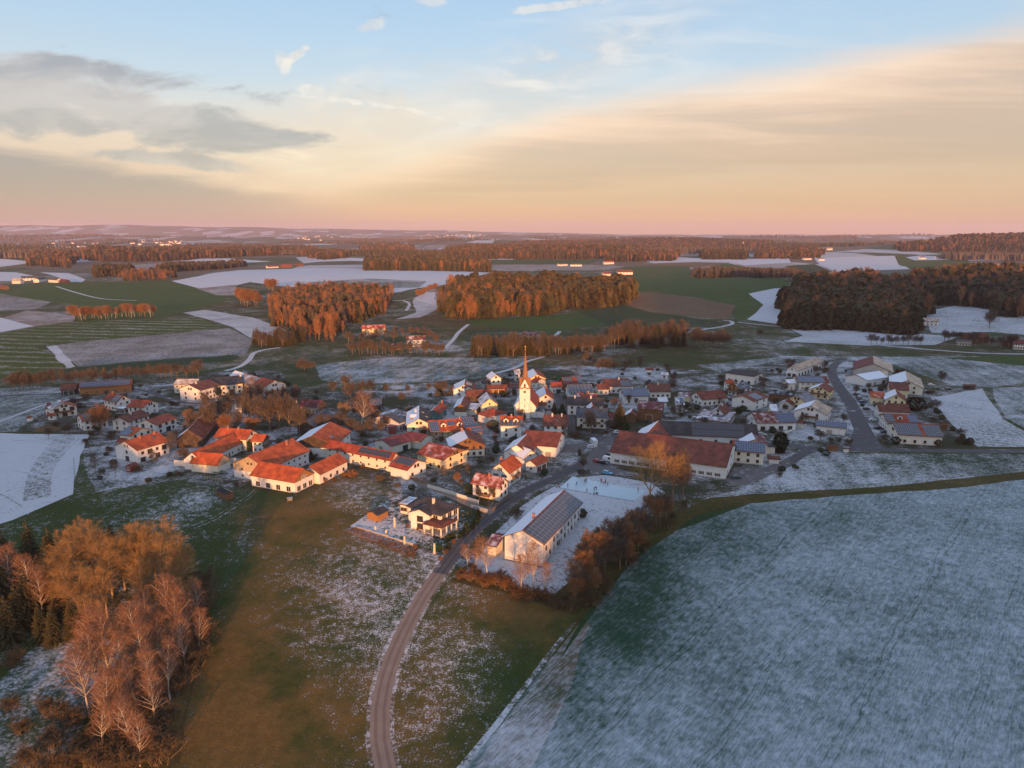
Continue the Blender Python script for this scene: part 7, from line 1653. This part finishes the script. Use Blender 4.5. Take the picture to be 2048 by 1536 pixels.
scatter(['bare_tree'], 'W', [(1385, 695), (1420, 694), (1452, 694)], 10, 15, 'bare tree in the thin row right of the dense block', 'thin row right of the dense block', 4); scatter(['bare_tree'], 'W', [(1740, 690), (1790, 690), (1850, 690)], 10, 9, 'bare tree along the snowy lane on the right plain', 'trees along the right lane', 4); scatter(['bare_tree'], 'T', [(1600, 690), (1680, 690), (1860, 720), (2000, 730)], 12, 11, 'bare tree around the eastern red barns', 'trees round the eastern barns', 14)
scatter(['bare_tree'], 'T', [(1840, 620), (1860, 620)], 1, 22, 'lone round bare tree on the snowy eastern slope', None, 1); scatter(['bare_tree'], 'T', [(590, 668), (620, 668)], 2, 7, 'small bush tree on the plain by the path', 'bush trees by the path', 2); scatter(['bare_tree'], 'S', [(1660, 850), (1760, 905), (1850, 915), (2000, 890)], 10, 8, 'shrubby tree between stream wood and village top', 'shrubby trees above the village', 8)
scatter(['brown_tree'], 'S', [(690, 490), (720, 480), (770, 450), (800, 440)], 6, 14, 'reddish bush tree on the snowy patch left of the golden wood', 'reddish bushes by the golden wood', 8)

# woods: the nearest trees as things, the mass behind them as one object each
def lod(V, F, k=4): return np.asarray(V, dtype=np.float32), np.asarray(F, dtype=np.int32)
def lod_spruce(seed, nw=9, nb=6):
    V, F = spruce_geo(seed, 1.0, nw, nb, 1, .125, .5)
    return lod(V, F)
def lod_bare(seed, n=36):
    g = random.Random(seed); seg = [(0, 0, -.02, 0, 0, .5, .014, .009), (0, 0, .5, g.uniform(-.03, .03), g.uniform(-.03, .03), .9, .009, .003)]
    for i in range(n):
        a = g.uniform(0, 6.283); z = g.uniform(.34, .96); r = .19 * math.sqrt(max(.05, 1 - ((z - .60) / .40) ** 2)) * g.uniform(.45, 1.05)
        p = Vector((.25 * r * math.cos(a), .25 * r * math.sin(a), z - .12)); q = Vector((r * math.cos(a + g.uniform(-.4, .4)), r * math.sin(a + g.uniform(-.4, .4)), z + .10))
        seg.append((*p, *q, .012, .005))
        for _ in range(2):
            o = p.lerp(q, g.uniform(.4, .9)); e = o + Vector((g.uniform(-.08, .08), g.uniform(-.08, .08), g.uniform(.0, .12))); seg.append((*o, *e, .009, .004))
    V, F = tubes(seg, 3); return lod(V, F)
LS = [lod_spruce(100 + i) for i in range(4)]; LB = [lod_bare(110 + i) for i in range(4)]
LSm = [mesh_np('spruce', V, F, [M_SPRUCE]) for V, F in LS]; LBm = [mesh_np('bare_tree', V, F, [M_TWIG]) for V, F in LB]; LGm = [mesh_np('bare_tree', V, F, [M_TWIGG]) for V, F in LB]
def merge(protos, P, hs, mat, name):
    if not len(P): return
    Vs, Fs, off = [], [], 0
    for i, (p, s_) in enumerate(zip(P, hs)):
        V, F = protos[i % len(protos)]; a = rnd.uniform(0, 6.28); c, s2 = math.cos(a), math.sin(a); w = rnd.uniform(.85, 1.2)
        Vr = np.column_stack([(V[:, 0] * c - V[:, 1] * s2) * w, V[:, 0] * s2 * w + V[:, 1] * c * w, V[:, 2]]) * s_ + np.array(p, dtype=np.float32)
        Vs.append(Vr); Fs.append(F + off); off += len(V)
    o = link(name, mesh_np(name, np.concatenate(Vs), np.concatenate(Fs), [mat])); tag(o, kind='stuff')
LEFT = dict(s=150, b=110)
def inside(poly, x, y):
    r = False
    for (x0, y0), (x1, y1) in zip(poly, poly[1:] + poly[:1]):
        if (y0 > y) != (y1 > y) and x < (x1 - x0) * (y - y0) / (y1 - y0) + x0: r = not r
    return r
def wood(key, pts, sp, con, H, ns, nb, lab, grp, grey=False):
    """con = share of spruces (number or function of x 0..1); ns, nb = how many of each become things"""
    poly = [tuple(at(*px(key, *p))[:2]) for p in pts]; xs = [p[0] for p in poly]; ys = [p[1] for p in poly]
    n = int((max(xs) - min(xs)) * (max(ys) - min(ys)) / sp ** 2); P = []
    for _ in range(n):
        x, y = rnd.uniform(min(xs), max(xs)), rnd.uniform(min(ys), max(ys))
        if inside(poly, x + 9 * math.sin(y / 13) + 7 * math.sin(x / 9), y + 8 * math.sin(x / 15)) and math.sin(x / 31 + 1.7 * math.sin(y / 43)) * math.sin(y / 27) < .82: P.append((math.hypot(x, y), x, y))
    P.sort(); S_, B_ = [], []; zs = h(np.array([p[1] for p in P]), np.array([p[2] for p in P])).tolist()
    for (d, x, y), zz in zip(P, zs):
        c = con((x - min(xs)) / (max(xs) - min(xs)), (y - min(ys)) / (max(ys) - min(ys))) if callable(con) else con
        (S_ if rnd.random() < c else B_).append((x, y, zz - .3))
    hh = lambda k: H * k * (rnd.uniform(.62, 1.0) if rnd.random() < .6 else rnd.uniform(.95, 1.18))
    for lst, m, ms, nm, k in ((S_, ns, LSm, 'spruce', 1.0), (B_, nb, LGm if grey else LBm, 'bare_tree', .86)):
        for x, y, z in lst[:m]:
            o = link(nm, rnd.choice(ms), None, (x, y, z), (0, 0, rnd.uniform(0, 6.28))); s_ = hh(k); w = rnd.uniform(.9, 1.2); o.scale = (s_ * w, s_ * w, s_)
            tag(o, lab % ('dark spruce' if nm == 'spruce' else 'leafless tree'), 'tree', grp + (' (spruces)' if nm == 'spruce' else ' (leafless)'))
    a, b = S_[ns:], B_[nb:]
    merge(LS, a, [hh(1.0) for _ in a], M_SPRUCE, 'spruce_wood'); b2 = b[::3]; b = [q for i, q in enumerate(b) if i % 3]
    merge(LB, b, [hh(.86) for _ in b], M_TWIGG if grey else M_TWIG, 'leafless_wood'); merge(LB, b2, [hh(.9) for _ in b2], M_TWIGG, 'leafless_wood')
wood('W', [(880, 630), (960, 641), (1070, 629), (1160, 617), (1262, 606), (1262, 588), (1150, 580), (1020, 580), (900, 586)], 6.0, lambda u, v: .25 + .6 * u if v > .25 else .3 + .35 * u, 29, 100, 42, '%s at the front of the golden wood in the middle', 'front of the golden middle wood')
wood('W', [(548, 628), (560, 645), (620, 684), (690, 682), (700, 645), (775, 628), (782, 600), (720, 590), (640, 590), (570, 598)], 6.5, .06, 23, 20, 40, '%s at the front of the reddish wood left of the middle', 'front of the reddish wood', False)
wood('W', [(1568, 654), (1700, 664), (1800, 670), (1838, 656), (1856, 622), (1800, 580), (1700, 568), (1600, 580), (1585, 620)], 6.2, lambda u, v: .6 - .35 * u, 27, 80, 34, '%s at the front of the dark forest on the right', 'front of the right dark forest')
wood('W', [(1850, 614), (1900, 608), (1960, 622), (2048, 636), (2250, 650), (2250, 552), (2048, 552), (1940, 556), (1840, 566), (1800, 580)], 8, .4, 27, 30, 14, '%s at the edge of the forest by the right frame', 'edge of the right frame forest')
wood('W', [(890, 514), (960, 518), (1170, 519), (1210, 517), (1400, 501), (1530, 498), (1545, 489), (1200, 487), (1000, 494), (900, 503)], 13, .55, 31, 0, 0, '%s', 'long forest')
wood('W', [(732, 541), (870, 542), (975, 545), (972, 533), (900, 527), (740, 527)], 9, .5, 27, 0, 0, '%s', 'strip')
wood('W', [(160, 523), (300, 524), (450, 516), (545, 511), (625, 508), (632, 499), (500, 497), (300, 501), (165, 510)], 12, .4, 30, 0, 0, '%s', 'band')
wood('W', [(60, 531), (140, 536), (142, 514), (60, 511)], 9, .2, 24, 0, 0, '%s', 'copse'); wood('W', [(243, 563), (342, 561), (340, 552), (250, 552)], 7, .05, 18, 0, 0, '%s', 'copse'); wood('W', [(190, 556), (255, 553), (262, 543), (195, 544)], 8, .8, 20, 0, 0, '%s', 'copse'); wood('W', [(315, 546), (400, 541), (487, 534), (482, 528), (330, 536)], 9, .6, 18, 0, 0, '%s', 'copse')
wood('W', [(1406, 519), (1490, 519), (1488, 508), (1410, 508)], 9, .6, 24, 0, 0, '%s', 'grove'); wood('W', [(1512, 518), (1642, 516), (1642, 505), (1518, 506)], 10, .35, 24, 0, 0, '%s', 'grove'); wood('W', [(1385, 557), (1480, 555), (1588, 564), (1592, 552), (1480, 545), (1400, 546)], 8, .05, 18, 0, 0, '%s', 'grove', True)
wood('W', [(1800, 503), (2048, 508), (2250, 508), (2250, 479), (2048, 477), (1900, 484), (1790, 495)], 15, .5, 30, 0, 0, '%s', 'hill'); wood('W', [(1210, 524), (1350, 522), (1350, 510), (1220, 510)], 10, .3, 24, 0, 0, '%s', 'grove'); wood('W', [(600, 512), (640, 520), (700, 516), (640, 505)], 12, .3, 24, 0, 0, '%s', 'grove'); wood('W', [(720, 505), (830, 505), (820, 495), (730, 495)], 14, .3, 26, 0, 0, '%s', 'grove')
# belts of wood towards the horizon
def belts():
    LT = []
    for sd in range(3):
        g = random.Random(sd); V = []; F = []
        for i in range(7):
            a = i * .9 + g.random(); r = .22; b = len(V); V += [(r * math.cos(a), r * math.sin(a), .12), (r * math.cos(a + .9), r * math.sin(a + .9), .12), (.12 * math.cos(a + .6), .12 * math.sin(a + .6), .75), (.10 * math.cos(a), .10 * math.sin(a), 1.0 - .15 * g.random())]; F.append((b, b + 1, b + 2, b + 3))
        LT.append(lod(V, F))
    PA, PB, HA, HB = [], [], [], []
    for i in range(150):
        d = 2900 * (13500 / 2900) ** rnd.random(); a = R(rnd.uniform(-40, 40)); cx, cy_ = d * math.sin(a), d * math.cos(a); lx = rnd.uniform(150, 700) * (d / 4000) ** .6; ly = rnd.uniform(60, 170) * (d / 4000) ** .5
        if any(abs(cx - q[0]) < 1 for q in PA): continue
        n = int(min(420, lx * ly * 3.1 / (16 * (d / 3500)) ** 2)); k = rnd.random() < .5
        for _ in range(n):
            t, r = rnd.uniform(0, 6.28), math.sqrt(rnd.random()); x, y = cx + lx * r * math.cos(t), cy_ + ly * r * math.sin(t) + .2 * lx * r * math.cos(t)
            (PA if k else PB).append((x, y, float(h(x, y)) - .5)); (HA if k else HB).append(rnd.uniform(20, 29) * max(1, (d / 5000) ** .35))
    merge(LT, PA, HA, M_SPRUCE, 'far_woods'); merge(LT, PB, HB, M_TWIGG, 'far_woods')
belts()

# shrubs and small trees of the gardens between the houses
def gardens():
    vp = next(p for n, m, p in AREAS if m == 'village'); hard = [p for n, m, p in AREAS if n in ('road', 'yard', 'ice_rink') or m == 'lot']
    xs = [p[0] for p in vp]; ys = [p[1] for p in vp]; n = 0
    while n < 330:
        x, y = rnd.uniform(min(xs), max(xs)), rnd.uniform(255, max(ys))
        if not inside(vp, x, y) or any(inside(p, x, y) for p in hard): continue
        if any(abs((x - a) * c + (y - b) * d) < hl and abs((y - b) * c - (x - a) * d) < hw for a, b, c, d, hl, hw in FOOT): continue
        near = min(math.hypot(x - f[0], y - f[1]) for f in FOOT)
        if near > 26: continue
        n += 1; k = rnd.random()
        kind, H, nm, lab, grp, cat, sx = (('shrub', rnd.uniform(1.6, 3), 'garden_shrub', 'bare brown shrub in a garden between the village houses', 'bare garden shrubs', 'shrub', 1.5) if k < .42 else
            ('evergreen_bush', rnd.uniform(1.3, 2.6), 'garden_bush', 'low evergreen bush in a garden between the village houses', 'evergreen garden bushes', 'bush', 1.2) if k < .62 else
            ('olive_bush', rnd.uniform(1.2, 2.2), 'hedge_bush', 'clipped brownish hedge bush between the village houses', 'hedge bushes', 'bush', 1.5) if k < .78 else
            ('bare_tree', rnd.uniform(4, 7), 'garden_tree', 'small leafless garden tree between the village houses', 'small garden trees', 'tree', 1.2))
        tr, cr, H0 = rnd.choice(PROTO[kind]); r = empty(nm, (x, y, float(h(x, y))), rnd.uniform(0, 6.28)); s_ = H / H0; r.scale = (s_ * sx, s_ * sx, s_)
        tag(r, lab, cat, grp); link('trunk', tr, r); link('crown', cr, r)
gardens()
NOHAZE = False
# ------------------------------------------------------------------ evening air
def haze():
    b = MB(); b.box((0, 11100, 158), (50000, 26400, 330))
    t = bpy.data.materials.new('evening_haze'); t.use_nodes = True
    n = t.node_tree.nodes; n.remove(n['Principled BSDF'])
    v = n.new('ShaderNodeVolumePrincipled')
    v.inputs['Color'].default_value = (.84, .74, .92, 1); v.inputs['Density'].default_value = HAZE
    v.inputs['Anisotropy'].default_value = 0.0
    t.node_tree.links.new(v.outputs[0], n['Material Output'].inputs['Volume'])
    try: t.volume_sampling = 'DISTANCE'
    except Exception: pass
    tag(b.build('haze', t), kind='stuff')
HAZE = 4.2e-5
haze() if not NOHAZE else None
